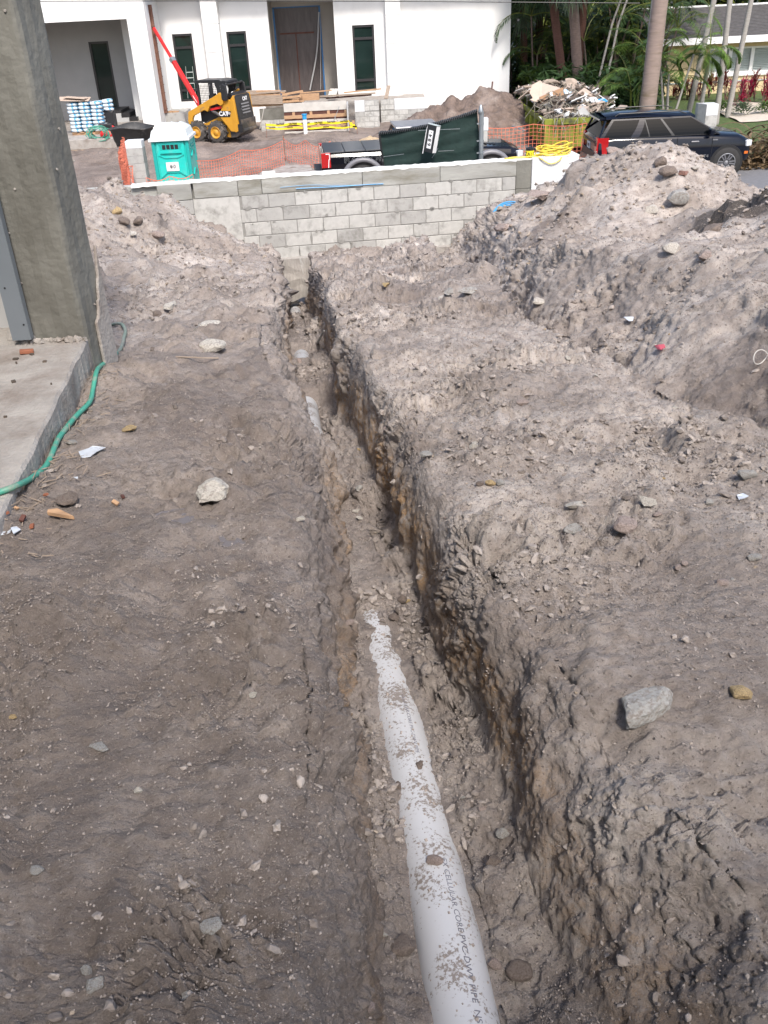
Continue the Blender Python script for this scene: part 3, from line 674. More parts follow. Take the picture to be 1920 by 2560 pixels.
# ------------------------------------------------------------------ hose
hp = [(-60, 1248), (0, 1230), (40, 1215), (80, 1196), (112, 1170), (132, 1140), (146, 1105), (165, 1075), (195, 1045), (220, 1008), (232, 975), (238, 940), (252, 917), (278, 895), (302, 872), (316, 848), (314, 826), (300, 813), (283, 810), (270, 816)]
pts = [(PZ(a, c, .013) if a <= 48 else on_ground(a, c, 6)+Vector((0, 0, .012))) for a, c in hp]
pts = smooth_path(pts, 6)
for _ in range(3): pts = [pts[0]]+[(pts[i-1]+pts[i]*2+pts[i+1])/4 for i in range(1, len(pts)-1)]+[pts[-1]]
h = thing('garden_hose', 'green garden hose snaking along the slab edge', 'hose', tuple(pts[0]))
k = int(len(pts)*.72); b = B(); b.tube(pts[:k], .0125, 10); b.build('hose_tube', M['hose'], h, smooth=True)
b = B(); b.tube(pts[k-1:], .0118, 10); o = b.build('hose_end', M['hosedull'], h, smooth=True); o['label'] = 'dusty faded green hose end'

# ------------------------------------------------------------------ pipe
m, nt, N, L, bb = newmat('white_pvc'); M['pvc'] = m
g = N.new('ShaderNodeNewGeometry'); n1_ = N.new('ShaderNodeTexNoise'); n1_.inputs['Scale'].default_value = 85; n1_.inputs['Detail'].default_value = 5; n1_.inputs['Roughness'].default_value = .7
n2_ = N.new('ShaderNodeTexNoise'); n2_.inputs['Scale'].default_value = 7; n2_.inputs['Detail'].default_value = 3
L.new(g.outputs['Position'], n1_.inputs['Vector']); L.new(g.outputs['Position'], n2_.inputs['Vector'])
sx = N.new('ShaderNodeSeparateXYZ'); L.new(g.outputs['Normal'], sx.inputs[0])
def mr_(s, a, c, d=0, e=1):
    q = N.new('ShaderNodeMapRange'); q.inputs[1].default_value = a; q.inputs[2].default_value = c; q.inputs[3].default_value = d; q.inputs[4].default_value = e; L.new(s, q.inputs[0]); return q.outputs[0]
ad = N.new('ShaderNodeMath'); ad.operation = 'ADD'; L.new(n1_.outputs[0], ad.inputs[0]); L.new(mr_(n2_.outputs[0], .35, .7, -.10, .13), ad.inputs[1])
a2 = N.new('ShaderNodeMath'); a2.operation = 'ADD'; L.new(ad.outputs[0], a2.inputs[0]); L.new(mr_(sx.outputs[2], .6, 1, -.05, .03), a2.inputs[1])
mx = N.new('ShaderNodeMix'); mx.data_type = 'RGBA'; mx.inputs[6].default_value = (.52, .52, .53, 1); mx.inputs[7].default_value = (.24, .205, .18, 1)
L.new(mr_(a2.outputs[0], .56, .62), mx.inputs[0]); L.new(mx.outputs[2], bb.inputs['Base Color']); bb.inputs['Roughness'].default_value = .5
pp = thing('drain_pipe', 'long white plastic drain pipe half buried along the trench floor', 'pipe', (.15, 1.2, -.48))
Yp = np.linspace(.35, 14.25, 160)
b = B(); b.tube([(float(pipe_x(q)), q, float(pipe_z(q))-PR) for q in Yp], PR, 32); b.build('pipe_wall', M['pvc'], pp, smooth=True)
b = B()
for q in np.arange(1.0, 3.0, .0035*2):
    if random.random() < .75:
        a = random.gauss(.12, .38); r = PR+.001; s_ = random.choice([.0016, .002, .003, .0045])*random.uniform(.7, 1.3)
        b.box((float(pipe_x(q))+r*math.sin(a), q, float(pipe_z(q))-PR+r*math.cos(a)), (s_*1.3, s_*1.6, s_), (random.random(), random.random(), random.random()))
tag(b.build('dirt_crumbs', M['clod'], pp), kind='stuff')
tv, tf = text_geo('EX CELLULAR CORE PVC-DWV PIPE  NSF-DWV  UPC', .021, .0004)
def on_pipe(v, Yc, ang):
    q = Yc-v.x*1.25; a = ang+v.y/PR; r = PR+.0006+v.z
    return (float(pipe_x(q))+r*math.sin(a), q, float(pipe_z(q))-PR+r*math.cos(a))
M['pipeprint'] = mat('pipe_print', (.16, .16, .19), .7, var=0)
b = B(); b.add([on_pipe(v, 1.31, .33) for v in tv], tf); tag(b.build('pipe_print', M['pipeprint'], pp, normals=False), kind=None)
tv, tf = text_geo('CELLULAR CORE PVC-DWV PIPE', .017, .0004)
b = B(); b.add([on_pipe(v, 2.2, .30) for v in tv], tf); o = b.build('pipe_print_far', M['pipeprint'], pp, normals=False); o['label'] = 'faint grey print on the pipe'
# coupling and second pipe under the footing
b = B(); e = Vector((float(pipe_x(14.1)), 14.1, float(pipe_z(14.1))-PR)); b.lathe([(PR+.012, -.16), (PR+.02, -.15), (PR+.02, .16), (PR+.012, .17)], e+Vector((0, .1, .02)), (-.1, 1, -.1), 28)
tag(b.build('pipe_coupling', M['machblk'], smooth=True), 'black rubber pipe coupling under the concrete footing', 'coupling')
# scraps in the trench: pale stick
a = on_ground(790, 855); c = on_ground(807, 838)+Vector((0, 0, .04)); b = B(); b.tube([a, c], [.014, .009], 6); tag(b.build('pale_stick', M['woodw']), 'short pale stick lying against the right trench wall', 'stick')

# ------------------------------------------------------------------ concrete block wall
WA = Vector((-3.93, 14.05, 0)); WB = Vector((2.60, 14.80, 0)); WU = (WB-WA).normalized(); WN = Vector((WU.y, -WU.x, 0)); WL = (WB-WA).length
ZT = -.82; BH = .2032; PITCHX = .4064
def wp(u, z, d=0): return WA+WU*u+WN*d+Vector((0, 0, z))          # d towards the camera
def wbox(b, u0, u1, z0, z1, d0, d1):
    return b.hexa([wp(u0, z0, d1), wp(u1, z0, d1), wp(u1, z0, d0), wp(u0, z0, d0), wp(u0, z1, d1), wp(u1, z1, d1), wp(u1, z1, d0), wp(u0, z1, d0)])
bw = thing('block_wall', 'grey concrete block wall with a cast beam on top across the end of the trench', 'wall', tuple(WA+Vector((0, 0, -2.1))))
b = B(); wbox(b, .5, WL-.28, ZT-1.35, ZT-.245, -.19, -.008); b.build('mortar', M['mortar'], bw)
def u_at(px, py):           # wall coordinate of a pixel
    d = Vector(ray(px, py)); o = Vector((0, 0, EYE)); k = (WA-o).dot(WN)/d.dot(WN); q = o+d*k; return (q-WA).dot(WU), q.z
# beam pieces
bu = [(u_at(480, 455)[0]), u_at(592, 450)[0], u_at(652, 447)[0], u_at(905, 430)[0], u_at(1100, 415)[0], u_at(1296, 402)[0]]
lab = ['pale smooth beam length', 'whorled board-marked beam length', 'streaked beam length', 'stained beam length with damp patches', 'beam length with a drip stain']
for i in range(5):
    b = B(); wbox(b, bu[i]+.003, bu[i+1]-.003, ZT-.24-.008*(i % 2), ZT-.012, -.195, .002+.003*(i % 2))
    o = b.build('beam_length', M['beam'], bw, bevel=.006)
b = B(); wbox(b, bu[5]+.003, bu[5]+.24, ZT-.24, ZT-.012, -.195, .003); b.build('beam_length', M['block2'], bw, bevel=.006)
# lime cap: uneven thin mortar crust
b = B(); n = 110; V = []
for i in range(n+1):
    u = bu[0]-.9+(WL+.25-bu[0]+.9)*i/n; h = ZT+.004+random.uniform(-.002, .010); dr = -.004-abs(random.gauss(0, .010))
    V += [wp(u, ZT-.01, -.2), wp(u, h, -.19), wp(u, h, -.002), wp(u, ZT+dr-.006, .008)]
b.add(V, [(i*4+k, i*4+k+1, i*4+k+5, i*4+k+4) for i in range(n) for k in range(3)]); b.build('lime_crust', M['limecap'], bw)
# blocks
blk = {}
def block_mesh(L_, s):
    bb = B(); bb.box((0, 0, 0), (L_, .15, .1905)); me = bb.mesh('block', M['block'] if s != 2 else M['block2'])
    bm = bmesh.new(); bm.from_mesh(me); bmesh.ops.bevel(bm, geom=bm.edges[:], offset=.004, segments=1, affect='EDGES', offset_type='OFFSET'); bm.to_mesh(me); bm.free(); return me
for s in (0, 1, 2): blk[(1, s)] = block_mesh(.396, s); blk[(.5, s)] = block_mesh(.193, s)
ang = math.atan2(WU.y, WU.x); random.seed(11); cnt = 0
u_j = u_at(669, 480)[0]        # a joint of the first course
uL = bu[1]-.0; uR = WL-.285
for r in range(6):
    z = ZT-.245-BH*(r+.5); off = (u_j-uL-PITCHX*.5*(r % 2)) % PITCHX; us = [uL] if off > .06 else []
    us += [uL+off+PITCHX*k for k in range(30) if uL+off+PITCHX*k < uR-.03]; us.append(uR)
    for i in range(len(us)-1):
        L_ = us[i+1]-us[i]
        if L_ < .07: continue
        s = random.choice([0, 0, 1, 2, 0]); o = link('block', blk[(1, s)]); o.parent = bw
        o.matrix_parent_inverse = Matrix.Translation(-bw.location)
        o.location = wp((us[i]+us[i+1])/2, z, -.075+random.uniform(-.002, .004)); o.rotation_euler = (0, random.gauss(0, .002), ang); o.scale = (max(.05, (L_-.011)/.396), 1, 1); cnt += 1
b = B(); random.seed(77)
for i in range(70):
    u = random.uniform(uL, uR); r = random.randint(0, 5); z = ZT-.245-BH*r+random.gauss(0, .012); w_ = random.uniform(.015, .05); h_ = random.uniform(.01, .03)
    if random.random() < .4: u = uL+((u_j-uL) % PITCHX)+PITCHX*random.randint(0, 13)+PITCHX*.5*(r % 2); z -= BH/2; w_, h_ = random.uniform(.008, .02), random.uniform(.04, .09)
    if u > uR-.06 or z < ZT-1.3: continue
    n_ = 9; b.prism([wp(u+w_*math.cos(a)*random.uniform(.6, 1.2), z+h_*math.sin(a)*random.uniform(.6, 1.2), .001) for a in [2*PI*q/n_ for q in range(n_)]], WN*.006)
tag(b.build('mortar_smears', M['mortar'], bw), kind='stuff')
# pilaster at the left end
p0, p1 = u_at(394, 480)[0], u_at(480, 480)[0]
for i, (z0, z1) in enumerate([(ZT-.24, ZT-.01), (ZT-.245-.21, ZT-.25), (ZT-.245-.42, ZT-.245-.22), (ZT-.245-.63, ZT-.245-.43)]):
    b = B(); wbox(b, p0, p1-.005, z0, z1, -.2, .045); b.build('pilaster_block', M['beam'] if i == 0 else M['block2'], bw, bevel=.006)
b = B(); wbox(b, p1+.0, bu[1], ZT-.9, ZT-.25, -.19, .0); b.build('end_fill', M['block'], bw)
pl0 = u_at(200, 475)[0]
b = B(); wbox(b, pl0, WL-.3, ZT-1.3, ZT-.03, -.17, -.09); b.build('wall_core', M['mortar'], bw)
b = B(); wbox(b, pl0, p0-.01, ZT-.27, ZT-.01, -.2, -.06); b.build('beam_length', M['beam'], bw, bevel=.006)
for r in range(2):
    for i in range(4):
        b = B(); wbox(b, p0-.02-.4064*(i+1)+.01-.2*r, p0-.02-.4064*i-.2*r if i else p0-.02, ZT-.28-BH*(r+1)+.012, ZT-.28-BH*r, -.19, -.065); b.build('block', M['block2'], bw, bevel=.004)
# end column between wall and pier: shade and stains put into its dark colour
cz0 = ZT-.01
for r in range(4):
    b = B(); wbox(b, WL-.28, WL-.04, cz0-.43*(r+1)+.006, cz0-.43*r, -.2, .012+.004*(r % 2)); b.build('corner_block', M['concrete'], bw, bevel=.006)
# footing under the wall
ft = B(); n = 26; u0, u1 = u_at(640, 650)[0], WL
V = []
for i in range(n+1):
    u = u0+(u1-u0)*i/n; zb = -2.70+.05*math.sin(i*1.9)+random.uniform(-.02, .02)
    for j in range(7): 
        z = -2.04+(zb+2.04)*j/6; V.append(wp(u, z, .12+random.uniform(-.012, .012)))
    V += [wp(u, zb, -.4), wp(u, -2.04, -.4)]
ft.add(V, [(i*9+k, i*9+(k+1) % 9, (i+1)*9+(k+1) % 9, (i+1)*9+k) for i in range(n) for k in range(9)])
M['foot'] = mat('footing_concrete', (.36, .335, .31), .9, var=.2, scale=8, bump=.6, bscale=25, dirt=(.55, .54, .52), dscale=3, dlo=.58, dhi=.7, stretch=(4, 4, .7))
tag(ft.build('wall_footing', M['foot']), 'rough cast concrete footing exposed under the block wall at the trench end', 'footing')
# loose brick, blue strings
u, z = u_at(672, 436)
b = B(); wbox(b, u-.10, u+.10, ZT+.004, ZT+.062, -.14, -.03); tag(b.build('loose_brick', M['limecap'], bevel=.005), 'pale loose brick lying on top of the block wall', 'brick')
a = [u_at(740, 471), u_at(800, 468), u_at(860, 465), u_at(915, 461), u_at(958, 459)]
b = B(); b.tube(smooth_path([wp(q[0], q[1], .02) for q in a], 5), .006, 6)
a = [u_at(700, 468), u_at(770, 462), u_at(840, 463), u_at(900, 462), u_at(940, 461)]
st_ = thing('blue_strings', 'two bright blue strings hanging along the beam of the block wall', 'string', tuple(wp(a[2][0], a[2][1], .02)))
b.build('string', M['bluep'], st_); b = B(); b.tube(smooth_path([wp(q[0], q[1], .018) for q in a], 5), .003, 6); b.build('string', M['bluep'], st_)
# white rendered pier
pr = thing('rendered_pier', 'white rendered square pier at the right end of the block wall', 'pier', tuple(wp(WL+.25, -2.2, 0)))
uP0, uP1 = WL-.035, u_at(1445, 420)[0]
b = B(); wbox(b, uP0, uP1, -2.4, ZT-.0, -.42, .03); b.build('pier_shaft', M['plaster'], pr, bevel=.006)
b = B(); wbox(b, uP0-.002, uP1+.004, ZT+.001, ZT+.016, -.42, .033); b.build('pier_cap', M['limecap'], pr)
# yellow cord coil on the pier and on the wall
PC = wp((uP0+uP1)/2, ZT+.02, -.12)
co = thing('yellow_cord', 'tangled coil of yellow extension cord heaped on the white pier', 'cord', tuple(PC))
random.seed(3)
b = B()
for i in range(11):
    cx = random.uniform(-.06, .06); rx = random.uniform(.20, .30); ry = random.uniform(.08, .14); z = random.uniform(.0, .07); tl = random.uniform(-.12, .12); ph = random.random()*6
    b.tube([PC+WU*(cx+rx*math.cos(t+ph))+WN*(ry*math.sin(t+ph))+Vector((0, 0, .012+z+.03*math.sin(t*2+ph)+tl*math.cos(t+ph)*.3+(.04 if i > 7 else 0))) for t in np.linspace(0, 6.6, 30)], .009, 6)
b.build('cord_coil', M['yhose'], co, smooth=True)
b = B(); b.tube(smooth_path([wp(uP0-.42, ZT+.02, -.06), wp(uP0-.2, ZT+.02, -.04), wp(uP0+.05, ZT+.03, 0), wp(uP0+.14, ZT-.01, .05), wp(uP0+.28, ZT-.085, .055), wp(uP0+.42, ZT-.05, .055), wp(uP0+.5, ZT+.03, 0)], 8), .009, 6)
b.build('hanging_loop', M['yhose'], co, smooth=True)
b = B(); b.tube([wp(uP0-.42+.1*i, ZT+.018+.005*(i % 2), -.07+.012*math.sin(i*2)) for i in range(7)], .009, 6)
b.tube([wp(uP0-.34+.1*i, ZT+.02, -.11-.01*math.sin(i*2)) for i in range(6)], .009, 6); b.build('cord_tail', M['yhose'], co, smooth=True)
# caution tape roll
q0 = wp(uP0-.01, ZT+.006, -.09)
tr = thing('caution_tape_roll', 'roll of yellow caution tape lettered AUT beside the yellow cord', 'tape roll', tuple(q0))
b = B(); b.lathe([(.065, 0), (.065, .105)], q0, (0, 0, 1), 28); b.build('tape_band', M['ytape'], tr, smooth=True)
b = B(); b.lathe([(.062, .105), (.062, .145), (.04, .146), (.04, .02)], q0, (0, 0, 1), 24); b.build('roll_core', M['machblk'], tr)
tv, tf = text_geo('CAUT', .085, .0006)
b = B(); b.add([tuple(q0+Vector((math.sin(v.x/.066+.0)*(.0662+v.z), -math.cos(v.x/.066+.0)*(.0662+v.z), .05+v.y))) for v in tv], tf); b.build('tape_print', M['ink'], tr, normals=False)
# blue pipe coil end on the mound
a = [on_ground(1278, 542), on_ground(1278, 542)]
q = a[0]; b = B()
for i in range(3):
    R = .24+.02*i; b.tube([Vector((1.96+.02*i, 13.0+.03*i, -1.36))+Vector((R*math.cos(t), .15*math.sin(t), R*.85*math.sin(t))) for t in np.linspace(0, 6.283, 40)], .010, 6)
tag(b.build('blue_tubing_coil', M['bluep'], smooth=True), 'coil of bright blue tubing half buried at the mound beside the block wall', 'tubing')

# ------------------------------------------------------------------ individual stones
random.seed(21)
SM = {k: mat('stone_'+k, c, .9, var=.22, scale=9, bump=.7, bscale=45, dirt=d, dscale=7, dlo=.48, dhi=.62, bdist=.01) for k, c, d in [
    ('white', (.52, .49, .44), (.33, .29, .26)), ('grey', (.36, .35, .33), (.25, .215, .19)), ('yellow', (.46, .34, .18), (.25, .18, .10)), ('brown', (.20, .16, .135), (.13, .10, .085)), ('pink', (.36, .29, .26), (.22, .17, .15)), ('red', (.26, .13, .10), (.20, .15, .13))]}
ST = [  # px, py (foot), width px, kind, squash, facet, label
 (525, 850, 82, 'white', .55, 0, 'rounded pale boulder behind its twin on the left bank'),
 (532, 886, 72, 'white', .6, 0, 'rounded pale boulder in front of its twin on the left bank'),
 (530, 1255, 108, 'white', .5, 1, 'flat white angular stone on the left bank beside the puddle'),
 (322, 1078, 50, 'yellow', .45, 1, 'small yellowish porous stone on the left bank'),
 (172, 1268, 66, 'brown', .6, 0, 'dark round brown stone near the hose'),
 (176, 1110, 34, 'grey', .5, 0, 'flat grey stone touching the green hose'),
 (112, 1105, 28, 'white', .5, 0, 'pale pebble between slab edge and hose'),
 (205, 970, 24, 'white', .8, 1, 'white cube of plaster beside the slab'),
 (246, 812, 34, 'white', .5, 1, 'white mortar lump at the column foot'),
 (1588, 1800, 170, 'grey', .62, 1, 'large angular grey rock on the right bank'),
 (1848, 1745, 58, 'yellow', .6, 0, 'yellow brown knobbly stone right of the large grey rock'),
 (1437, 1282, 58, 'white', .5, 1, 'flat triangular cream stone on the right bank'),
 (1430, 1335, 52, 'grey', .75, 0, 'upright grey cobble under the triangular cream stone'),
 (1613, 1265, 54, 'white', .6, 1, 'knobbly white coral lump on the right bank'),
 (1622, 1417, 27, 'yellow', .8, 1, 'small orange stone on the right bank'),
 (1716, 1412, 22, 'pink', .7, 0, 'small tan pebble right of the orange stone'),
 (1880, 1405, 52, 'grey', .5, 1, 'rough white grey chunk at the right edge'),
 (1808, 1460, 34, 'pink', .6, 0, 'small pinkish stone below the rough chunk'),
 (1862, 1200, 52, 'grey', .5, 0, 'half buried grey cobble near the right edge'),
 (1774, 1262, 24, 'grey', .9, 0, 'small upright grey pebble near the right edge'),
 (1640, 1290, 26, 'pink', .6, 0, 'tan pebble touching the coral lump'),
 (1560, 1330, 66, 'pink', .6, 0, 'half buried pinkish cobble left of centre on the right bank'),
 (1224, 1215, 32, 'yellow', .7, 0, 'yellowish pebble in the row of three'),
 (1246, 1214, 24, 'grey', .8, 0, 'round grey pebble in the row of three'),
 (1206, 1212, 22, 'brown', .8, 0, 'brown pebble in the row of three'),
 (1180, 1120, 30, 'white', 1.0, 1, 'upright white chip on the trench rim'),
 (1060, 1140, 34, 'grey', .6, 0, 'round grey stone at the trench rim'),
 (1300, 1010, 30, 'pink', .5, 0, 'small flat pink pebble on the right bank'),
 (1672, 640, 46, 'white', .7, 0, 'pale knobbly cobble on the far right bank'),
 (1760, 652, 40, 'pink', .7, 0, 'tan cobble right of the pale knobbly one'),
 (1342, 765, 40, 'white', .5, 0, 'pale flat cobble on the lip of the second trench'),
 (960, 715, 26, 'yellow', .7, 1, 'cream stone on the middle bank'),
 (1125, 735, 34, 'grey', .7, 1, 'grey upright chunk on the middle bank'),
 (1168, 740, 54, 'grey', .55, 1, 'flat grey slab of stone on the middle bank'),
 (1248, 585, 52, 'pink', .6, 1, 'pink angular rock on the left flank of the right mound'),
 (1345, 508, 62, 'pink', .5, 1, 'long tan rock in front of the white pier'),
 (1655, 425, 38, 'brown', .9, 0, 'round brown boulder near the mound top'),
 (1660, 440, 48, 'brown', .6, 0, 'wide brown boulder just below the mound top'),
 (1705, 440, 28, 'red', .8, 1, 'reddish brick fragment near the mound top'),
 (1736, 430, 28, 'white', .6, 1, 'cream stone right of the brick fragment'),
 (1695, 522, 62, 'grey', .7, 0, 'large grey boulder on the near face of the right mound'),
 (1625, 530, 40, 'white', .7, 1, 'cream stone left of the large grey boulder'),
 (1780, 600, 74, 'brown', .6, 1, 'broad brown clod under the dark mound'),
 (1535, 398, 40, 'pink', .7, 0, 'rounded tan boulder on the left shoulder of the mound'),
 (312, 560, 34, 'brown', .8, 0, 'brown boulder on the left mound'),
 (300, 535, 30, 'yellow', 1, 1, 'yellow cracked stone on the left mound'),
 (345, 562, 30, 'brown', .7, 0, 'dark clod right of the brown boulder'),
 (325, 600, 26, 'white', .7, 1, 'cream stone below the brown boulder'),
 (392, 592, 40, 'pink', .5, 0, 'flat tan rock in the middle of the left mound'),
 (425, 770, 40, 'white', .5, 1, 'white broken chip below the left mound'),
 (395, 788, 24, 'brown', .8, 0, 'small dark cube-like stone beside the white chip'),
 (252, 1880, 56, 'grey', .5, 1, 'flat grey stone pressed into the mud at the left'),
 (338, 1984, 26, 'white', .9, 1, 'small white pebble in the mud'),
 (220, 2435, 44, 'grey', .8, 1, 'grey stone behind the larger one at the bottom left'),
 (236, 2478, 66, 'grey', .6, 1, 'larger angular grey stone at the bottom left'),
 (475, 2505, 52, 'grey', .5, 1, 'double lobed grey stone at the bottom'),
 (86, 2185, 38, 'grey', .5, 0, 'half buried grey stone at the left edge'),
 (530, 2325, 64, 'grey', .5, 1, 'grey stone stuck in the crack above the bottom left'),
 (636, 1740, 24, 'white', .8, 1, 'small white shard on the left trench rim'),
 (30, 1795, 30, 'yellow', .5, 1, 'small brown stone at the far left edge'),
 (895, 1228, 30, 'grey', .6, 1, 'grey stone resting on the slumped trench floor'),
 (888, 1278, 20, 'white', .6, 1, 'upper white chip of the pair on the trench floor'),
 (898, 1298, 22, 'white', .6, 1, 'lower white chip of the pair on the trench floor'),
 (752, 1300, 26, 'white', .6, 1, 'white chip on the left slope of the trench'),
 (880, 1565, 24, 'pink', .7, 0, 'tan pebble beside the start of the near pipe'),
 (982, 1550, 34, 'brown', .7, 0, 'brown clod right of the start of the near pipe'),
 (1002, 1505, 26, 'brown', 1, 0, 'dark egg shaped clod at the right trench wall'),
 (985, 1970, 36, 'brown', .6, 1, 'brown chip lying on the left side of the pipe'),
 (1052, 1932, 32, 'brown', .5, 1, 'dark chip lying on top of the pipe'),
 (1082, 2187, 42, 'pink', .55, 0, 'tan pebble lying on top of the pipe'),
 (972, 2060, 30, 'white', .8, 1, 'cream pebble left of the pipe'),
 (1232, 2160, 40, 'brown', .8, 0, 'large brown clod right of the pipe'),
 (1255, 2090, 44, 'grey', .8, 1, 'grey stone against the right trench wall'),
 (1300, 2440, 70, 'brown', .5, 0, 'flat brown stone right of the pipe near the bottom'),
 (1232, 2420, 40, 'pink', .8, 0, 'pink pebble touching the right side of the pipe'),
 (1015, 2385, 66, 'brown', .7, 0, 'big dark clod touching the left side of the pipe'),
 (965, 2345, 26, 'white', .9, 1, 'small white chip beside the big dark clod'),
 (930, 2530, 46, 'pink', .6, 1, 'tan stone at the bottom of the trench'),
]
def place_stone(px, py, wpx, kind, sq, facet, label, i, dz=None):
    p = on_ground(px, py-wpx*.18, 6); z = float(np.dot(np.array(p)-[0, 0, EYE], fw)); r = wpx/FPX*z*.52
    o = link('stone', rock_mesh('stone', SM[kind], 100+i, 3, .5 if facet else .3, 1, bool(facet)))
    o.location = p+Vector((0, 0, r*sq*(.62 if 60 < wpx < 100 else .42))); o.scale = (r, r, r*sq); o.rotation_euler = (random.uniform(-.2, .2), random.uniform(-.2, .2), random.uniform(-.6, .6)); return tag(o, label, 'stone', 'loose stones')
for i, s in enumerate(ST): place_stone(*s, i)
# stones on the pipe sit on its crown
for o in [o for o in bpy.data.objects if o.get('label') and 'of the pipe' in o['label'] and 'lying on' in o['label']]:
    yy = o.location.y; 
    for _ in range(3):
        g_ = float(pipe_z(yy)); px0 = {'brown chip lying on the left side of the pipe': -.055, 'dark chip lying on top of the pipe': .02, 'tan pebble lying on top of the pipe': .0}[o['label']]
    o.location = (float(pipe_x(yy))+px0, yy, g_-(PR-math.sqrt(PR*PR-px0*px0))+o.scale[2]*.6)
# anonymous small stones one could count
idx = rs.choice(len(GP), 110, p=(lambda w: w/w.sum())(np.where(ok, lod, 0)*np.where(GNrm[:, 2] > .5, 1, .1)*(.1+dry)))
vm = [rock_mesh('stone', SM[k], 300+i, 2, .4, 1, i % 2 == 0) for i, k in enumerate(['white', 'grey', 'yellow', 'pink', 'brown', 'white', 'grey', 'pink'])]
for i, j in enumerate(idx):
    z = gz[j]; r = min(random.uniform(5, 13)/FPX*z, .05)
    o = link('stone', vm[i % 8]); o.location = Vector(GP[j])+Vector((0, 0, r*.15)); o.scale = (r, r*random.uniform(.7, 1), r*random.uniform(.5, .9)); o.rotation_euler = (random.random()*.6, random.random()*.6, random.random()*6)
    tag(o, 'small stone lying loose among others on the trodden soil', 'stone', 'scattered small stones')

# ------------------------------------------------------------------ scraps
def flat_piece(name, pxs, m, label, cat, th=.003, lift=.012, wav=.006):
    P_ = [on_ground(a, c, 5) for a, c in pxs]; zc = sum(q.z for q in P_)/len(P_)+lift
    b = B(); b.prism([(q.x, q.y, zc*.6+(q.z+lift)*.4+random.uniform(-wav, wav)) for q in P_], (0, 0, th)); return tag(b.build(name, m), label, cat)
M['foil'] = mat('white_plastic_scrap', (.58, .62, .68), .35, var=.15, scale=20, dirt=(.3, .27, .25), dscale=20, dlo=.55, dhi=.65)
flat_piece('plastic_scrap', [(196, 1132), (220, 1128), (236, 1125), (256, 1121), (266, 1125), (240, 1134), (224, 1142), (202, 1146)], M['foil'], 'crumpled white plastic strip lying on the mud right of the hose', 'scrap')
flat_piece('plastic_scrap', [(184, 1200), (200, 1202), (196, 1212)], M['foil'], 'small triangular pale blue scrap below the plastic strip', 'scrap', lift=.02)
flat_piece('plastic_scrap', [(0, 1325), (14, 1330), (26, 1322), (30, 1334), (12, 1340), (0, 1340)], M['foil'], 'torn white scrap at the left edge below the hose', 'scrap')
flat_piece('plastic_scrap', [(33, 1326), (44, 1322), (49, 1330), (40, 1340)], M['foil'], 'second torn white scrap right of the one at the left edge', 'scrap')
flat_piece('wood_chip', [(127, 1289), (150, 1286), (184, 1302), (176, 1305), (128, 1300)], M['wood'], 'orange brown splinter of wood below the round brown stone', 'wood chip', th=.014)
flat_piece('plaster_fragment', [(1846, 1240), (1858, 1236), (1868, 1243), (1862, 1250), (1848, 1250)], M['foil'], 'small pale blue flake at the right edge of the bank', 'scrap', lift=.008)
flat_piece('plastic_scrap', [(1562, 806), (1582, 800), (1578, 812), (1566, 818)], M['foil'], 'white torn scrap on the far side of the second trench', 'scrap', lift=.03)
M['pinkrib'] = mat('pink_ribbon', (.5, .09, .12), .6)
flat_piece('ribbon_scrap', [(1635, 880), (1645, 872), (1655, 866), (1658, 872), (1648, 884), (1638, 890)], M['pinkrib'], 'pink ribbon scrap on the far side of the second trench', 'ribbon', lift=.03)
M["terra"] = mat('terracotta', (.30, .11, .06), .8, var=.2)
q = PZ(68, 884, 0)
b = B(); b.box(q+Vector((0, 0, .012)), (.07, .035, .02), (0, .1, .3)); tag(b.build('brick_chip', M['terra'], bevel=.004), 'reddish brown brick chip lying on the concrete slab', 'brick chip')
random.seed(5)
for i, (a, c) in enumerate([(20, 1290), (52, 1302), (8, 1268), (75, 1320), (40, 1278), (246, 925), (285, 1255), (110, 1238), (305, 1240)]):
    p = on_ground(a, c, 6); b = B(); s_ = random.uniform(.010, .018); b.box(p+Vector((0, 0, .008)), (s_*1.8, s_, s_*.6), (random.uniform(-.3, .3), random.uniform(-.3, .3), random.random()*3))
    tag(b.build('wood_chip', M[['terra', 'woodd', 'wood', 'terra', 'wood', 'terra', 'wood', 'terra', 'woodd'][i]]), ['reddish chip in the litter left of the orange splinter', 'dark chip just left of the orange splinter', 'tan chip nearest the left edge in the litter', 'reddish chip lowest in the litter at the left', 'tan chip above the dark chip in the litter', 'reddish chip below the right bend of the hose', 'tan chip right of the round brown stone', 'reddish chip under the lower bend of the hose', 'dark chip farthest right of the round brown stone'][i], 'chip', 'chips in the litter along the slab')
b = B(); 
for i in range(150):
    t = random.random(); p = e0.lerp(e1, t*1.35)-nx*abs(random.gauss(.05, .09)); j = np.argmin((GP[:, 0]-p.x)**2+(GP[:, 1]-p.y)**2)
    q = Vector(GP[j]); a = random.random()*6.3; L_ = random.uniform(.02, .07); b.bar(q+Vector((0, 0, .006)), q+Vector((math.cos(a)*L_, math.sin(a)*L_, random.uniform(.0, .02))), .003, .003)
tag(b.build('twig_litter', M['woodg']), 'thin twigs and straws littered along the slab edge', kind='stuff')
b = B(); a = on_ground(438, 896); c = on_ground(545, 900); b.tube(smooth_path([a+Vector((0, 0, .015)), a.lerp(c, .5)+Vector((0, -.02, .02)), c+Vector((0, 0, .012))], 5), .0045, 5); tag(b.build('twig', M['woodg']), 'thin dark twig lying below the twin boulders', 'twig')
b = B(); q = on_ground(1905, 910); b.tube([q+Vector((.05*math.cos(t)-.02, .03*math.sin(t*1.3), .03+.04*math.sin(t)+.02*t/6)) for t in np.linspace(0, 6, 24)], .003, 5); tag(b.build('wire_loop', M['woodw']), 'pale curl of wire sticking out of the far bank at the right edge', 'wire')
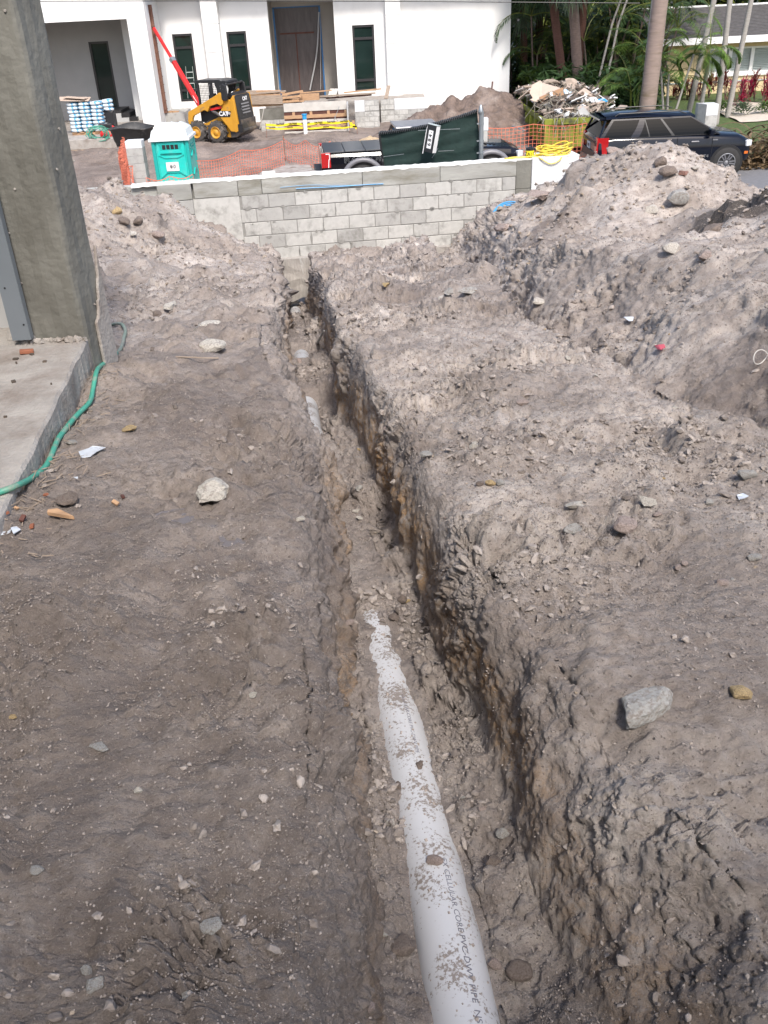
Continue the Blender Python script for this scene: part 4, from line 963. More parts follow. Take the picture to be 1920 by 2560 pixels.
# ================================================================== beyond the wall
GZ = -3.6
# yard
def sheet_grid(name, x0, x1, y0, y1, nx_, ny_, hf, m, kind='structure', label=None):
    X_, Y_ = np.meshgrid(np.linspace(x0, x1, nx_), np.linspace(y0, y1, ny_)); Z_ = hf(X_.ravel(), Y_.ravel())
    V = np.c_[X_.ravel(), Y_.ravel(), Z_]; o = link(name, np_mesh(name, V, grid_faces(ny_, nx_), m)); return tag(o, label, kind=kind)
def yard_h(x, y):
    P_ = np.c_[x, y, x*0]; w = sstep(6.5, 5.5, x)
    return GZ+(fbm(P_*.5, 4, 201)*.16+fbm(P_*2.5, 4, 211)*.10)*np.clip(w, 0.0, 1)-.10*(1-w)-.12*sstep(46, 50, y)
sheet_grid('yard', -22, 26, 15.2, 58, 330, 300, yard_h, M['yard'])
sheet_grid('far_ground', -400, 400, -60, 900, 12, 12, lambda x, y: x*0+GZ-.6, M['farland'])
b = B(); b.sheet([(6.2, 16, GZ-.02), (40, 16, GZ-.02), (40, 30.2, GZ-.02), (6.2, 30.2, GZ-.02)]); o = b.build('road', M['asphalt']); o['kind'] = 'structure'
def lawn_h(x, y): return GZ-.06+.008*(y-30)+fbm(np.c_[x, y, x*0]*.7, 3, 221)*.05
sheet_grid('lawn', 8, 40, 30.1, 50, 90, 60, lawn_h, M['lawn'])
sheet_grid('sand_bed', 14.6, 32, 37.5, 43, 60, 30, lambda x, y: lawn_h(x, y)+.05+fbm(np.c_[x, y, x*0]*1.2, 3, 225)*.08, M['sand'])
def mound_mesh(name, cx, cy, rx, ry, h, m, label, seed, n=120, peaks=None, base=GZ, rough=.12, kind='structure'):
    X_, Y_ = np.meshgrid(np.linspace(-1.25, 1.25, n), np.linspace(-1.25, 1.25, n)); X_ = X_.ravel(); Y_ = Y_.ravel()
    x = cx+X_*rx; y = cy+Y_*ry; z = 0*x
    if peaks:
        for (a, c, s, hh) in peaks: z = np.maximum(z, hh*np.clip(1-np.hypot((x-a)/s, (y-c)/(s*1.0)), 0, 1)**.9)
    else: z = h*np.clip(1-np.hypot(X_, Y_), 0, 1)**.85
    P_ = np.c_[x, y, z]; wgt = np.clip(z/h*2, 0, 1)
    z = z+wgt*(fbm(P_*1.3, 4, seed)*rough*2+fbm(P_*5, 3, seed+5)*rough)-.12*(z <= 0.01)
    V = np.c_[x, y, base+z]; o = link(name, np_mesh(name, V, grid_faces(n, n), m)); return tag(o, label, kind=kind)
# far soil mound in front of the house (peaks from the photo)
fm = []
for px, py, Yd, s in [(1215, 222, 37.5, 2.9), (1130, 250, 37.5, 2.4), (1250, 235, 38, 2.6), (1060, 285, 37, 1.8), (1010, 305, 37, 1.6), (1290, 290, 38, 1.8)]:
    p = PY(px, py, Yd); fm.append((p.x, Yd, s, p.z-GZ+.1))
fmd = mound_mesh('soil_mound', 4.6, 37.3, 4.8, 3.6, 2.2, M['farm'], 'brown soil heap in front of the white house', 231, 150, fm, rough=.16)
b = B(); p = PY(1231, 222, 37.4); b.bar(p-Vector((0.05, 0, .3)), p+Vector((0, 0, .25)), .05, .05); tag(b.build('broken_post', M['woodd']), 'dark broken stake standing on top of the far soil heap', 'stake')
p = PY(925, 330, 33.5)
mound_mesh('wood_chip_heap', p.x, 33.8, 1.3, 1.1, .75, M['chips'], 'pale heap of wood chips behind the pickup truck', 241, 70, rough=.05, kind=None)
o = bpy.data.objects['wood_chip_heap']; tag(o, 'pale heap of wood chips behind the pickup truck', 'chip heap'); 
mound_mesh('soil_mound', -8.2, 36.4, 3.4, 1.3, .5, M['yard'], 'low ridge of grey soil under the porch slab', 251, 70, rough=.1)
p = PY(790, 345, 35); mound_mesh('soil_mound', p.x-.6, 35.5, 3.5, 2, .45, M['yard'], 'low grey soil hump in the yard', 252, 70, rough=.1)
p = PY(560, 385, 31.5); mound_mesh('soil_mound', p.x, 32, 4, 2.5, .55, M['yard'], 'low soil hump beside the orange mesh', 253, 80, rough=.1)
# crushed brick strip along the orange mesh
sheet_grid('brick_rubble_strip', -7.5, -1.9, 26.0, 31.2, 120, 90, lambda x, y: yard_h(x, y)+.02+fbm(np.c_[x, y, x*0]*4, 3, 261)*.05+.12*sstep(31.2, 29, y)*sstep(25.8, 27.5, y), M['redbed'])
p = PZ(790, 385, GZ)
b = B(); b.hexa([(q.x, q.y, z) for z, dd in ((GZ-.1, 0), (GZ+.22, .06)) for q in (Vector((-3.5+dd, 29.6+dd, 0)), Vector((-1.6-dd, 29.6+dd, 0)), Vector((-1.9-dd, 32.2-dd, 0)), Vector((-3.4+dd, 32.4-dd, 0)))])
tag(b.build('concrete_patch', M['slab'], bevel=.03), 'pale concrete slab patch in the yard behind the orange mesh', 'slab patch')

# ------------------------------------------------------------------ white house
HY = 45.0
def box_px(b, x0, x1, ym, z0, z1, Y0, Y1):   # pixel x-range read at image row ym, world z range
    a = PY(x0, ym, Y0).x; c = PY(x1, ym, Y0).x; b.span((a, Y0, z0), (c, Y1, z1)); return a, c
hs = thing('white_house', 'new white stuccoed house with tall dark windows and an unfinished entry', 'house', (-4, 46, GZ))
TOP = 1.9
fz = GZ+.75                                    # floor level of the platform
b = B()
xW1a = PY(385, 150, HY).x; xW1b = PY(520, 150, HY).x
xW2a, xW2b = PY(545, 150, HY).x, PY(680, 150, HY).x
xW3a, xW3b = PY(841, 150, HY).x, PY(970, 150, HY).x
xR1 = PY(1275, 130, HY).x
def wall_with_hole(b, xa, xb, z0, z1, holes, Y0, th=.25):
    xs = [xa]
    for (h0, h1, q0, q1) in holes:
        b.span((xs[-1], Y0, z0), (h0, Y0+th, z1)); b.span((h0, Y0, z0), (h1, Y0+th, q0)); b.span((h0, Y0, q1), (h1, Y0+th, z1)); xs.append(h1)
    b.span((xs[-1], Y0, z0), (xb, Y0+th, z1))
wins = []
def win(px0, px1, pyt, pyb, Yp):
    ym = (pyt+pyb)/2; a = PY(px0, ym, Yp).x; c = PY(px1, ym, Yp).x; zt = PY((px0+px1)/2, pyt, Yp).z; zb = PY((px0+px1)/2, pyb, Yp).z
    wins.append((a, c, zb, zt, Yp)); return (a, c, zb, zt)
w1 = win(441, 490, 84, 254, HY); w2 = win(573, 622, 78, 225, HY); w2 = (w2[0], w2[1], w1[2], w2[3]); wins[-1] = w2+(HY,)
w3 = win(884, 938, 62, 228, HY)
wall_with_hole(b, xW1a-1.2, xW2a+.05, GZ-.3, TOP, [w1], HY)
wall_with_hole(b, xW2a+.052, xW2b, GZ-.3, TOP, [w2], HY)
wall_with_hole(b, xW3a, xW3b+.6, GZ-.3, TOP, [w3], HY)
b.span((xW3b+.602, HY-.002, GZ-.3), (xR1, HY+.25, TOP)); b.span((xR1-.25, HY+.25, GZ-.3), (xR1, HY+9, TOP))
b.build('wall', M['stucco'], hs)
def window(w, th=.12, splits=(.8, .17)):
    a, c, z0, z1, Yp = w; f = B(); t = .09
    for q in ((a, z0, a+t, z1), (c-t, z0, c, z1), (a+t, z0, c-t, z0+t), (a+t, z1-t, c-t, z1)): f.span((q[0], Yp+.03, q[1]), (q[2], Yp+.13, q[3]))
    for s in splits: zz = z0+(z1-z0)*s; f.span((a+t, Yp+.04, zz-.05), (c-t, Yp+.13, zz+.05))
    fr = f.build('window', M['frame'], hs)
    zz = [z0+t]+[z0+(z1-z0)*s for s in sorted(splits)]+[z1-t]
    for i in range(len(zz)-1):
        g = B(); g.span((a+t-.01, Yp+.09, zz[i]+.05*(i > 0)), (c-t+.01, Yp+.10, zz[i+1]-.05*(i < len(zz)-2))); g.build('pane', M['glass'], fr)
for w in wins: window(w)
# projecting pillars and the band joints
b = B(); xp0, xp1 = PY(512, 110, HY-.6).x, PY(552, 110, HY-.6).x
zj = [PY(530, y_, HY-.6).z for y_ in (60, 132, 207)]
def pillar(xa, xb, Y0, name='pillar'):
    zs = [GZ-.2]+sorted(zj)+[TOP]
    for i in range(len(zs)-1):
        b = B(); b.span((xa, Y0, zs[i]+.008), (xb, HY-.004, zs[i+1]-.008)); b.build(name, M['stucco'], hs, bevel=.01)
    b = B(); b.span((xa+.02, Y0+.02, GZ-.2), (xb-.02, HY-.006, TOP)); b.build('pillar_core', M['stuccog'], hs)
pillar(xp0, xp1, HY-.6)
pillar(PY(966, 110, HY-.35).x, PY(1003, 110, HY-.35).x, HY-.35)
# entry recess
b = B(); rY = HY+1.9
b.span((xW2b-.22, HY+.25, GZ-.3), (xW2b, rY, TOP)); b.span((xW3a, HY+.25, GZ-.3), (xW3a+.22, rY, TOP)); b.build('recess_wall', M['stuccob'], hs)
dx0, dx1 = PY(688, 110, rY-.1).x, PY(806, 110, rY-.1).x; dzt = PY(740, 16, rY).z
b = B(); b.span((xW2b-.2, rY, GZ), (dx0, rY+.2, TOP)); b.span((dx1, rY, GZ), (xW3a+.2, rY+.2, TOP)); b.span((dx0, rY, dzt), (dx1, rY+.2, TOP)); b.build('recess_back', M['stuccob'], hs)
b = B(); b.span((dx0, rY+.05, GZ+.2), (dx1, rY+.06, dzt)); dr = b.build('door_opening_film', M['film'], hs)
b = B(); zt_ = PY(740, 82, rY).z; b.span((dx0+.25, rY+.03, zt_-.05), (dx1-.35, rY+.045, zt_+.02)); b.span((dx0+.95, rY+.03, fz), (dx0+1.0, rY+.045, zt_-.05)); b.build('door_frame_line', M['woodd'], dr)
b = B()
for xx in (dx0, dx1-.07): b.span((xx, rY-.02, fz), (xx+.07, rY-.005, dzt))
b.build('tape_edge', M['tape'], hs)
b = B(); b.span((dx0, rY-.02, dzt-.04), (dx1, rY-.005, dzt)); b.build('tape_edge', M['tape'], hs)
b = B(); p0, p1 = PY(797, 30, rY-.2), PY(775, 225, rY-.2); p0.x += 0; b.tube(smooth_path([p0, p0.lerp(p1, .5)+Vector((.12, 0, 0)), p1], 6), .035, 6); b.tube(smooth_path([p0+Vector((.05, 0, 0)), p0.lerp(p1, .5)+Vector((.3, 0, .2)), p1+Vector((.5, 0, 0))], 6), .012, 5); b.build('hanging_strap', M['stuccog'], hs)
# eave and roof above the frame of the picture
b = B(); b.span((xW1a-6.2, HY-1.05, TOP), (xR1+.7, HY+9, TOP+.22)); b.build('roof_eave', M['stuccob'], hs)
b = B(); yy0 = HY-1.0; b.hexa([(xW1a-6.2, yy0, TOP+.221), (xR1+.7, yy0, TOP+.221), (xR1+.7, HY+9, TOP+.221), (xW1a-6.2, HY+9, TOP+.221), (xW1a-5, yy0+3, TOP+1.6), (xR1-2, yy0+3, TOP+1.6), (xR1-2, HY+6, TOP+1.6), (xW1a-5, HY+6, TOP+1.6)]); b.build('roof', M['shingle'], hs)
# porch wing on the left
PYW = 42.2
b = B(); ox0 = PY(60, 180, PYW).x; ox1 = PY(338, 180, PYW).x; zo = PY(200, 53, PYW).z; px1 = PY(384, 180, PYW).x
b.span((ox1, PYW, GZ), (px1, PYW+.9, TOP)); b.span((-26, PYW, zo), (ox1, PYW+.6, TOP)); b.span((-26, PYW, GZ), (-15.6, PYW+.6, zo))
b.span((px1-.3, PYW+.9, GZ), (px1, HY, TOP)); b.build('porch_wall', M['stucco'], hs)
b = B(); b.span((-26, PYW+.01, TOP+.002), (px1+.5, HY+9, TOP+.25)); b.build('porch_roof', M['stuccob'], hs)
bkY = 46.4
wp_ = win(236, 285, 103, 280, bkY); wins.pop()
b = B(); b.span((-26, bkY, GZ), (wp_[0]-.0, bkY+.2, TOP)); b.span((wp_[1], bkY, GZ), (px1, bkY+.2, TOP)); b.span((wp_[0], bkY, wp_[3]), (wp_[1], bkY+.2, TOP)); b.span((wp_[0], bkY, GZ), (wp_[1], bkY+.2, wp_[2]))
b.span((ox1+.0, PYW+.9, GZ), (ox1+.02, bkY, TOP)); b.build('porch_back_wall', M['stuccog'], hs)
window(wp_+(bkY,), splits=())
# porch steps seen from the side: pale cheek with dark treads above
sz = PY(280, 288, 44.6)
xs0 = PY(272, 300, 44.6).x
b = B(); stepw = PY(300, 300, 44.6).x-PY(285, 300, 44.6).x
base_z = PY(270, 333, 44.6).z
poly = [(xs0-1.6, base_z)]; zt = PY(275, 285, 44.6).z; d_ = .19
pts2 = [(xs0-1.6, base_z), (xs0-1.6, zt)]; X_c = PY(302, 285, 44.6).x; Zc = zt
for i in range(5): pts2 += [(X_c, Zc), (X_c, Zc-d_)]; X_c += .33; Zc -= d_
pts2 += [(X_c, base_z)]
b.prism([(q[0], 44.6, q[1]) for q in pts2], (0, .12, 0)); b.build('step_cheek', M['stuccog'], hs)
b = B(); X_c = PY(302, 285, 44.6).x; Zc = zt; 
for i in range(5): b.span((X_c-.02, 44.75, Zc-d_), (X_c+.35, bkY, Zc-.0)); X_c += .33; Zc -= d_
b.span((xs0-.8, 44.75, zt-.02), (PY(302, 285, 44.6).x, bkY, zt+.12)); b.build('dark_steps', M['frame'], hs)
# porch slab
ps = PY(240, 348, 39.2)
b = B(); b.span((-26, 39.3, ps.z-.38), (PY(306, 342, 39.3).x, 46.3, ps.z)); b.build('porch_slab', M['slab'], hs, bevel=.02)
b = B(); n = 40; V = []
for i in range(n+1):
    xx = -16+(PY(300, 342, 39.3).x+16)*i/n; V += [(xx, 39.29, ps.z-.38), (xx, 38.6+.15*math.sin(i*.9), ps.z-.55+.05*math.sin(i*2.1)), (xx, 38.3+.1*math.sin(i*1.7), GZ-.05)]
M['sandclay'] = mat('sandy_bank_soil', (.36, .27, .19), .95, var=.3, scale=3, dirt=(.28, .14, .06), dscale=1.2, dlo=.55, dhi=.68, bump=.6, bscale=15)
b.add(V, [(i*3+k, i*3+k+1, i*3+k+4, i*3+k+3) for i in range(n) for k in range(2)]); o = b.build('sand_bank', M['sandclay']); o['kind'] = 'structure'
# plinth walls of the entry platform
def block_panel(parent, xa, xb, za, zb, Y0, th=.2, bl=.4, bh=.2, name='block', m='block'):
    b = B(); b.span((xa, Y0+.012, za), (xb, Y0+th, zb)); b.build('mortar', M['mortar'], parent)
    r = 0; z = zb
    while z > za+.05:
        x_ = xa-(bl/2 if r % 2 else 0)
        while x_ < xb-.02:
            a = max(x_, xa); c = min(x_+bl, xb)
            if c-a > .06: q = B(); q.span((a+.008, Y0+random.uniform(-.004, .004), max(za, z-bh)+.008), (c-.008, Y0+.05, z-.004)); q.build(name, M[random.choice([m, 'block', 'block2'])], parent)
            x_ += bl
        z -= bh; r += 1
pf = thing('entry_plinth', 'grey block plinth walls flanking the formwork steps at the entry', 'plinth', (-3, 42, GZ))
SY = 41.4
def pxX(px, py, Y): return PY(px, py, Y).x
xa, xb = pxX(650, 290, SY), pxX(711, 290, SY); zt = PY(680, 272, SY).z
b = B(); b.span((xa, SY, zt-.42), (xb, SY+.25, zt)); b.build('rendered_band', M['concrete'], pf)
block_panel(pf, xa, xb, GZ-.2, zt-.425, SY, .25)
xa, xb = pxX(888, 290, SY+.4), pxX(949, 290, SY+.4); zt = PY(915, 252, SY+.4).z
b = B(); b.span((xa-.0, SY+.4, zt-.42), (xa+.42, SY+.7, zt)); b.build('rendered_band', M['plaster'], pf)
block_panel(pf, xa+.43, xb, zt-.42, zt, SY+.4, .25); block_panel(pf, xa, xb, GZ-.2, zt-.425, SY+.4, .25)
xa2 = pxX(952, 280, SY+1.2); xb2 = pxX(1066, 260, SY+1.2); zt2 = PY(1010, 247, SY+1.2).z
b = B(); b.span((xa2+.6, SY+1.2, zt2-.42), (xb2, SY+1.5, zt2)); b.build('rendered_band', M['plaster'], pf)
block_panel(pf, xa2, xa2+.59, zt2-.42, zt2, SY+1.2, .25); block_panel(pf, xa2, xb2, GZ-.2, zt2-.425, SY+1.2, .25)
b = B(); b.span((pxX(655, 270, SY), SY+1.6, GZ), (xb2, HY-.01, zt2-.05)); b.build('platform', M['slab'], pf)
b = B(); q0 = pxX(402, 300, 43.2); q1 = pxX(463, 300, 43.2); zz = PY(430, 283, 43.2).z; b.span((q0, 43.2, GZ), (q1, HY-.02, zz)); tag(b.build('concrete_plinth', M['block2'], bevel=.01), 'low grey concrete plinth at the foot of the rusty rebar cage', 'plinth')
b = B()
for i in range(4): b.box(PY(426+i*5, 281, 43.5)+Vector((0, 0, .03)), (.22, .12, .06), (0, 0, random.random()))
tag(b.build('brick_offcuts', M['wood']), 'few tan brick offcuts on the low grey plinth', 'brick')
# formwork steps
fk = thing('formwork_steps', 'wooden formwork for entry steps with pale and tan boards', 'formwork', (-2.8, 41.2, GZ))
rows = [(271, 290, 'woodw', 0), (302, 311, 'wood', .25), (318, 327, 'woodw', .35), (332, 341, 'wood', .6), (341, 350, 'woodw', .8)]
zr = [(PY(750, a-4, SY-.2-d_).z, PY(750, a_+1-4, SY-.2-d_).z, m_, d_) for (a, a_, m_, d_) in rows]
xL = pxX(712, 300, SY); xR = pxX(868, 300, SY)
tops = np.linspace(PY(750, 266, SY).z, PY(750, 330, SY-.9).z+.0, 5)
specs = [(0, .33, 'woodw', 0), (.45, .13, 'wood', .2), (.64, .13, 'woodw', .35), (.83, .13, 'wood', .5), (1.02, .14, 'woodw', .65)]
z0 = PY(790, 255, SY).z
for dz, hh, m_, dy in specs:
    b = B(); b.span((xL, SY-dy-.05, z0-dz-hh), (xR+.12*dy*4*.3, SY-dy, z0-dz)); b.build('riser_board', M[m_], fk)
b = B(); b.span((xL, SY-.02, GZ), (xR, SY+.3, z0-.34)); b.build('dark_back', M['woodd'], fk)
for r_, (zz, dy) in enumerate([(.34, .1), (.74, .40)]):
    for i in range(4):
        xx = xL+.35+(xR-xL)*(i+.4*(r_))/3.6; b = B(); b.span((xx, SY-dy-.1, z0-zz-.2), (xx+.11, SY-dy, z0-zz+.0)); b.build('cleat', M['wood'], fk)
b = B(); b.span((xR+.02, SY-.9, GZ), (xR+.08, SY+.2, z0-.05)); b.build('side_board', M['stuccog'], fk)
b = B(); p0, p1 = PY(848, 266, SY-.9), PY(832, 310, SY-1.0); b.bar(p0, p1, .02, .02); b.bar(PY(835, 290, SY-.9), PY(862, 325, SY-1.0), .015, .015); b.bar(PY(858, 300, SY-1), PY(838, 325, SY-1.0), .015, .015); b.build('tie_wire', M['galv'], fk)
# lumber pile and boards
lp = thing('lumber_pile', 'untidy pile of weathered boards stacked beside the entry steps', 'lumber', tuple(PY(680, 262, 41.8)))
random.seed(9)
z00 = PY(680, 268, 41.7).z
for r_ in range(6):
    for i in range(3):
        L_ = random.uniform(1.3, 2.7)*(1-.05*r_); cx = pxX(678, 255, 41.7)+random.uniform(-.45, .45)-.1*r_; b = B()
        b.box((cx, 41.7+.28*i+random.uniform(-.05, .05), z00+.10+.095*r_), (L_, .22, random.choice([.04, .09, .09])), (random.uniform(-.04, .04), random.uniform(-.03, .03), random.uniform(-.16, .16)))
        b.build('board', M[random.choice(['wood', 'woodg', 'woodg', 'wood'])], lp)
b = B(); b.box((pxX(662, 250, 41.5), 41.45, z00+.32), (1.5, .04, .34), (0, .03, .02)); b.build('board', M['woodg'], lp)
for i in range(3): b = B(); b.box((pxX(720, 240, 41.6)+.1*i, 41.6, z00+.2+.16*i), (.9, .05, .08), (0, -.05*i, .2)); b.build('board', M['wood'], lp)
bl_ = thing('plank_row', 'long tan planks lying flat above the formwork steps', 'planks', tuple(PY(850, 250, 42)))
z1_ = z0+.02
for i, (a, c, m_, zz, hh) in enumerate([(750, 799, 'wood', 0, .26), (800, 940, 'woodg', .10, .06), (815, 930, 'woodd', .02, .06), (750, 830, 'wood', .27, .04), (860, 955, 'wood', .20, .05)]):
    b = B(); A_ = pxX(a, 250, 42.0); C_ = pxX(c, 250, 42.0); b.box(((A_+C_)/2, 42.0+.12*i, z1_+zz+hh/2), (C_-A_, .1, hh), (0, -.012*i, 0)); b.build('plank', M[m_], bl_)
for i, (px, lab) in enumerate([(829, 'left'), (834, 'second'), (839, 'third'), (843, 'right')]):
    b = B(); a = PY(px-7, 243, 43.6); c = PY(px, 222, 43.9); b.bar(a, c, .12, .03); tag(b.build('leaning_board', M['woodw']), {'left': 'leftmost', 'second': 'second from left', 'third': 'third from left', 'right': 'rightmost'}[lab]+' short pale board leaning in the entry recess', 'board', 'short boards leaning in the entry')
b = B(); b.bar(PY(965, 247, 43.4), PY(972, 214, 43.9), .16, .04); tag(b.build('leaning_board', M['woodg']), 'narrow grey board leaning against the right pillar of the house', 'board')
# caution tape fence
ctf = thing('caution_tape_fence', 'two lengths of yellow caution tape strung on thin stakes before the steps', 'tape fence', tuple(PY(770, 330, 39.5)))
TY = 40.0
def tape(pa, pb, wv, ny=0):
    a = PY(*pa, TY); c = PY(*pb, TY-ny); b = B(); n = 14; V = []
    for i in range(n+1):
        t = i/n; p = a.lerp(c, t)-Vector((0, 0, .05*math.sin(t*PI*3)**2)); V += [p+Vector((0, 0, wv)), p-Vector((0, 0, wv))]
    b.add(V, [(i*2, i*2+1, i*2+3, i*2+2) for i in range(n)]); return b
tape((664, 312), (873, 303), .042).build('tape', M['ytape'], ctf); tape((664, 320), (892, 316), .032).build('tape', M['ytape'], ctf); tape((873, 305), (892, 318), .06).build('tape', M['ytape'], ctf)
for i in range(6):
    p = PY(700+32*i, 310.5-1.45*i, TY-.02); text_on('tape_print', 'CAUTION', .075, p, (1, 0, 0), (0, 0, 1), M['ink'], ctf, .001, bold=.004)
for i in range(5):
    p = PY(680+45*i, 319-.8*i, TY-.02); text_on('tape_print', 'CAUTION', .055, p, (1, 0, 0), (0, 0, 1), M['ink'], ctf, .001, bold=.003)
for px, py in ((664, 316), (873, 308), (892, 316)):
    a = PY(px, py-5, TY); b = B(); b.bar((a.x, a.y, GZ-.3), (a.x, a.y, a.z+.05), .02, .02); b.build('stake', M['rust'], ctf)
# upright drain stub
st2 = thing('standpipe', 'white plastic standpipe with a blue taped top before the steps', 'pipe', tuple(PY(764, 328, 39.9)))
a = PY(764, 329, 39.9); c = PY(761, 286, 39.9); c.x = a.x; mid_ = a.lerp(c, .72); b = B(); b.cyl(a-Vector((0, 0, .2)), mid_, .085, 14); b.build('pipe_wall', M['wtrim'], st2, smooth=False); b = B(); b.cyl(mid_, c, .092, 14); b.cyl(c-Vector((0, 0, .02)), c+Vector((0, 0, .02)), .11, 14); b.build('taped_top', M['bluep'], st2)
# rusty rebar cage leaning at the pillar, and red pole
rc = thing('rebar_cage', 'tall rusty rebar cage standing against the white pillar', 'rebar cage', tuple(PY(404, 283, 43)))
def lean(px0, py0, px1, py1, Ya, Yb): return PY(px0, py0, Ya), PY(px1, py1, Yb)
a, c = lean(409, 283, 368, 12, 43.1, 43.1); c.x = a.x-.02
for dx in (-.13, -.045, .045, .13):
    for dy in (0, .2): b = B(); b.tube([a+Vector((dx, dy, 0)), c+Vector((dx, dy, 0))], .026, 6); b.build('bar', M['rust'], rc)
for i in range(13):
    p = a.lerp(c, (i+.5)/13)
    b = B(); b.span((p.x-.17, p.y-.03, p.z-.014), (p.x+.17, p.y+.23, p.z+.014)); b.build('tie', M['rust'], rc)
b = B(); b.span((a.x-.15, a.y+.03, a.z), (a.x+.15, a.y+.18, c.z)); b.build('cage_core', M['rust'], rc)
rp_ = thing('red_pole', 'red telescopic steel boom slanting up to the rebar cage', 'boom', tuple(PY(500, 265, 41.6)))
a, c = PY(502, 268, 41.2), PY(384, 70, 42.9); k = a.lerp(c, .60)
b = B(); b.bar(a, k, .17, .14); b.build('outer_tube', M['red'], rp_, bevel=.01)
b = B(); b.bar(k, c, .10, .09); b.build('inner_tube', M['red'], rp_)
b = B(); b.bar(k-(c-a).normalized()*.1, k+(c-a).normalized()*.08, .2, .18); b.build('collar', M['galv'], rp_)
for i in range(9):
    p = a.lerp(k, (i+1)/10); b = B(); b.lathe([(0, .012), (.022, .012), (.022, 0)], p+Vector((0, -.075, .0)), (0, -1, 0), 8); b.build('pin', M['wtrim'], rp_)
b = B(); b.bar(a+(c-a)*.06-Vector((0, .08, 0)), a+(c-a)*.15-Vector((0, .08, 0)), .09, .01); b.build('sticker', M['wtrim'], rp_)
# stepladder bars set just in front of the left tall pane
ld = thing('stepladder', 'pale aluminium stepladder seen in the left tall window', 'ladder', tuple(PY(478, 250, HY+.08)))
for xa_, xb_ in ((464, 470), (481, 488)):
    b = B(); b.bar(PY(xa_, 166, HY+.07), PY(xb_+(0 if xa_ < 470 else 2), 246, HY+.07), .025, .012); b.build('rail', M['shutter'], ld)
for i in range(4):
    y_ = 180+i*14; b = B(); b.bar(PY(466+i, y_+1, HY+.07), PY(483+i*1.2, y_, HY+.07), .03, .012, (0, 1, 0)); b.build('rung', M['shutter'], ld)
# overhead wire
b = B(); b.tube([PY(x_, 2+.0005*(x_-500)**2*.01, 20) for x_ in (-400, 0, 500, 1000, 1600)], .009, 6)
tag(b.build('power_line', M['black']), 'thin black overhead cable crossing in front of the white house', 'cable')

# ------------------------------------------------------------------ porch clutter
pz = ps.z
bs_ = thing('pallet', 'low wooden pallet under the cement bags on the porch', 'pallet', tuple(PY(225, 334, 41)))
PB = PY(222, 336, 40.6); zb = pz+.002
for i in range(3): b = B(); b.box((PB.x+.05, 40.75+.4*i, zb+.04), (1.5, .1, .08)); b.build('runner', M['wood'], bs_)
for i in range(5): b = B(); b.box((PB.x-.6+.32*i, 41.15, zb+.095), (.2, 1.0, .025)); b.build('slat', M['wood'], bs_)
bagb = B(); 
iv, if_ = IV2*1.0, IF2
sgn = lambda v, p: np.sign(v)*np.abs(v)**p
bv = np.stack([sgn(iv[:, 0], .45)*.24, sgn(iv[:, 1], .5)*.33, sgn(iv[:, 2], .75)*.078], 1)
bagme = np_mesh('cement_bag', bv, if_, M['bag'])
cols_ = [(-.50, 8), (-.02, 8), (.46, 8)]
names3 = ['left', 'middle', 'right']; ords = ['bottom', 'second from the bottom', 'third from the bottom', 'fourth from the bottom', 'fifth from the bottom', 'sixth from the bottom', 'second from the top', 'top']
for ci, (dx, nb) in enumerate(cols_):
    for k in range(nb):
        o = link('cement_bag', bagme); o.location = (PB.x+dx+random.uniform(-.02, .02), 40.95+random.uniform(-.02, .02), zb+.18+.142*k); o.rotation_euler = (0, random.uniform(-.05, .05), random.uniform(-.08, .08)); o.scale = (1, 1, random.uniform(.95, 1.05))
        tag(o, f'cement bag {ords[k]} in the {names3[ci]} stack on the porch', 'cement bag', 'cement bags stacked on the porch')
for k in range(3):
    o = link('cement_bag', bagme); o.location = (PB.x+.80, 41.35, zb+.55+.142*k+.35); o.rotation_euler = (0, random.uniform(-.1, .1), .3)
    tag(o, ['lowest', 'middle', 'upper'][k]+' pale bag in the short rear stack right of the cement bags', 'cement bag', 'cement bags stacked on the porch')
b = B(); b.box((PB.x+.80, 41.35, zb+.42), (.45, .5, .82)); tag(b.build('box_stack', M['machblk'], bevel=.03), 'dark crate under the short rear stack of pale bags', 'crate')
b = B(); b.box((PB.x-.40, 40.9, zb+1.36), (1.25, .7, .03), (.1, .06, .1)); b.box((PB.x-.3, 40.85, zb+1.41), (.9, .6, .03), (-.05, .10, -.1)); tag(b.build('cardboard_sheet', M['cardl']), 'tan cardboard sheets lying on top of the cement bags', 'cardboard')
hc = thing('hose_coil', 'loose coil of green hose hanging over the porch slab edge', 'hose', tuple(PY(250, 340, 39.6)))
b = B(); q = PY(248, 336, 39.5)
for i in range(12):
    r = random.uniform(.28, .5); ph = random.random()*6; b.tube([q+Vector((r*math.cos(t+ph)*1.0+random.uniform(-.05, .05), -.1+.14*math.sin(t), .05+r*.7*math.sin(t+ph)*.8)) for t in np.linspace(0, 5.2, 20)], .016, 5)
b.build('hose_loops', M['hose'], hc)
b = B(); q = PY(273, 336, 40.0); b.lathe([(0, -.36), (.13, -.34), (.19, -.28), (.2, .28), (.13, .34), (0, .36)], q+Vector((0, 0, -.02)), (1, 0, 0), 16); tt_ = thing('air_tank', 'small red compressor tank on the porch beside the green hose', 'tank', tuple(q)); b.build('tank_shell', M['red'], tt_, smooth=True)
b = B(); b.box(q+Vector((-.1, 0, .3)), (.5, .25, .22)); b.build('pump', M['machblk'], tt_, bevel=.03)
b = B(); q = PY(297, 335, 40.1); b.box(q+Vector((0, 0, .0)), (.62, .4, .34)); tag(b.build('toolbox', mat('dark_teal_box', (.03, .09, .10), .5), bevel=.03), 'dark teal toolbox beside the red tank', 'toolbox')
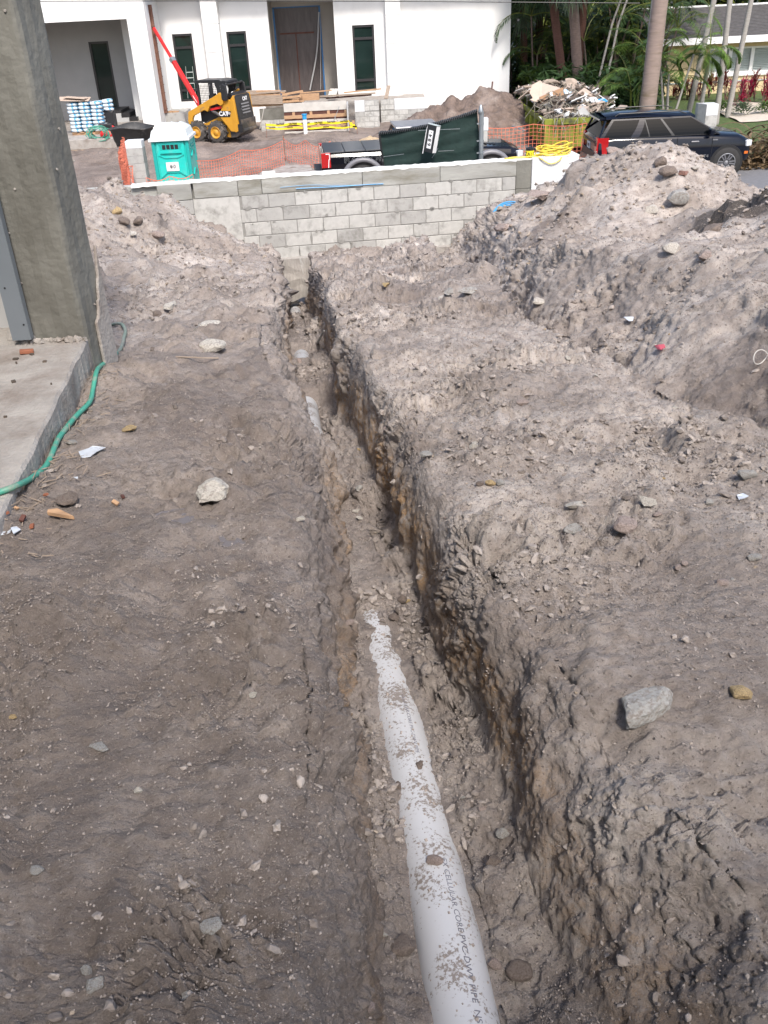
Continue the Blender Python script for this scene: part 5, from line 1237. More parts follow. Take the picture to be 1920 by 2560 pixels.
b = B(); q = PY(287, 325, 40.5); b.bar(q+Vector((-.2, 0, .2)), q+Vector((.25, 0, -.05)), .3, .05); tag(b.build('red_bag', M['red'], bevel=.02), 'crumpled red bag behind the teal toolbox', 'bag')
# black tub
q = PY(336, 362, 37.2); tb = thing('black_tub', 'large black rubber tub with a sagging rim beside the porch', 'tub', (q.x, q.y, GZ))
tz = PY(336, 318, 37.2).z; hh = tz-GZ+.05
b = B(); b.lathe([(.0, .05), (.60, .05), (.62, .0), (.68, hh*.45), (.72, hh*.5), (.80, hh*.93), (.86, hh*.97), (.86, hh), (.80, hh), (.70, hh*.6), (.62, .1), (0, .1)], (q.x, q.y, GZ), (0, 0, 1), 40)
b.v = [(v[0], v[1], v[2]+.05*math.sin(v[0]*4)*(v[2] > GZ+.5)) for v in b.v]; b.build('tub_body', M['rubbertub'], tb, smooth=True)
# block stub pillar
bp_ = thing('block_stub', 'narrow grey block stub with a pale top beside the green toilet', 'pier', tuple(PY(345, 440, 27)))
xa, xb = pxX(321, 400, 27), pxX(360, 400, 27); zt = PY(327, 353, 27).z; xa -= .02
for i in range(8):
    b = B(); zz = zt-.2*i; 
    if zz < GZ: break
    b.span((xa, 27, zz-.194), (xb, 27.4, zz)); b.build('block', M['plaster'] if i == 0 else M['block2'], bp_, bevel=.006)
b = B(); b.span((xa+.01, 27.01, GZ), (xb-.01, 27.39, zt-.01)); b.build('mortar', M['mortar'], bp_)
sp2 = thing('block_stub', 'short white capped block stub behind the green screen panel', 'pier', tuple(PY(1218, 330, 28)))
xa, xb = pxX(1206, 320, 28), pxX(1221, 320, 28); zt = PY(1215, 296, 28).z
b = B(); b.span((xa, 28, zt-.33), (xb, 28.3, zt)); b.build('cap_block', M['plaster'], sp2, bevel=.01); b = B(); b.span((xa+.02, 28.005, GZ), (xb-.02, 28.29, zt-.335)); b.build('block', M['block'], sp2)
sp3 = thing('block_stub', 'square grey and white block stub behind the hood of the black car', 'pier', tuple(PY(1775, 300, 31)))
xa, xm, xb = pxX(1752, 290, 31), pxX(1764, 290, 31), pxX(1794, 290, 31); zt = PY(1775, 261, 31).z
b = B(); b.span((xm, 31, zt-.34), (xb, 31.5, zt)); b.build('cap_block', M['plaster'], sp3, bevel=.01); b = B(); b.span((xm, 31, GZ), (xb, 31.5, zt-.345)); b.build('block', M['block'], sp3, bevel=.01)
b = B(); b.hexa([(xa, 31.35, GZ), (xm-.003, 31.0, GZ), (xm-.003, 31.5, GZ), (xa, 31.6, GZ), (xa, 31.35, zt), (xm-.003, 31.0, zt), (xm-.003, 31.5, zt), (xa, 31.6, zt)]); b.build('side_face', M['block2'], sp3)

# ------------------------------------------------------------------ portable toilet
q = PY(430, 352, 27.2); zr = q.z; x0, x1 = pxX(374, 352, 27.2)+.02, pxX(470, 350, 27.2)
pt = thing('portable_toilet', 'turquoise portable toilet with a pale domed roof behind the block wall', 'portable toilet', ((x0+x1)/2, 27.8, GZ))
D_ = 1.12; fy = 27.2; zb = GZ+.06
b = B(); b.span((x0+.06, fy+.05, zb), (x1-.02, fy+D_, zr)); b.build('cabin_wall', M['teal'], pt)
b = B(); b.span((x0, fy, zb), (x0+.10, fy+.14, zr)); b.build('corner_post', M['tealdk'], pt, bevel=.02); b = B(); b.span((x1-.10, fy, zb), (x1, fy+.14, zr)); b.build('corner_post', M['tealdk'], pt, bevel=.02)
b = B(); b.span((x1-.06, fy+D_-.12, zb), (x1, fy+D_, zr)); b.build('corner_post', M['tealdk'], pt, bevel=.02)
W_ = x1-x0; X0 = x0+.14; X1 = x1-.14; Xm = (X0+X1)/2
dr = B(); dr.span((X0, fy+.01, zb+.05), (X1, fy+.055, zr-.04)); dr = dr.build('door', M['teal'], pt, bevel=.012)
# vent slots
v = B(); v.prism([(X0+.06, fy+.012, zr-.06), (X0+.14, fy+.012, zr-.31), (X1-.14, fy+.012, zr-.31), (X1-.06, fy+.012, zr-.06)], (0, -.02, 0)); v.build('vent_frame', M['tealdk'], dr)
for i in range(4):
    v = B(); w = (X1-X0-.30)/4; a = X0+.15+w*i; v.span((a+.01, fy-.014, zr-.22), (a+w-.015, fy-.008, zr-.10)); v.build('vent_slot', M['ink'], dr)
v = B(); v.prism([(X0+.12, fy-.01, zr-.24), (X0+.08, fy-.01, zr-.32), (X1-.08, fy-.01, zr-.32), (X1-.12, fy-.01, zr-.24)], (0, -.035, 0)); v.build('vent_lip', M['teal'], dr)
def ridge(pts, m='teal', r=.016):
    v = B()
    for i in range(len(pts)-1): v.bar((pts[i][0], fy, pts[i][1]), (pts[i+1][0], fy, pts[i+1][1]), r*1.6, r*2, (0, 1, 0))
    v.build('moulded_ridge', M[m], dr)
ridge([(X0+.03, zr-.36), (X0+.2, zr-.44), (X1-.2, zr-.44), (X1-.03, zr-.36)]); ridge([(X0+.02, zr-.98), (X0+.2, zr-.84), (X1-.2, zr-.84), (X1-.02, zr-.96)], 'tealdk'); ridge([(X0+.02, zr-1.22), (X0+.2, zr-1.10), (X1-.2, zr-1.10), (X1-.02, zr-1.2)])
v = B(); v.span((X0+.2, fy-.02, zr-1.9), (X1-.2, fy+.01, zr-1.22)); v.build('door_panel', M['teal'], dr, bevel=.02)
v = B(); v.span((Xm-.19, fy-.012, zr-.80), (Xm+.17, fy+.0, zr-.56)); sg = v.build('sign_plate', M['paper'], dr)
def rhomb(cx, cz, s, m, par):
    v = B()
    P4 = [(cx, cz+s*1.3), (cx+s, cz), (cx, cz-s*1.3), (cx-s, cz)]
    for i in range(4): v.bar((P4[i][0], fy-.015, P4[i][1]), (P4[(i+1) % 4][0], fy-.015, P4[(i+1) % 4][1]), .010, .004, (0, 1, 0))
    v.build('diamond_mark', m, sg)
rhomb(Xm-.05, zr-.68, .035, M['ink'], sg); rhomb(Xm+.045, zr-.68, .035, M['ink'], sg)
v = B(); v.span((Xm-.06, fy-.018, zr-.70), (Xm-.04, fy-.013, zr-.66)); v.build('diamond_core', M['ink'], sg)
# roof dome: ribbed loft
b = B(); n = 24; V = []; RX0, RX1, RY0, RY1 = x0-.05, x1+.04, fy-.06, fy+D_+.05
prof = [(0, 0), (0, .07), (.07, .09), (.14, .24), (.25, .33), (.42, .38)]
for (ins, h) in prof:
    for k in range(4*12):
        s_ = k//12; t = (k % 12)/12; cs = [(RX0+ins*.7, RY0+ins), (RX1-ins*.7, RY0+ins), (RX1-ins*.7, RY1-ins), (RX0+ins*.7, RY1-ins)]; a = cs[s_]; c = cs[(s_+1) % 4]
        xx = a[0]+(c[0]-a[0])*t; yy = a[1]+(c[1]-a[1])*t
        V.append((xx, yy, zr+.0+h+(.035*max(0, math.sin((xx-RX0)/(RX1-RX0)*PI*9)) if h > .1 else 0)))
nk = 48; F_ = [(i*nk+j, i*nk+(j+1) % nk, (i+1)*nk+(j+1) % nk, (i+1)*nk+j) for i in range(len(prof)-1) for j in range(nk)]+[tuple((len(prof)-1)*nk+j for j in range(nk))]
b.add(V, F_); b.build('domed_roof', M['roofpl'], pt)
# side panel relief
for i in range(3):
    v = B(); zc = zr-.45-.5*i; v.add([(x1-.018, fy+.25, zc), (x1-.018, fy+.55, zc+.14), (x1-.018, fy+.85, zc), (x1-.018, fy+.85, zc-.05), (x1-.018, fy+.55, zc+.09), (x1-.018, fy+.25, zc-.05), (x1+.012, fy+.25, zc), (x1+.012, fy+.55, zc+.14), (x1+.012, fy+.85, zc)], [(0, 1, 7, 6), (1, 2, 8, 7), (6, 7, 4, 5), (7, 8, 3, 4)]); v.build('side_ridge', M['teal'], pt)
for i in range(2): v = B(); v.span((x1-.02, fy+.3, zr-.2-.09*i), (x1+.006, fy+.9, zr-.16-.09*i)); v.build('side_louvre', M['tealdk'], pt)
b = B(); b.span((x0-.04, fy-.04, GZ-.02), (x1+.04, fy+D_+.04, zb)); b.build('skid_base', M['machblk'], pt)

# ------------------------------------------------------------------ orange mesh fences
def net(name, pts, hgt, label, sag=.06, cellx=.11, cellz=.085, posts=None, lean_=.0, fold=0):
    P_ = smooth_path(pts, 10); Ls = [0]
    for i in range(1, len(P_)): Ls.append(Ls[-1]+(P_[i]-P_[i-1]).length)
    tot = Ls[-1]; nx_ = int(tot/cellx); nz = int(hgt/cellz); b = B()
    def at(s, k):
        i = min(max(1, int(np.searchsorted(Ls, s))), len(P_)-1); t = (s-Ls[i-1])/max(1e-6, Ls[i]-Ls[i-1]); p = P_[i-1].lerp(P_[i], t)
        top = -sag*abs(math.sin(s/tot*PI*max(1, len(pts)-1)))
        w = fold*math.sin(s*9+k*.6)*.5+.02*math.sin(s*5+k)
        return p+Vector((w*.3, w+lean_*k/nz, k/nz*(hgt+top)))
    r = .0065
    for i in range(nx_+1):
        col = [at(i*cellx, k) for k in range(nz+1)]
        b.add([q+Vector((s_*r, 0, 0)) for q in col for s_ in (-1, 1)], [(2*k, 2*k+1, 2*k+3, 2*k+2) for k in range(nz)])
    for k in range(nz+1):
        row = [at(i*cellx, k) for i in range(nx_+1)]; rr = r*(1.8 if k in (0, nz) else 1)
        b.add([q+Vector((0, -.002, s_*rr)) for q in row for s_ in (-1, 1)], [(2*k_, 2*k_+1, 2*k_+3, 2*k_+2) for k_ in range(nx_)])
    th = thing(name, label, 'safety fence', tuple(pts[0])); nt_ = b.build('mesh_net', M['mesh'], th, normals=False); tag(nt_, kind='stuff')
    for q in (posts or []):
        v = B(); v.bar(Vector(q)-Vector((0, 0, .2)), Vector(q)+Vector((0, 0, hgt+.08)), .03, .03); v.build('stake', M['rust'], th)
    return th
gz0 = GZ+.02
net('orange_fence', [PZ(500, 490, GZ), PZ(590, 465, GZ), PZ(716, 432, GZ)], 1.0, 'sagging orange mesh fence right of the green toilet', .12, posts=[PZ(716, 425, GZ)])
net('orange_fence', [PZ(716, 425, GZ), PZ(790, 432, GZ), PZ(835, 432, GZ)], 1.0, 'orange mesh fence running behind the tailgate of the pickup', .2)
net('orange_fence', [Vector((-6.2, 26.6, GZ)), Vector((-5.3, 26.7, GZ)), Vector((-4.9, 26.9, GZ))], .85, 'low orange mesh between block stub and green toilet', .1)
q = PZ(330, 450, GZ)
net('orange_fence', [PY(305, 470, 25.8)*Vector((1, 1, 0))+Vector((0, 0, GZ)) if False else Vector((PY(322, 400, 26.5).x, 26.6, GZ)), Vector((PY(310, 400, 29).x-.1, 29, GZ)), Vector((PY(312, 370, 33).x, 33, GZ))], 1.15, 'bunched orange mesh running back along the left of the block stub', .05, cellx=.07, fold=.2)
net('orange_fence', [Vector((pxX(1205, 350, 31), 31, GZ+.1)), Vector((pxX(1330, 350, 31), 31.2, GZ+.1)), Vector((pxX(1470, 350, 30.6), 30.8, GZ+.1))], 1.05, 'orange mesh fence between the pickup and the olive dumpster', .08, cellx=.13, cellz=.11)

# ------------------------------------------------------------------ green screen panel with its post and number box
FY = 15.35
sc_ = thing('screen_gate', 'bent gate panel covered in dark green windscreen behind the block wall', 'gate', tuple(PY(1080, 410, FY)))
TL, TR, BR_, BL_ = PY(948, 332, FY+.35), PY(1193, 276, FY), PY(1206, 425, FY), PY(962, 440, FY+.35)
b = B(); nn = 24; V = []
for i in range(nn+1):
    t = i/nn
    for j in range(13):
        s = j/12; p = TL.lerp(TR, t).lerp(BL_.lerp(BR_, t), s); p = p+Vector((0, .02*math.sin(t*14+s*3)+.012*math.sin(s*22+t*5), -.05*math.sin(t*PI)*(1-s)*1.0)); V.append(p)
b.add(V, [(i*13+j, (i+1)*13+j, (i+1)*13+j+1, i*13+j+1) for i in range(nn) for j in range(12)]); b.build('windscreen', M['screen'], sc_, smooth=True, normals=False)
top = [TL.lerp(TR, t)+Vector((0, -.02, -.05*math.sin(t*PI)+.004*math.sin(t*60))) for t in np.linspace(0, 1, 24)]
b = B(); b.tube(top, .022, 8); b.build('top_rail', M['machblk'], sc_)
b = B()
for i in range(44):
    p = TL.lerp(TR, (i+.3)/44)+Vector((0, -.03, -.05*math.sin((i+.3)/44*PI))); b.tube([p+Vector((-.02, -.005, -.03)), p+Vector((0, -.02, .03)), p+Vector((.02, 0, -.02))], .0035, 4)
tag(b.build('tie_wires', M['galv'], sc_), kind='stuff')
b = B(); b.tube([TL.lerp(BL_, t)+Vector((0, -.01, 0)) for t in (0, .5, 1)], .016, 8); b.build('end_rail', M['machblk'], sc_)
for (pa, pb, w) in (((958, 392), (1010, 385), .008), ((1045, 326), (1150, 322), .008), ((1095, 378), (1135, 376), .010), ((1080, 395), (1095, 370), .012)):
    b = B(); b.bar(PY(*pa, FY+.08), PY(*pb, FY+.03), w, .003, (0, 1, 0)); b.build('dust_crease', M['galv'], sc_)
po = thing('fence_post', 'galvanised steel fence post standing behind the block wall', 'post', tuple(PY(1203, 405, FY-.05)))
pb_, pt_ = PY(1208, 425, FY-.08), PY(1199, 280, FY-.08); pt_.x = pb_.x-.0
pb_ = PY(1204, 420, FY-.08); xp = PY(1203, 350, FY-.08).x
b = B(); b.cyl((xp, FY-.08, -2.3), (xp, FY-.08, pt_.z), .036, 16); b.build('post_tube', M['galv'], po, smooth=False)
b = B(); b.lathe([(.0, .10), (.015, .09), (.03, .03), (.04, 0), (.04, -.04), (.036, -.04)], (xp-.012, FY-.08, pt_.z+.01), (0, 0, 1), 16); b.build('post_cap', M['galv'], po, smooth=True)
for pz_ in (309, 352, 382):
    b = B(); z = PY(1202, pz_, FY-.08).z; b.cyl((xp, FY-.08, z-.012), (xp, FY-.08, z+.012), .041, 16); b.box((xp-.045, FY-.08, z), (.05, .03, .02)); b.build('hinge_band', M['galv'], po)
# number box (tilted lantern)
O = PY(1076, 347, FY-.12); UPv = (PY(1080, 318, FY-.12)-PY(1070, 378, FY-.12)).normalized(); RTv = Vector((1, 0, -.35)); RTv = (RTv-UPv*RTv.dot(UPv)).normalized(); NV = RTv.cross(UPv)
if NV.y > 0: NV = -NV
nb = thing('number_box', 'tilted black and white address box reading 684 hung on the green screen', 'address box', tuple(O))
# front face turned to the left
th_ = rad(-28); F1 = (RTv*math.cos(th_)+NV*math.sin(-th_)*1.0).normalized(); F1 = (RTv*math.cos(rad(40))-(-NV)*math.sin(rad(0))).normalized()
Rx = (RTv*.78+NV*.62).normalized(); Rn = (NV*.78-RTv*.62).normalized()
def nbx(u, v, w): return O+Rx*u+UPv*v+Rn*w
def nbox(b, u0, u1, v0, v1, w0, w1): return b.hexa([nbx(u0, v0, w1), nbx(u1, v0, w1), nbx(u1, v0, w0), nbx(u0, v0, w0), nbx(u0, v1, w1), nbx(u1, v1, w1), nbx(u1, v1, w0), nbx(u0, v1, w0)])
b = B(); nbox(b, -.085, .085, -.20, .20, -.10, .0); b.build('box_body', M['wtrim'], nb, bevel=.004)
b = B(); nbox(b, -.088, .084, -.203, .203, .001, .008); fr_ = b.build('black_face', M['machblk'], nb, bevel=.003)
b = B(); nbox(b, -.042, .042, -.145, .125, .009, .011); b.build('white_plate', M['wtrim'], nb)
for ch, v_ in (('6', -.085), ('8', -.02), ('4', .045)):
    text_on('digit', ch, .085, nbx(0, v_, .012), UPv, -Rx, M['ink'], nb, .001, bold=.002)
text_on('degree_mark', '.', .08, nbx(-.01, .098, .012), UPv, -Rx, M['ink'], nb, .001, bold=.003)
b = B(); nbox(b, -.09, .09, .204, .212, -.10, .01); b.build('box_lid', M['shutter'], nb)
b = B(); b.tube([nbx(-.10, -.24, .0), nbx(-.095, .12, .0), nbx(-.08, .22, 0)], .008, 6); b.build('hanging_rod', M['wtrim'], nb)
# ================================================================== vehicles and machines (local x forward, y left, z up)
def wheel(parent, c, R, W, rim, spokes=12, tyre='tyrec', side=-1, rim_r=.62, rimmat='rim'):
    w = thing('wheel', None, None, c); w.parent = parent
    b = B(); b.lathe([(R*rim_r, -W/2), (R*.9, -W/2), (R*.985, -W*.38), (R, -W*.2), (R, W*.2), (R*.985, W*.38), (R*.9, W/2), (R*rim_r, W/2), (R*rim_r, -W/2)], (0, 0, 0), (0, 1, 0), 32); b.build('tyre', M[tyre], w, smooth=True, world=False)
    b = B(); b.lathe([(R*rim_r, -W/2+.01), (R*rim_r*.93, -W/2+.0), (R*rim_r*.9, -W/2+.06), (0, -W/2+.08)], (0, 0, 0), (0, 1, 0), 32); b.build('rim_dish', M['black' if spokes else rimmat], w, world=False)
    if spokes:
        b = B()
        for i in range(spokes//2):
            a = 2*PI*i/(spokes//2)
            for d in (-.17, .17):
                r0, r1 = R*.13, R*rim_r*.97; b.bar((math.cos(a+d*1.6)*r0*1.6, -W/2+.02, math.sin(a+d*1.6)*r0*1.6), (math.cos(a+d)*r1, -W/2+.0, math.sin(a+d)*r1), .035, .03, (0, 1, 0))
        b.lathe([(R*rim_r*1.0, -.008), (R*rim_r*.92, -.012), (R*rim_r*.92, .02)], (0, -W/2, 0), (0, 1, 0), 32); b.lathe([(0, -.01), (R*.15, 0), (R*.17, .03)], (0, -W/2, 0), (0, 1, 0), 16); b.build('rim', M[rimmat], w, world=False)
    else:
        b = B(); b.lathe([(R*rim_r, 0), (R*rim_r*.95, -.015), (R*rim_r*.85, .03), (R*.3, .06), (R*.25, .02), (0, .02)], (0, -W/2, 0), (0, 1, 0), 28); b.build('rim', M[rimmat], w, smooth=True, world=False)
    return w
def loft(st, crown=.0):
    b = B(); n = None; V = []
    for (x_, zb, zm, zt, w) in st:
        half = [(.80*w, zb), (.97*w, zb+.07), (w, zb+.22), (w*1.0, zm), (w*.985, zt-.10), (w*.945, zt-.025), (w*.86, zt+crown*.4), (w*.4, zt+crown)]
        ringp = [(y, z) for y, z in half]+[(-y, z) for y, z in reversed(half)]; n = len(ringp)
        V += [(x_, y, z) for y, z in ringp]
    F_ = [(i*n+j, i*n+(j+1) % n, (i+1)*n+(j+1) % n, (i+1)*n+j) for i in range(len(st)-1) for j in range(n)]
    F_ += [tuple(range(n-1, -1, -1)), tuple((len(st)-1)*n+j for j in range(n))]; b.add(V, F_); return b
class Cabin:
    def __init__(s, bx0, bx1, bz, bw, rx0, rx1, rz, rw): s.a = (bx0, bx1, bz, bw); s.r = (rx0, rx1, rz, rw)
    def pt(s, u, v, side, off=0):
        x0 = s.a[0]+(s.r[0]-s.a[0])*v; x1 = s.a[1]+(s.r[1]-s.a[1])*v; z = s.a[2]+(s.r[2]-s.a[2])*v; w = s.a[3]+(s.r[3]-s.a[3])*(max(0, v)**1.25)
        return Vector((x0+(x1-x0)*u, side*(w+off), z))
    def strip(s, b, u0, u1, v0, v1, side, off=.004, th=.02, n=6, du=0):   # panel on a side, du shears its top
        V = []
        for i in range(n+1):
            v = v0+(v1-v0)*i/n; sh = du*i/n
            V += [s.pt(u0+sh, v, side, off), s.pt(u1+sh, v, side, off), s.pt(u1+sh, v, side, off-th), s.pt(u0+sh, v, side, off-th)]
        return b.add(V, [(i*4+k, i*4+(k+1) % 4, (i+1)*4+(k+1) % 4, (i+1)*4+k) for i in range(n) for k in range(4)]+[(3, 2, 1, 0), (n*4, n*4+1, n*4+2, n*4+3)])
    def body(s, n=6):
        b = B(); V = []
        for i in range(n+1):
            v = i/n; V += [s.pt(0, v, -1), s.pt(1, v, -1), s.pt(1, v, 1), s.pt(0, v, 1)]
        return b.add(V, [(i*4+k, i*4+(k+1) % 4, (i+1)*4+(k+1) % 4, (i+1)*4+k) for i in range(n) for k in range(4)]+[(n*4, n*4+1, n*4+2, n*4+3)])
def part(b, name, m, parent, smooth=False, bevel=0): return b.build(name, M[m], parent, smooth=smooth, world=False, bevel=bevel)

# ------------------------------------------------------------------ large dark sport utility car
sy = 27.05; xf = PY(1881, 375, sy).x; xr = PY(1490, 410, sy).x; LEN = xf-xr; rz = PY(1650, 283, sy+.3).z-GZ
sv_ = thing('parked_car', 'large shiny black blue sport utility car parked behind the right soil mound', 'car', ((xf+xr)/2, sy+1.0, GZ), 0)
k = LEN/4.85; HW = 1.0
wx = PY(1815, 405, sy).x-(xf+xr)/2; h_ = LEN/2
bd = loft([(-h_, .5, .8, 1.10, .90), (-h_+.06, .38, .8, 1.17, .97), (-h_+.5, .34, .8, 1.22, HW), (-.8, .32, .8, 1.21, HW), (.4, .32, .8, 1.19, HW), (1.0, .32, .8, 1.17, HW), (1.25, .32, .8, 1.15, HW), (1.8, .34, .8, 1.12, .985), (h_-.22, .36, .8, 1.05, .95), (h_-.06, .40, .75, .93, .88), (h_, .45, .7, .85, .80)], .05)
bd = part(bd, 'body', 'carpaint', sv_, True); bd.data.shade_smooth()
md = bd.modifiers.new('es', 'EDGE_SPLIT'); md.split_angle = rad(38)
cbn = Cabin(-h_+.05, 1.28, 1.19, .93, -h_+.42, .42, rz-.10, .74)
part(cbn.body(), 'greenhouse_glass', 'carglass', sv_)
b = B(); r0, r1 = cbn.r[0], cbn.r[1]; V = []
for i in range(9):
    t = i/8; xx = r0-.16+(r1-r0+.30)*t; zz = rz-.10+.07*math.sin(PI*min(1, t*1.0+.12))-.02*t; V += [(xx, -.76, zz-.03), (xx, -.70, zz+.03), (xx, 0, zz+.075), (xx, .70, zz+.03), (xx, .76, zz-.03)]
b.add(V, [(i*5+k_, i*5+k_+1, i*5+k_+6, i*5+k_+5) for i in range(8) for k_ in range(4)]); part(b, 'roof', 'carpaint', sv_, True)
b = B(); b.hexa([(r0-.34, -.66, rz-.13), (r0-.0, -.70, rz-.10), (r0-.0, .70, rz-.10), (r0-.34, .66, rz-.13), (r0-.32, -.66, rz-.09), (r0-.0, -.70, rz-.03), (r0-.0, .70, rz-.03), (r0-.32, .66, rz-.09)]); part(b, 'spoiler', 'carpaint', sv_)
for s in (-1, 1):
    b = B(); cbn.strip(b, .0, .035, 0, 1, s, .008, .03); part(b, 'rear_pillar', 'carpaint', sv_)
    b = B(); cbn.strip(b, .255, .325, 0, 1, s, .008, .03, du=.10); part(b, 'side_pillar', 'carpaint', sv_)
    b = B(); cbn.strip(b, .60, .625, 0, 1, s, .008, .03); part(b, 'side_pillar', 'black', sv_)
    b = B(); cbn.strip(b, .41, .42, 0, 1, s, .006, .03); part(b, 'window_bar', 'black', sv_)
    b = B(); cbn.strip(b, .975, 1.0, 0, 1, s, .012, .04); part(b, 'front_pillar', 'carpaint', sv_)
    b = B(); cbn.strip(b, 0, 1, .92, 1.0, s, .010, .03); part(b, 'window_frame', 'carpaint', sv_)
    b = B(); b.tube([(r0+.1, s*.70, rz-.03), (r0+.2, s*.70, rz+.03), (r1-.35, s*.68, rz+.035), (r1-.1, s*.68, rz-.04)], .016, 6); part(b, 'roof_rail', 'black', sv_)
    b = B(); cbn.strip(b, .03, .96, -.012, .018, s, .018, .03); part(b, 'belt_trim', 'black', sv_)
    b = B(); b.tube([(r0-.17, s*.715, rz-.14), (-h_+.08, s*.90, 1.22)], .035, 6); part(b, 'tailgate_edge', 'carpaint', sv_)
    # mirror, handles
    b = B(); b.box((.95, s*1.10, 1.27), (.12, .22, .17)); part(b, 'mirror', 'carpaint', sv_, bevel=.03)
    for xx in (-.42, .55): b = B(); b.box((xx, s*1.012, 1.02), (.22, .03, .035)); part(b, 'door_handle', 'rim' if s < 0 else 'black', sv_, bevel=.008)
    for xx in (-1.05, .05, 1.05): b = B(); b.box((xx, s*1.0015, .78), (.010, .006, .74)); part(b, 'door_gap', 'black', sv_)
    b = B(); b.box((0, s*.99, .40), (2.3, .07, .10)); part(b, 'sill_trim', 'black', sv_, bevel=.02)
    # lamps
    b = B(); b.prism([(-h_-.02, s*.70, .76), (-h_-.02, s*.925, .76), (-h_+.28, s*1.014, .76), (-h_+.28, s*.8, .76)], (.04, 0, .46)); part(b, 'tail_lamp', 'tail', sv_)
    b = B(); b.box((h_-.12, s*.86, .90), (.20, .16, .16), (0, 0, -s*.5)); part(b, 'headlamp', 'lens', sv_, bevel=.02)
b = B(); b.box((h_-.16, -.955, .66), (.10, .02, .07)); part(b, 'side_marker', 'amber', sv_)
b = B(); b.box((1.12, -1.008, 1.045), (.14, .008, .035)); part(b, 'fender_badge', 'chrome', sv_)
text_on('door_badge', 'AT4', .10, (sv_.location.x+.86, sy-.015, GZ+.62), (1, 0, 0), (0, 0, 1), M['rim'], sv_, .002, 1.3, bold=.004)
b = B(); b.box((-h_-.012, 0, .72), (.03, 1.5, .22)); part(b, 'bumper_step', 'black', sv_, bevel=.02)
b = B(); b.box((-h_-.02, 0, .55), (.06, 1.84, .20)); part(b, 'rear_bumper', 'carpaint', sv_, bevel=.03)
b = B(); b.box((-h_-.052, 0, .47), (.01, 1.7, .012)); part(b, 'bumper_chrome', 'chrome', sv_)
b = B(); b.box((-h_-.008, .05, .93), (.012, .36, .18)); pl_ = part(b, 'licence_plate', 'paper', sv_)
b = B(); 
for i in range(6): b.box((-h_-.016, -.08+.045*i, .93), (.004, .022, .08))
part(b, 'plate_marks', 'bedcover', pl_); bpy.data.objects[-1] if False else None
b = B(); b.box((-h_-.006, 0, 1.07), (.012, 1.25, .05)); part(b, 'tailgate_strip', 'black', sv_)
b = B(); b.box((h_-.01, 0, .80), (.05, 1.25, .34)); part(b, 'grille', 'black', sv_, bevel=.02)
for xx in (-wx*.97, wx):
    for s in (-1, 1):
        b = B(); b.lathe([(0, -.01), (.475, -.01), (.475, .25)], (xx, s*1.0, .41), (0, -s, 0) if s > 0 else (0, 1, 0), 28)
        b = B(); b.lathe([(0, 0), (.47, 0), (.48, .02)], (xx, s*1.003, .42), (0, -s, 0), 28); part(b, 'wheel_well', 'black', sv_)
        w = wheel(sv_, (xx, s*.90, .415), .415, .26, True, 12)
        if s > 0: w.rotation_euler = (0, 0, PI)
# ------------------------------------------------------------------ black pickup truck
ty = 26.9; xr = PY(832, 420, ty).x; tL = 5.75; yaw = rad(4.5)
tk = thing('pickup_truck', 'black pickup truck with hard bed cover parked behind the block wall', 'truck', (xr+tL/2*math.cos(yaw)-.35, ty+1.05+tL/2*math.sin(yaw)-.1, GZ), yaw)
zB = PY(900, 381, ty).z-GZ; h_ = tL/2
xbed = -h_+1.85
part(loft([(-h_, .55, .9, zB-.03, .93), (-h_+.05, .5, .9, zB, .99), (xbed, .45, .9, zB-.01, 1.0), (xbed+.02, .45, .9, zB-.01, 1.0)], 0), 'bed', 'carpaint2', tk)
zc = zB-.03
bd = part(loft([(xbed+.05, .42, .9, zc, 1.0), (1.0, .42, .9, zc-.02, 1.0), (1.3, .42, .9, zc-.04, 1.0), (2.0, .45, .9, zc-.08, .98), (h_-.35, .48, .9, zc-.12, .95), (h_-.08, .5, .85, zc-.22, .88), (h_, .55, .8, zc-.35, .80)], .07), 'cab_body', 'carpaint2', tk)
tc_ = Cabin(xbed+.07, 1.35, zc-.01, .93, xbed+.32, .45, zB+.50, .74); part(tc_.body(), 'cab_glass', 'carglass', tk)
b = B(); b.box(((tc_.r[0]+tc_.r[1])/2, 0, zB+.525), (tc_.r[1]-tc_.r[0]+.1, 1.46, .06)); part(b, 'cab_roof', 'rim', tk, bevel=.025)  # pale metal on the black cab: a white reflection put into the roof colour
for s in (-1, 1):
    for u in (0, .42, .96): b = B(); tc_.strip(b, u, u+.05, 0, 1, s, .008, .03); part(b, 'cab_pillar', 'carpaint2', tk)
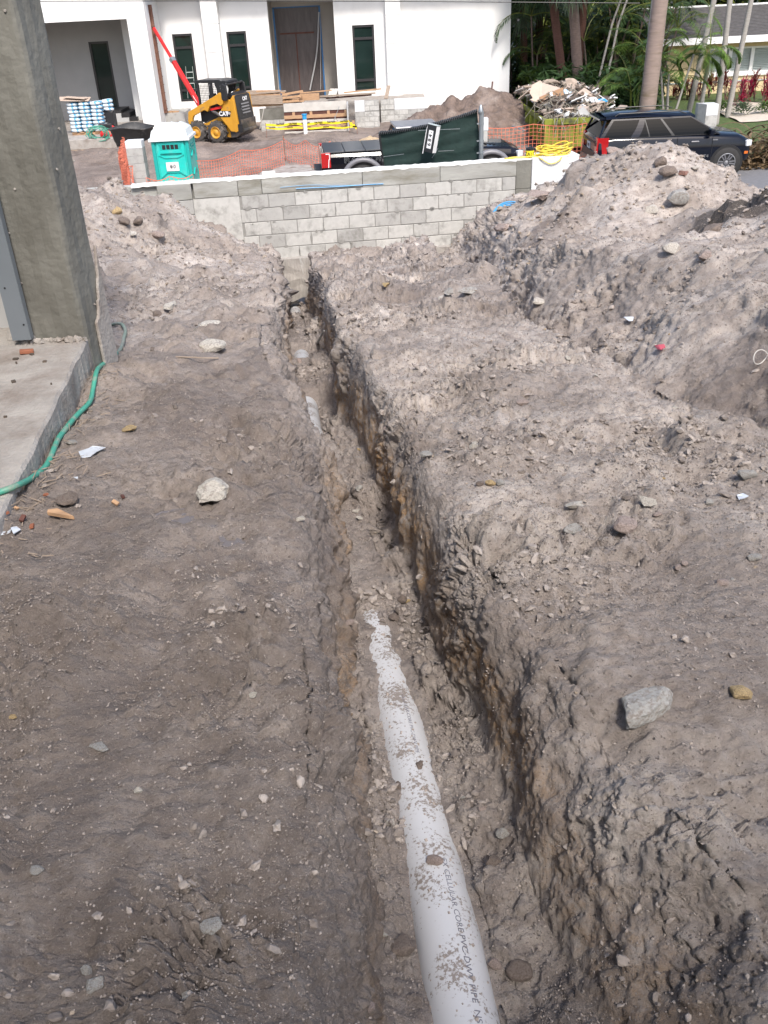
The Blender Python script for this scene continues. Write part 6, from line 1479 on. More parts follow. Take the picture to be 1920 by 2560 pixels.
# bed cover: three folded panels
cw = (1.85-.10)/3
for i in range(3):
    b = B(); x0_ = -h_+.06+cw*i; b.box((x0_+cw/2, 0, zB+.022), (cw-.015, 1.86, .035)); part(b, 'cover_panel', 'bedcover', tk, bevel=.008)
b = B(); b.box((-h_-.012, 0, .96), (.03, 1.78, .50)); part(b, 'tailgate', 'carpaint2', tk, bevel=.02)
b = B(); b.box((-h_-.10, 0, .55), (.22, 1.95, .20)); part(b, 'rear_bumper', 'black', tk, bevel=.03)
for s in (-1, 1):
    b = B(); b.box((-h_+.10, s*.975, 1.02), (.26, .07, .40)); tl_ = part(b, 'tail_lamp', 'tail', tk, bevel=.015)
    b = B(); b.box((-h_+.20, s*1.014, 1.12), (.02, .006, .16), (0, 0, 0)); b.box((-h_+.15, s*1.014, 1.19), (.11, .006, .02)); b.box((-h_+.17, s*1.014, .94), (.02, .006, .22), (0, .1, 0)); b = b.build('lamp_line', M['whiteprint'], tl_, world=False)
    for xx in (-h_+1.12, h_-.95):
        b = B(); V = []
        n = 14
        for i in range(n+1):
            a = PI*(i/n)*1.06-.1
            for (r, y_) in ((.50, s*.98), (.50, s*1.075), (.60, s*1.07), (.63, s*.98)): V.append((xx+r*math.cos(a), y_, .46+r*math.sin(a)*.95))
        b.add(V, [(i*4+k_, i*4+k_+1, i*4+k_+5, i*4+k_+4) for i in range(n) for k_ in range(3)]); part(b, 'fender_flare', 'greyflare', tk, True)
        b = B(); b.lathe([(0, 0), (.50, 0), (.5, .02)], (xx, s*1.003, .46), (0, -s, 0), 24); part(b, 'wheel_well', 'black', tk)
        w = wheel(tk, (xx, s*.93, .43), .43, .28, True, 12)
        if s > 0: w.rotation_euler = (0, 0, PI)
    b = B(); b.box((h_-.12, s*.8, zc-.28), (.18, .26, .16), (0, 0, -s*.4)); part(b, 'headlamp', 'lens', tk, bevel=.02)
b = B()
for i in range(5): b.box((1.55+.12*i, -.45, zc+.02-.012*i), (.05, .35, .02), (0, 0, .5))
part(b, 'hood_vents', 'black', tk); bpy.context.view_layer.update()
mw = Matrix.Translation(tk.location)@Matrix.Rotation(yaw, 4, 'Z')
o0 = mw@Vector((-h_+1.18, -1.008, zB-.20))
text_on('side_lettering', 'RAPTOR', .21, o0, (math.cos(yaw), math.sin(yaw), 0), (0, 0, 1), M['galv'], tk, .001, 1.45, bold=.008)
text_on('lettering_core', 'RAPTOR', .21, o0+Vector((0, -.006, 0)), (math.cos(yaw), math.sin(yaw), 0), (0, 0, 1), M['black'], tk, .002, 1.45)
for s_ in ('side_lettering', 'lettering_core'):
    o = [q for q in tk.children if q.name.startswith(s_)][0]; o.matrix_parent_inverse = mw.inverted()

# ------------------------------------------------------------------ skid steer loader
q = PZ(521, 356, GZ); yw = rad(-24)
sk_ = thing('skid_steer', 'yellow and black skid steer loader facing left before the white house', 'loader', (q.x, q.y+.5, GZ), yw)
def S2(zx, zy): return ((zx-482)*.00290, (1165-zy)*.00262)
def spoly(b, pts, y0, y1):
    P_ = [(S2(*p)[0], y0, S2(*p)[1]) for p in pts]; return b.prism(P_, (0, y1-y0, 0))
def sp(name, pts, y0, y1, m, bev=.0): b = B(); spoly(b, pts, y0, y1); return part(b, name, m, sk_, bevel=bev)
for (cx, cy) in ((310, 1015), (655, 995)):
    for y_ in (-.70, .70):
        X_, Z_ = S2(cx, cy); w = wheel(sk_, (X_, y_, .435), .435, .32, True, 0, 'tyre', rim_r=.56, rimmat='yellowm')
        if y_ > 0: w.rotation_euler = (0, 0, PI)
        b = B()
        for i in range(22):
            a = 2*PI*i/22; b.box((.445*math.cos(a), -.07 if i % 2 else .07, .445*math.sin(a)), (.05, .18, .075), Euler((.0, -a, 0)).to_matrix()@Euler((0.5*(1 if i % 2 else -1), 0, 0)).to_matrix())
        tag(b.build('tread_lugs', M['tyre'], w, world=False), kind='stuff')
sp('chassis', [(250, 1050), (250, 900), (440, 870), (680, 770), (760, 800), (880, 1060), (860, 1090)], -.52, .52, 'yellowm', .02)
sp('lower_cab', [(355, 640), (700, 640), (740, 760), (640, 790), (440, 865), (350, 850)], -.50, .50, 'machblk', .02)
sp('side_panel', [(745, 720), (800, 560), (850, 500), (920, 510), (945, 520), (975, 990), (900, 985), (840, 900), (745, 780)], -.72, -.50, 'yellowm', .02)
sp('side_panel', [(745, 720), (800, 560), (850, 500), (920, 510), (945, 520), (975, 990), (900, 985), (840, 900), (745, 780)], .50, .72, 'yellowm', .02)
sp('rear_column', [(930, 520), (1000, 440), (1040, 975), (975, 1000)], -.74, .74, 'yellowm', .02)
sp('engine_hood', [(940, 420), (1010, 455), (1075, 960), (1050, 1000), (980, 985)], -.62, .62, 'machblk', .03)
sp('hood_top', [(800, 450), (920, 405), (1005, 445), (1005, 470), (800, 500)], -.55, .55, 'machblk', .03)
for y_ in (-.84, .70):
    sp('lift_arm', [(215, 685), (330, 630), (740, 430), (790, 395), (835, 420), (840, 560), (800, 590), (740, 560), (600, 600), (560, 680), (530, 665), (500, 655), (300, 745), (275, 790), (262, 850), (205, 880), (192, 830)], y_, y_+.14, 'yellowm', .015)
    sp('rear_link', [(820, 500), (835, 280), (860, 265), (910, 300), (925, 500), (880, 520)], y_+.0, y_+.12, 'machblk', .015)
b = B(); b.cyl((S2(880, 285)[0], -.75, S2(0, 285)[1]), (S2(880, 285)[0], .75, S2(0, 285)[1]), .045, 10); part(b, 'cross_tube', 'machblk', sk_)
# cab
sp('cab_roof', [(285, 238), (350, 222), (720, 215), (850, 235), (870, 262), (350, 268), (290, 255)], -.48, .48, 'machblk', .02)
for y_ in (-.48, .44):
    sp('cab_post', [(340, 262), (378, 262), (378, 640), (345, 640)], y_, y_+.04, 'machblk', .005)
    sp('cab_post', [(558, 262), (618, 262), (618, 640), (565, 640), (560, 420)], y_, y_+.04, 'machblk', .005)
    sp('cab_post', [(650, 255), (850, 255), (800, 400), (720, 440), (700, 640), (640, 640), (690, 380)], y_, y_+.04, 'machblk', .005)
    b = B()
    for i in range(8): a = S2(385+24*i, 285); c = S2(385+24*i, 600); b.box((a[0], y_+.02, (a[1]+c[1])/2), (.012, .012, a[1]-c[1]))
    for i in range(12): a = S2(375, 292+26*i); c = S2(560, 0); b.box(((a[0]+c[0])/2, y_+.02, a[1]), (c[0]-a[0], .012, .012))
    part(b, 'window_guard', 'machblk', sk_)
sp('seat', [(470, 640), (480, 450), (510, 440), (540, 560), (560, 640)], -.25, .25, 'machblk', .03)
b = B(); a, c = S2(590, 650), S2(785, 615); b.bar((a[0], -.70, a[1]), (c[0], -.70, c[1]), .07, .09); part(b, 'red_lock_bar', 'red', sk_)
b = B(); a, c = S2(600, 670), S2(735, 745); b.cyl((a[0], -.66, a[1]), (c[0], -.66, c[1]), .07, 12); part(b, 'lift_cylinder', 'bucket', sk_)
# rear face details on the hood (normal +x local)
hx = lambda zy: S2(1010+(zy-455)*.13, 0)[0]+.012
for i in range(4):
    zy = 585+45*i; b = B(); b.box((hx(zy)+.01, .02, S2(0, zy)[1]), (.03, .62, .055), (0, -.2, 0)); part(b, 'grille_slat', 'rim', sk_)
b = B(); b.box((hx(880)+.0, 0, S2(0, 890)[1]), (.05, 1.2, .42)); part(b, 'rear_guard', 'bucket', sk_, bevel=.01)
sp('belly_weight', [(860, 960), (1100, 950), (1105, 985), (960, 1080), (860, 1090)], -.60, .60, 'bucket', .02)
b = B(); b.span((S2(1040, 0)[0], -.78, S2(0, 990)[1]), (S2(1120, 0)[0], -.70, S2(0, 870)[1])); part(b, 'tow_lug', 'machblk', sk_)
sp('decal_plate', [(752, 670), (935, 672), (915, 762), (742, 765)], -.732, -.722, 'ink')
mws = Matrix.Translation(sk_.location)@Matrix.Rotation(yw, 4, 'Z'); R3 = mws.to_3x3()
def sk_text(s, size, lp_, xd, yd, m, nm, **k):
    o = text_on(nm, s, size, mws@Vector(lp_), R3@Vector(xd), R3@Vector(yd), M[m], sk_, .001, **k); o.matrix_parent_inverse = mws.inverted()
a = S2(812, 716); sk_text('CAT', .24, (a[0], -.737, a[1]), (1, 0, 0), (0, 0, 1), 'whiteprint', 'decal_lettering', bold=.012)
a = S2(890, 708); sk_text('242D', .10, (a[0], -.737, a[1]), (1, 0, 0), (0, 0, 1), 'whiteprint', 'model_lettering', bold=.004)
sk_text('CAT', .20, (hx(515)+.03, .08, S2(0, 515)[1]), (0, 1, 0), (-.13, 0, 1), 'whiteprint', 'hood_lettering', bold=.012)
b = B(); b.box((S2(700, 0)[0], -.515, S2(0, 720)[1]), (.2, .02, .15)); part(b, 'vent_grid', 'yellowm', sk_)
sk_.location.x += .30; sk_.scale = (.92, .92, .92)
b = B(); a = PY(660, 272, 40.2); c = PY(647, 295, 40.3); b.bar(a, Vector((c.x, c.y, GZ+.3)), .03, .03); tag(b.build('shovel_handle', M['woodw']), 'pale wooden shovel handle leaning behind the loader', 'shovel')

# ------------------------------------------------------------------ olive dumpster and its load
DY = 32.6; dx0 = PY(1363, 330, DY).x; dzt = PY(1420, 297, DY).z; dl = 6.6; dxr = dx0+2.5
dp = thing('dumpster', 'olive green roll-off dumpster heaped with building waste', 'dumpster', (dx0+1.2, DY+3, GZ))
b = B(); b.span((dx0, DY, GZ+.25), (dxr, DY+.06, dzt)); b.build('front_panel', M['olive'], dp)
b = B(); b.span((dx0, DY+.062, GZ+.25), (dx0+.06, DY+dl, dzt+.0)); b.build('side_panel', M['olive'], dp); b = B(); b.span((dxr-.06, DY+.062, GZ+.25), (dxr, DY+dl, dzt)); b.build('side_panel', M['olive'], dp)
b = B(); b.span((dx0+.06, DY+dl-.06, GZ+.25), (dxr-.06, DY+dl, dzt)); b.build('end_panel', M['olive'], dp); b = B(); b.span((dx0+.06, DY+.06, GZ+.2), (dxr-.06, DY+dl-.06, GZ+.3)); b.build('floor', M['olive'], dp)
b = B(); b.span((dx0-.05, DY-.07, dzt-.16), (dxr+.05, DY-.002, dzt+.03)); b.build('top_rail', M['olive'], dp, bevel=.01); b = B(); b.span((dx0-.07, DY, dzt-.13), (dx0-.002, DY+dl, dzt+.03)); b.build('top_rail', M['olive'], dp, bevel=.01); b = B(); b.span((dx0-.05, DY+.02, GZ+.2), (dxr+.05, DY-.05, GZ+.35)); b.build('bottom_rail', M['olive'], dp)
for xx in (dx0-.03, dx0+1.02, dx0+1.55, dxr-.1): b = B(); b.span((xx, DY-.06, GZ+.25), (xx+.10, DY-.003, dzt-.17)); b.build('rib', M['olive'], dp)
for i in range(7): yy = DY+.5+.95*i; b = B(); b.span((dx0-.13, yy, GZ+.25), (dx0-.003, yy+.13, dzt-.14)); b.build('rib', M['olive'], dp)
for xx in (dx0+.4, dxr-.5): b = B(); b.lathe([(0, 0), (.16, 0), (.16, .12), (0, .12)], (xx, DY-.1, GZ+.14), (1, 0, 0), 14); b.build('roller', M['black'], dp)
for i in range(2): b = B(); b.bar((dx0+.45, DY-.075, dzt-.55-.28*i), (dx0+.72, DY-.075, dzt-.55-.28*i), .03, .02); b.build('latch', M['galv'], dp)
# load: an uneven heap inside the rim plus loose pieces lying on it
def hh(x_, y_):
    u = (x_-dx0)/2.5; v = (y_-DY)/dl; return dzt-.12+.55*max(0, math.sin(PI*min(1, max(0, v*1.0+.0))))*(.4+.6*math.sin(PI*min(1, max(0, u))))+.35*v
n = 50; X_, Y_ = np.meshgrid(np.linspace(dx0+.07, dxr-.07, n), np.linspace(DY+.07, DY+dl-.1, n)); X_, Y_ = X_.ravel(), Y_.ravel()
Z_ = np.array([hh(a, c) for a, c in zip(X_, Y_)])+fbm(np.c_[X_, Y_, X_*0]*3, 3, 311)*.14
o = link('waste_heap', np_mesh('waste_heap', np.c_[X_, Y_, Z_], grid_faces(n, n), M['scrapd'])); tag(o, 'tangled dark building waste filling the olive dumpster', kind='stuff')
random.seed(17)
b1, b2, b3, b4 = B(), B(), B(), B()
for i in range(260):
    x_ = random.uniform(dx0-.05, dxr+.3); y_ = DY+random.random()**1.2*dl*.95+.1; z_ = hh(min(x_, dxr), y_)+random.uniform(-.05, .16); L_ = random.uniform(.12, .55)
    random.choice([b1, b1, b2, b3]).box((x_, y_, z_), (L_, random.uniform(.08, .4), random.choice([.012, .02, .04])), (random.uniform(-.7, .7), random.uniform(-.7, .7), random.random()*6))
for i in range(260):
    x_ = random.uniform(dx0-.15, dxr); y_ = DY+random.random()**2*dl; z_ = hh(max(dx0, x_), y_)+.05; a = random.random()*6; L_ = random.uniform(.2, .7)
    p = Vector((x_, y_, z_)); b4.tube([p, p+Vector((math.cos(a)*L_*.5, math.sin(a)*L_*.5, .15)), p+Vector((math.cos(a)*L_, math.sin(a)*L_, random.uniform(-.5, .1)))], .012, 4)
M['scrapt'] = mat('dry_vine', (.22, .2, .16), .9, var=.3)
for bb_, nm, mm, lb in ((b1, 'waste_boards', 'scrap', 'tan board scraps strewn on the dumpster load'), (b2, 'waste_scraps', 'scrapd', 'dark scraps strewn on the dumpster load'), (b3, 'waste_paper', 'paper', 'white paper and foam scraps on the dumpster load'), (b4, 'waste_vines', 'scrapt', 'dry vines and straps trailing over the dumpster rim')): tag(bb_.build(nm, M[mm], normals=False), lb, kind='stuff')
# open cardboard box
BY = DY+2.3
P1, P2, P3, P4 = PY(1347, 248, BY), PY(1407, 222, BY), PY(1410, 250, BY), PY(1356, 262, BY)
cbx = thing('cardboard_box', 'long open brown cardboard box with white tape on the dumpster load', 'box', tuple(P1))
b = B(); off = Vector((.12, .5, .02)); b.prism([PY(1349, 243, BY), PY(1405, 219, BY), PY(1407, 243, BY), PY(1352, 262, BY)], (.05, .03, 0)); b.prism([PY(1353, 250, BY-.03), PY(1407, 242, BY-.03), PY(1402, 256, BY-.1), PY(1362, 263, BY-.1)], (.03, .02, 0)); b.build('outer_side', M['card'], cbx)
b = B(); b.prism([PY(1324, 232, BY+.1), PY(1330, 212, BY+.5), PY(1350, 201, BY+.8), PY(1353, 205, BY+.8), PY(1350, 243, BY), PY(1344, 254, BY-.1), PY(1334, 254, BY-.1), PY(1325, 249, BY-.1), PY(1332, 245, BY)], (.02, .03, 0)); b.prism([PY(1350, 203, BY+.8), PY(1382, 225, BY+.5), PY(1405, 219, BY), PY(1348, 243, BY)], (.02, .02, -.03)); b.build('inner_flap', M['cardl'], cbx)
b = B(); b.prism([PY(1374, 231, BY-.04), PY(1381, 229, BY-.04), PY(1384, 257, BY-.13), PY(1379, 257, BY-.13)], (0, .01, 0)); b.build('packing_tape', M['whiteprint'], cbx)
def blob(name, px, py, Yd, sx_, sy_, sz_, m, label, cat, seed):
    o = link(name, rock_mesh(name, M[m], seed, 3, .9, 1, True)); o.location = PY(px, py, Yd); o.scale = (sx_, sy_, sz_); return tag(o, label, cat)
blob('plastic_sack', 1424, 214, BY+1.2, .34, .3, .30, 'scrap', 'bulging grey plastic sack behind the cardboard box', 'sack', 401)
blob('plastic_sack', 1422, 240, BY+.2, .34, .3, .28, 'bag', 'clear sack of white rubbish right of the cardboard box', 'sack', 402)
blob('carpet_roll', 1375, 206, BY+1.8, .5, .3, .14, 'woodg', 'crumpled grey carpet roll on top of the dumpster load', 'carpet', 403)
blob('root_ball', 1462, 235, BY+.6, .24, .25, .22, 'rust', 'reddish root ball on the dumpster load', 'root ball', 404)
blob('leaf_clump', 1318, 218, BY+1.2, .22, .2, .12, 'woodg', 'dark clump of debris at the left rim of the dumpster', 'debris', 405)
b = B(); b.prism([PY(1436, 288, DY+.2), PY(1458, 264, DY+.25), PY(1476, 285, DY+.2), PY(1478, 292, DY+.2), PY(1432, 292, DY+.2)], (0, .03, 0)); tag(b.build('plywood_offcut', M['stuccog']), 'pointed grey plywood offcut standing in the dumpster', 'plywood')
for i, (px, py, dx, mm, lb) in enumerate([(1445, 248, .30, 'paper', 'white foam strip slanting across the dumpster load'), (1468, 256, .34, 'scrap', 'broad tan plasterboard piece on the dumpster load'), (1488, 258, .30, 'cardl', 'curled tan sheet at the right of the dumpster load'), (1500, 252, .22, 'bluep', 'small bright blue scrap on the dumpster load'), (1484, 250, .14, 'whiteprint', 'small white scrap beside the blue one')]):
    p = PY(px, py, DY+1.2+.2*(i % 2)); b = B(); b.box(p, (dx*2, .3, .03), (.2*(i-2), -.3+.08*i, .2)); tag(b.build('waste_piece', M[mm]), lb, 'scrap')
b = B(); a, c = PY(1281, 315, 34), PY(1312, 327, 33.2); b.bar(a, c, .09, .03); tag(b.build('metal_strip', M['galv']), 'pale metal strip on the soil left of the dumpster', 'metal strip')

# ================================================================== cream house
CY = 47.0
ch = thing('cream_house', 'cream single storey house with dark shingle roof and white shutters', 'house', (20, CY, GZ))
zE = PY(1800, 98, CY-.9).z; x0_ = PY(1663, 200, CY).x; x1_ = x0_+14; zW = PY(1800, 250, CY).z
zt_w = PY(1830, 118, CY).z; zb_w = PY(1830, 183, CY).z; wx0 = PY(1768, 155, CY).x
b = B(); b.span((x0_, CY, GZ-.2), (wx0, CY+.2, zE+.1)); b.span((wx0, CY, GZ-.2), (x1_, CY+.2, zb_w)); b.span((wx0, CY, zt_w), (x1_, CY+.2, zE+.1)); b.span((x0_, CY+.2, GZ), (x0_+.2, CY+8, zE)); b.build('wall', M['ywall'], ch)
b = B(); zl = PY(1800, 205, CY).z; b.span((x0_-.03, CY-.05, zl), (x1_, CY-.002, zl+.05)); b.build('ledge', M['shutter'], ch)
b = B(); b.span((x0_-.03, CY-.05, zW-.02), (x1_, CY-.002, zW+.10)); b.build('base_trim', M['wtrim'], ch); b = B(); b.span((x0_, CY-.08, GZ-.2), (x1_, CY-.003, zW-.03)); b.build('red_base', M['redbrick'], ch)
for i in range(7):
    a = wx0+1.05*i; f = B()
    for q in ((a, zb_w, a+.08, zt_w), (a+.97, zb_w, a+1.05, zt_w), (a+.08, zb_w, a+.97, zb_w+.08), (a+.08, zt_w-.08, a+.97, zt_w)): f.span((q[0], CY-.03, q[1]), (q[2], CY+.08, q[3]))
    fr = f.build('window', M['wtrim'], ch)
    g = B(); g.span((a+.08, CY+.10, zb_w+.08), (a+.97, CY+.11, zt_w-.08)); g.build('pane', M['shutter'], fr)
    s_ = B(); nS = 13
    for k_ in range(nS): zz = zb_w+.12+(zt_w-zb_w-.24)*k_/(nS-1); s_.box((a+.525, CY+.05, zz), (.86, .06, .012), (.6, 0, 0))
    s_.build('louvres', M['shutter'], fr)
b = B(); b.span((wx0-.1, CY-.08, zb_w-.12), (x1_, CY-.003, zb_w-.005)); b.build('sill', M['wtrim'], ch)
# roof with shingle courses
rr0 = PY(1800, 15, CY+3.6); ez = zE+.08; rise = (rr0.z+.0)-ez; rows_ = 22; b = B()
for i in range(rows_):
    t0 = i/rows_; t1 = (i+1)/rows_+.006; ya = CY-.9+4.6*t0; yb = CY-.9+4.6*t1; za = ez+rise*t0+.03; zb2 = ez+rise*t1; b.hexa([(x0_-.9, ya, za-.05), (x1_+.9, ya, za-.05), (x1_+.9, yb, zb2-.05), (x0_-.9, yb, zb2-.05), (x0_-.9, ya, za), (x1_+.9, ya, za), (x1_+.9, yb, zb2), (x0_-.9, yb, zb2)])
tag(b.build('shingle_course', M['shingle'], ch), kind='stuff')
b = B(); b.span((x0_-.9, CY-.95, ez-.26), (x1_+.9, CY-.902, ez+.02)); b.build('fascia', M['wtrim'], ch)
b = B(); b.span((x0_-.9, CY-.9, ez-.1), (x1_+.9, CY, ez-.06)); b.build('soffit', M['ywall'], ch)
b = B(); b.span((x0_-.9, CY+3.6, ez+rise-.1), (x1_+.9, CY+3.85, ez+rise+.06)); b.build('ridge', M['wtrim'], ch)
b = B(); b.hexa([(x0_-.9, CY+3.7, ez+rise-.05), (x1_+.9, CY+3.7, ez+rise-.05), (x1_+.9, CY+9, ez), (x0_-.9, CY+9, ez), (x0_-.9, CY+3.7, ez+rise), (x1_+.9, CY+3.7, ez+rise), (x1_+.9, CY+9, ez+.05), (x0_-.9, CY+9, ez+.05)]); b.build('rear_slope', M['shingle'], ch)
b = B(); ng = thing('far_house', 'low grey house glimpsed between the trunks behind the dumpster', 'house', (13, 62, GZ))
b.span((9.5, 62, GZ), (20, 62.3, -1.2)); b.build('wall', M['shutter'], ng); b = B(); b.hexa([(9, 61.4, -1.2), (20.5, 61.4, -1.2), (20.5, 66, -.2), (9, 66, -.2), (9, 61.4, -1.1), (20.5, 61.4, -1.1), (20.5, 66, -.1), (9, 66, -.1)]); b.build('roof', M['shingle'], ng)

# ================================================================== palms and planting
def leafquad(b, p, d, w, n_=None):
    d = Vector(d); s = d.cross(n_ or Vector((0, 0, 1)));
    if s.length < 1e-4: s = Vector((1, 0, 0))
    s.normalize(); s *= w/2; m_ = p+d*.45
    b.add([p, m_-s, p+d, m_+s], [(0, 1, 2, 3)])
def frond(lb, rb, base, az, L_, el, droop, nl=24, ll=.5, lw=.045, hang=.35):
    p = Vector(base); e = el; pts = [p.copy()]; dirs = []
    ns = 12
    for i in range(ns):
        d = Vector((math.cos(az)*math.cos(e), math.sin(az)*math.cos(e), math.sin(e))); dirs.append(d); p = p+d*(L_/ns); pts.append(p.copy()); e -= droop/ns*(1+i*.12)
    rb.tube(pts, [max(.006, .022*(1-i/ns)*L_/2) for i in range(ns+1)], 4)
    side0 = Vector((-math.sin(az), math.cos(az), 0))
    for i in range(nl):
        t = .12+.88*(i/nl); k_ = min(ns-1, int(t*ns)); q = pts[k_].lerp(pts[k_+1], t*ns-k_); d = dirs[k_]
        l = ll*max(.05, math.sin(PI*(.18+.80*t)))**.7
        for s in (-1, 1):
            v = (d*.55+side0*s*.8+Vector((0, 0, .12-hang-random.uniform(0, .25)))).normalized()
            leafquad(lb, q, v*l*random.uniform(.85, 1.1), lw, (d.cross(v)).normalized() if False else Vector((0, 0, 1)))
def trunk_geo(p0, p1, r0, r1, bulge=0, n=16, rings=26):
    b = B(); pts = [Vector(p0).lerp(Vector(p1), i/rings)+Vector((0, 0, 0)) for i in range(rings+1)]
    b.tube(pts, [r0+(r1-r0)*(i/rings)+bulge*math.sin(PI*i/rings)+(.008 if i % 2 else 0) for i in range(rings+1)], n); return b
def palm(name, p0, p1, r0, r1, tm, label, crown, leafm='leaf', group=None, lean=None):
    t = thing(name, label, 'palm tree', tuple(p0), 0, group); trunk_geo(p0, p1, r0, r1).build('trunk', M[tm], t, smooth=True)
    lb, rb = B(), B()
    for c in crown: frond(lb, rb, Vector(p1), *c)
    if crown: tag(lb.build('leaflets', M[leafm], t, normals=False), kind='stuff'); tag(rb.build('frond_stems', M['leafy'], t), kind='stuff')
    return t
random.seed(31)
def crown(n, L_, el0=1.2, el1=-.2, droop=1.6, ll=.5, lw=.05, nl=24, hang=.35):
    return [(2*PI*i/n+random.uniform(-.3, .3), L_*random.uniform(.8, 1.1), el0+(el1-el0)*random.random(), droop*random.uniform(.7, 1.2), nl, ll, lw, hang) for i in range(n)]
def base_of(px, py, Yd, Z=None): p = PY(px, py, Yd); return Vector((p.x, Yd, (GZ-.1) if Z is None else Z))
def topof(px, py, Yd, H_):       # continue the visible trunk line up to height H_
    return PY(px, py, Yd)
def fan_palm(label, pxb, pyb, pxt, pyt, Yd, r0, r1, H_, tm='trunkr', group='cabbage palms behind the dumpster'):
    a = PY(pxb, pyb, Yd); c = PY(pxt, pyt, Yd); d = (c-a); a2 = a-d*((a.z-GZ+.3)/d.z); top = a+d*((H_-a.z)/d.z)
    t = thing('cabbage_palm', label, 'palm tree', tuple(a2), 0, group); trunk_geo(a2, top, r0, r1, n=12).build('trunk', M[tm], t, smooth=True)
    lb, rb = B(), B()
    for i in range(30):
        az = random.random()*2*PI; el = random.uniform(-1.15, 1.0); L_ = random.uniform(.8, 1.2); hub = top+Vector((math.cos(az)*math.cos(el), math.sin(az)*math.cos(el), math.sin(el)))*L_
        rb.tube([top, hub], .02, 4); d0 = (hub-top).normalized(); sd = d0.cross(Vector((0, 0, 1))).normalized(); u0 = sd.cross(d0)
        for k_ in range(26):
            aa = (k_/25-.5)*4.2; v = (d0*math.cos(aa)+sd*math.sin(aa)+u0*random.uniform(-.1, .1)); l = random.uniform(.75, 1.0); v1 = v*l*.6
            w = .035; s = v.cross(u0).normalized()*w; q1 = hub+v1; q2 = q1+v*l*.35-Vector((0, 0, l*random.uniform(.25, .5)))
            lb.add([hub, q1-s, q1+s, q2], [(0, 1, 2), (1, 3, 2)])
    tag(lb.build('fan_leaves', M['leafg'], t, normals=False), kind='stuff'); tag(rb.build('leaf_stalks', M['leafy'], t), kind='stuff'); return t
fan_palm('dark reddish cabbage palm trunk leaning left behind the dumpster', 1407, 200, 1382, 0, 44, .19, .17, 2.4)
fan_palm('thick pinkish cabbage palm trunk with a pruned scar behind the dumpster', 1446, 211, 1433, 0, 42.5, .24, .19, 2.3, 'trunk')
fan_palm('slender reddish palm trunk crossing behind the thick pinkish one', 1444, 205, 1460, 0, 44.5, .18, .16, 2.5)
fan_palm('cabbage palm whose fan leaves hang over the corner of the white house', 1310, 200, 1308, 0, 46.6, .18, .16, 1.15)
fan_palm('cabbage palm half hidden behind the fan leaves right of the house corner', 1345, 190, 1350, 0, 48.5, .18, .16, 1.0)
# royal palm
a = PY(1619, 265, 35.5); c = PY(1651, 0, 35.5); d = c-a; a2 = a-d*((a.z-GZ+.3)/d.z); c2_ = a+d*((9.5-a.z)/d.z)
rpalm = palm('royal_palm', a2, c2_, .31, .17, 'royal', 'thick smooth grey royal palm trunk behind the roof of the black car', crown(14, 3, 1.2, .1, 1.5, .8, .07, 40))
# thin pale trunks
for i, (xb, yb, xt, yt, Yd, lb_) in enumerate([(1723, 276, 1785, 0, 38, 'thin pale palm trunk slanting past the left end of the shutters'), (1793, 280, 1825, 0, 37.5, 'pale palm trunk rising behind the square block stub'), (1832, 225, 1878, 0, 39, 'rightmost thin pale palm trunk crossing the shutters'), (1608, 250, 1632, 30, 37, 'thin grey trunk close behind the royal palm')]):
    a = PY(xb, yb, Yd); c = PY(xt, yt, Yd); d = c-a; a2 = a-d*((a.z-GZ+.2)/d.z); c2_ = a+d*((5.0-a.z)/d.z)
    palm('slender_palm', a2, c2_, .105, .075, 'trunkp', lb_, crown(9, 1.8, 1.1, .2, 1.5, .5, .05), group='slender palms before the cream house')
# young palm with a crown in view
a = base_of(1754, 258, 36.5); c = PY(1773, 140, 36.5); a.x = PY(1751, 270, 36.5).x
yp = palm('young_palm', a, c, .08, .06, 'trunkp', 'young palm with bright arching fronds before the white shutters', [], group=None)
lb, rb = B(), B()
for az, L_, el, dr_ in [(PI, 1.7, .9, 1.9), (2.9, 1.4, .5, 1.5), (0.1, 1.7, .8, 1.7), (.5, 1.4, .4, 1.3), (1.2, 1.7, 1.45, .5), (-.9, 1.3, .6, 1.7), (-2.2, 1.2, .5, 1.7), (4.4, 1.2, -.2, 1.1), (1.7, 1.9, 1.5, .4), (.1, .9, -.4, .9)]: frond(lb, rb, c, az, L_, el, dr_, 34, .42, .05, .35)
tag(lb.build('leaflets', M['leaf'], yp, normals=False), kind='stuff'); tag(rb.build('frond_stems', M['leafy'], yp), kind='stuff')
# areca clump beside the royal palm
def areca(px, py, Yd, n_st, nf, L_, label, leafm='leaf', spread=.5, H0=.6, H1=2.2, stem='leafy', Z=None, group='areca clumps'):
    p = PY(px, py, Yd); base = Vector((p.x, Yd, GZ-.1 if Z is None else Z)); t = thing('areca_palm', label, 'palm', tuple(base), 0, group); lb, rb, sb = B(), B(), B()
    for i in range(n_st):
        a = random.random()*6.3; q = base+Vector((math.cos(a), math.sin(a), 0))*spread*random.random(); h_ = random.uniform(H0, H1); tp = q+Vector((math.cos(a)*.25, math.sin(a)*.25, 1))*h_
        sb.tube([q, q.lerp(tp, .5), tp], [.05, .04, .035], 6)
        for k_ in range(nf): frond(lb, rb, tp, random.random()*6.3, L_*random.uniform(.7, 1.15), random.uniform(.2, 1.45), random.uniform(.8, 1.9), 26, .45*L_/1.8, .045, .3)
    tag(sb.build('canes', M[stem], t), kind='stuff'); tag(lb.build('leaflets', M[leafm], t, normals=False), kind='stuff'); tag(rb.build('frond_stems', M['leafy'], t), kind='stuff'); return t
areca(1676, 255, 36.2, 4, 5, 1.7, 'bright green areca palm clump right of the royal palm trunk', 'leaf', .25, 1.6, 3.2, 'trunkp')
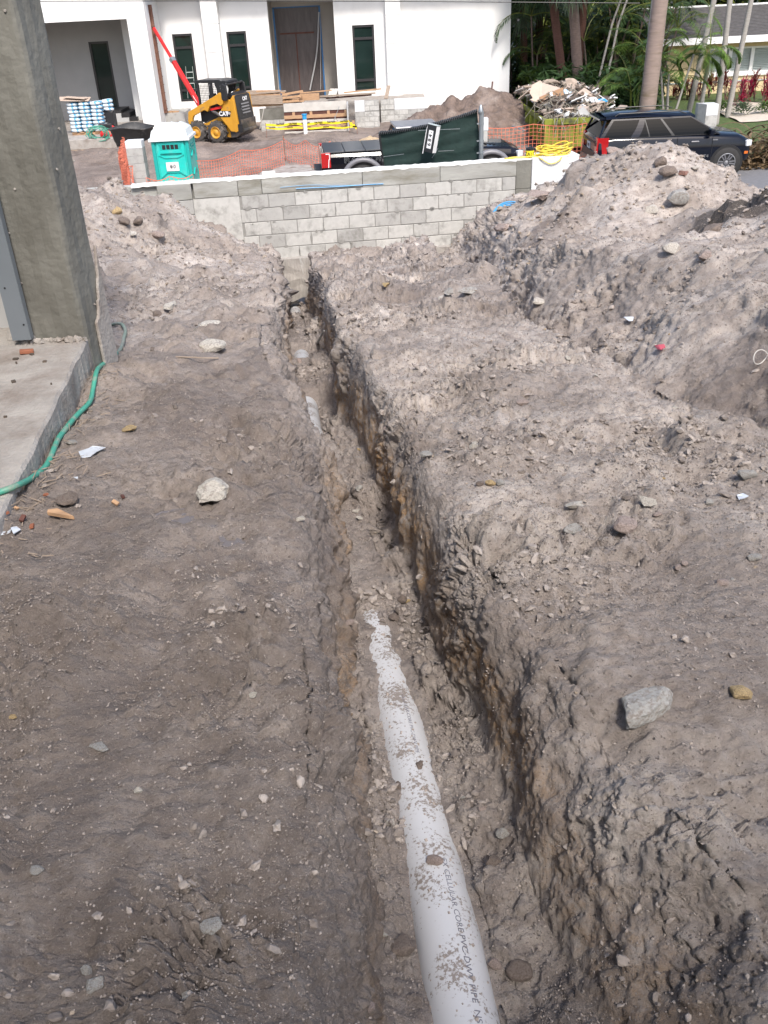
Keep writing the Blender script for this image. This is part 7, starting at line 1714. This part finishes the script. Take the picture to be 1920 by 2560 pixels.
areca(1590, 250, 38.0, 4, 6, 2.0, 'areca palm clump left of the royal palm trunk', 'leaf', .5, 1.2, 3.0)
PL = [(1300, 48, 'leafd'), (1345, 46.5, 'leafd'), (1395, 49, 'leaf'), (1475, 47, 'leafd'), (1500, 45, 'leafd'), (1535, 43.5, 'leafd'), (1560, 46, 'leafd'), (1590, 44, 'leaf'), (1640, 50, 'leafd')]
wh = ['hard against the corner of the white house', 'right of the house corner, low and dark', 'behind the leaning reddish trunk', 'right of the paired palm trunks', 'behind the root ball in the dumpster', 'with fronds drooping behind the dumpster', 'between the dumpster and the royal palm', 'reaching up left of the royal palm', 'behind the roof of the cream house']
for i, (px, Yd, lm) in enumerate(PL): areca(px, 250, Yd, 7, 6, 2.3, 'dark areca palm '+wh[i], lm, 1.0, .4, 4.2, 'trunk', group='dark areca palms behind the dumpster')
# bare slanting canes
for i, (xb, yb, xt, yt) in enumerate([(1490, 165, 1530, 60), (1510, 170, 1545, 62)]):
    b = B(); b.tube([PY(xb, yb+60, 43), PY(xt, yt, 43), PY(xt+25, yt-70, 43)], [.05, .045, .04], 6); tag(b.build('bare_cane', M['trunkp']), ['left', 'right'][i]+' bare slanting palm cane behind the dumpster', 'palm cane')
# dense backdrop of foliage behind, and undergrowth
def leafmass(name, n, fn, m, size, label, seed):
    rs = np.random.RandomState(seed); P_ = np.array([fn(rs) for _ in range(n)]); a = rs.rand(n)*6.28; tl = rs.uniform(-1.0, .5, n); L_ = size*rs.uniform(.5, 1.3, n); w = L_*.16
    d = np.stack([np.cos(a)*np.cos(tl), np.sin(a)*np.cos(tl), np.sin(tl)], 1)*L_[:, None]; s = np.stack([-np.sin(a), np.cos(a), rs.uniform(-.4, .4, n)], 1)*w[:, None]
    V = np.stack([P_, P_+d*.45-s, P_+d, P_+d*.45+s], 1).reshape(-1, 3); F_ = np.arange(n*4).reshape(-1, 4)
    return tag(link(name, np_mesh(name, V, F_, m, smooth=False)), label, kind='stuff')
def back(rs):
    x_ = rs.uniform(6, 34); y_ = rs.uniform(52, 60); return (x_, y_, GZ+rs.rand()**.8*(6.5+1.2*math.sin(x_*.9)))
leafmass('tree_line', 26000, back, M['leafd'], .75, 'dark mass of trees closing the view behind both houses', 61)
leafmass('tree_line_light', 5000, lambda rs: (rs.uniform(9, 34), rs.uniform(50.5, 54), GZ+2+rs.rand()*5), M['leafy'], .6, 'lighter yellow green leaves in the tree line', 62)
leafmass('undergrowth', 6500, lambda rs: (rs.uniform(7.2, 12.4), rs.uniform(40, 49), GZ+rs.rand()**1.6*1.9), M['leafd'], .5, 'low dark undergrowth behind the dumpster', 63)
leafmass('undergrowth_light', 1500, lambda rs: (rs.uniform(7.3, 11), rs.uniform(44, 47), GZ+.5+rs.rand()*1.3), M['leaf'], .5, 'brighter undergrowth beside the corner of the white house', 64)
# red cordylines
def tuft(px, py, Yd, h_, m, label, name='cordyline', n=60, L_=.45, cat='shrub', group='red cordylines before the cream house', lw=.06):
    p = PY(px, py, Yd); base = Vector((p.x, Yd, lz(p.x, Yd)))
    t = thing(name, label, cat, tuple(base), 0, group); lb, sb = B(), B()
    for i in range(5):
        a = random.random()*6.3; tp = base+Vector((math.cos(a)*.22, math.sin(a)*.22, h_*random.uniform(.45, .85))); sb.tube([base, tp], .018, 5)
        for k_ in range(n//5):
            az = random.random()*6.3; el = random.uniform(-.3, 1.4); q = tp-Vector((0, 0, random.random()*h_*.45)); v = Vector((math.cos(az)*math.cos(el), math.sin(az)*math.cos(el), math.sin(el)))*L_*random.uniform(.6, 1.1); leafquad(lb, q, v, lw)
    sb.build('stems', M['trunk'], t); tag(lb.build('leaves', M[m], t, normals=False), kind='stuff'); return t
def lz(x_, y_): return float(lawn_h(np.array([x_]), np.array([y_]))[0])
for i, (px, py, Yd, h_, m_, lb_) in enumerate([(1812, 262, 43.5, 1.5, 'cordr', 'dark red cordyline right of the block stub'), (1838, 270, 42, 1.6, 'cord', 'tall bright magenta cordyline before the rightmost thin trunk'), (1862, 262, 42.8, 1.3, 'cord', 'magenta cordyline in the middle of the red row'), (1885, 258, 43.4, 1.4, 'cordr', 'dark red cordyline near the right edge'), (1905, 262, 42.5, 1.5, 'cord', 'pink tipped cordyline near the right edge'), (1935, 258, 43.2, 1.9, 'cordr', 'tallest dark red cordyline at the right edge'), (1716, 268, 45, .9, 'cordr', 'low dark red cordyline below the wall left of the stub'), (1745, 262, 44.5, 1.2, 'cordr', 'dark cordyline directly left of the block stub'), (1690, 270, 45.2, .7, 'cordr', 'smallest dark cordyline behind the car roof'), (1770, 255, 45.3, 1.0, 'cordr', 'dark cordyline behind the block stub')]):
    tuft(px, py, Yd, h_, m_, lb_, n=150)
for i, (px, py, Yd, lb_) in enumerate([(1800, 285, 40, 'dark green shrub at the foot of the block stub'), (1855, 283, 39.5, 'grey green flowering plant on the pale sand'), (1915, 275, 39.5, 'round green shrub at the right edge of the sand bed')]):
    p = PY(px, py, Yd); base = Vector((p.x, Yd, lz(p.x, Yd)+.1)); t = thing('round_shrub', lb_, 'shrub', tuple(base)); rs_ = np.random.RandomState(i)
    lb = B()
    for k_ in range(420):
        a = random.random()*6.3; e = random.random()*1.5; r = random.uniform(.25, .5); q = base+Vector((math.cos(a)*math.cos(e), math.sin(a)*math.cos(e), math.sin(e)*.8))*r; leafquad(lb, q, Vector((math.cos(a), math.sin(a), .5))*.12, .06)
    lb.build('leaves', M['leafg' if i == 1 else 'leaf'], t, normals=False)['kind'] = 'stuff'
# pile of dead fronds by the road
dpx = PY(1915, 400, 28.5); b = B(); rb = B()
for i in range(90):
    a = random.random()*6.3; q = Vector((dpx.x+random.uniform(-.9, 1.6), 29.3+random.uniform(-.7, .9), GZ+random.uniform(0, .9))); L_ = random.uniform(.5, 1.1)
    pts_ = [q+Vector((math.cos(a+t*.8)*L_*t, math.sin(a+t*.8)*L_*t, .25*math.sin(t*2.5))) for t in np.linspace(0, 1, 7)]; b.tube(pts_, .03, 4, squash=.4)
tag(b.build('dead_fronds', M['dead'], normals=False), 'brown heap of dead palm fronds beside the road at the right', kind='stuff')
leafmass('dead_leaf_litter', 2500, lambda rs: (dpx.x+rs.uniform(-1.6, 2), 29.1+rs.uniform(-1.0, 1), GZ+rs.rand()**2*.75), M['dead'], .3, 'brown leaf litter beside the road', 71)
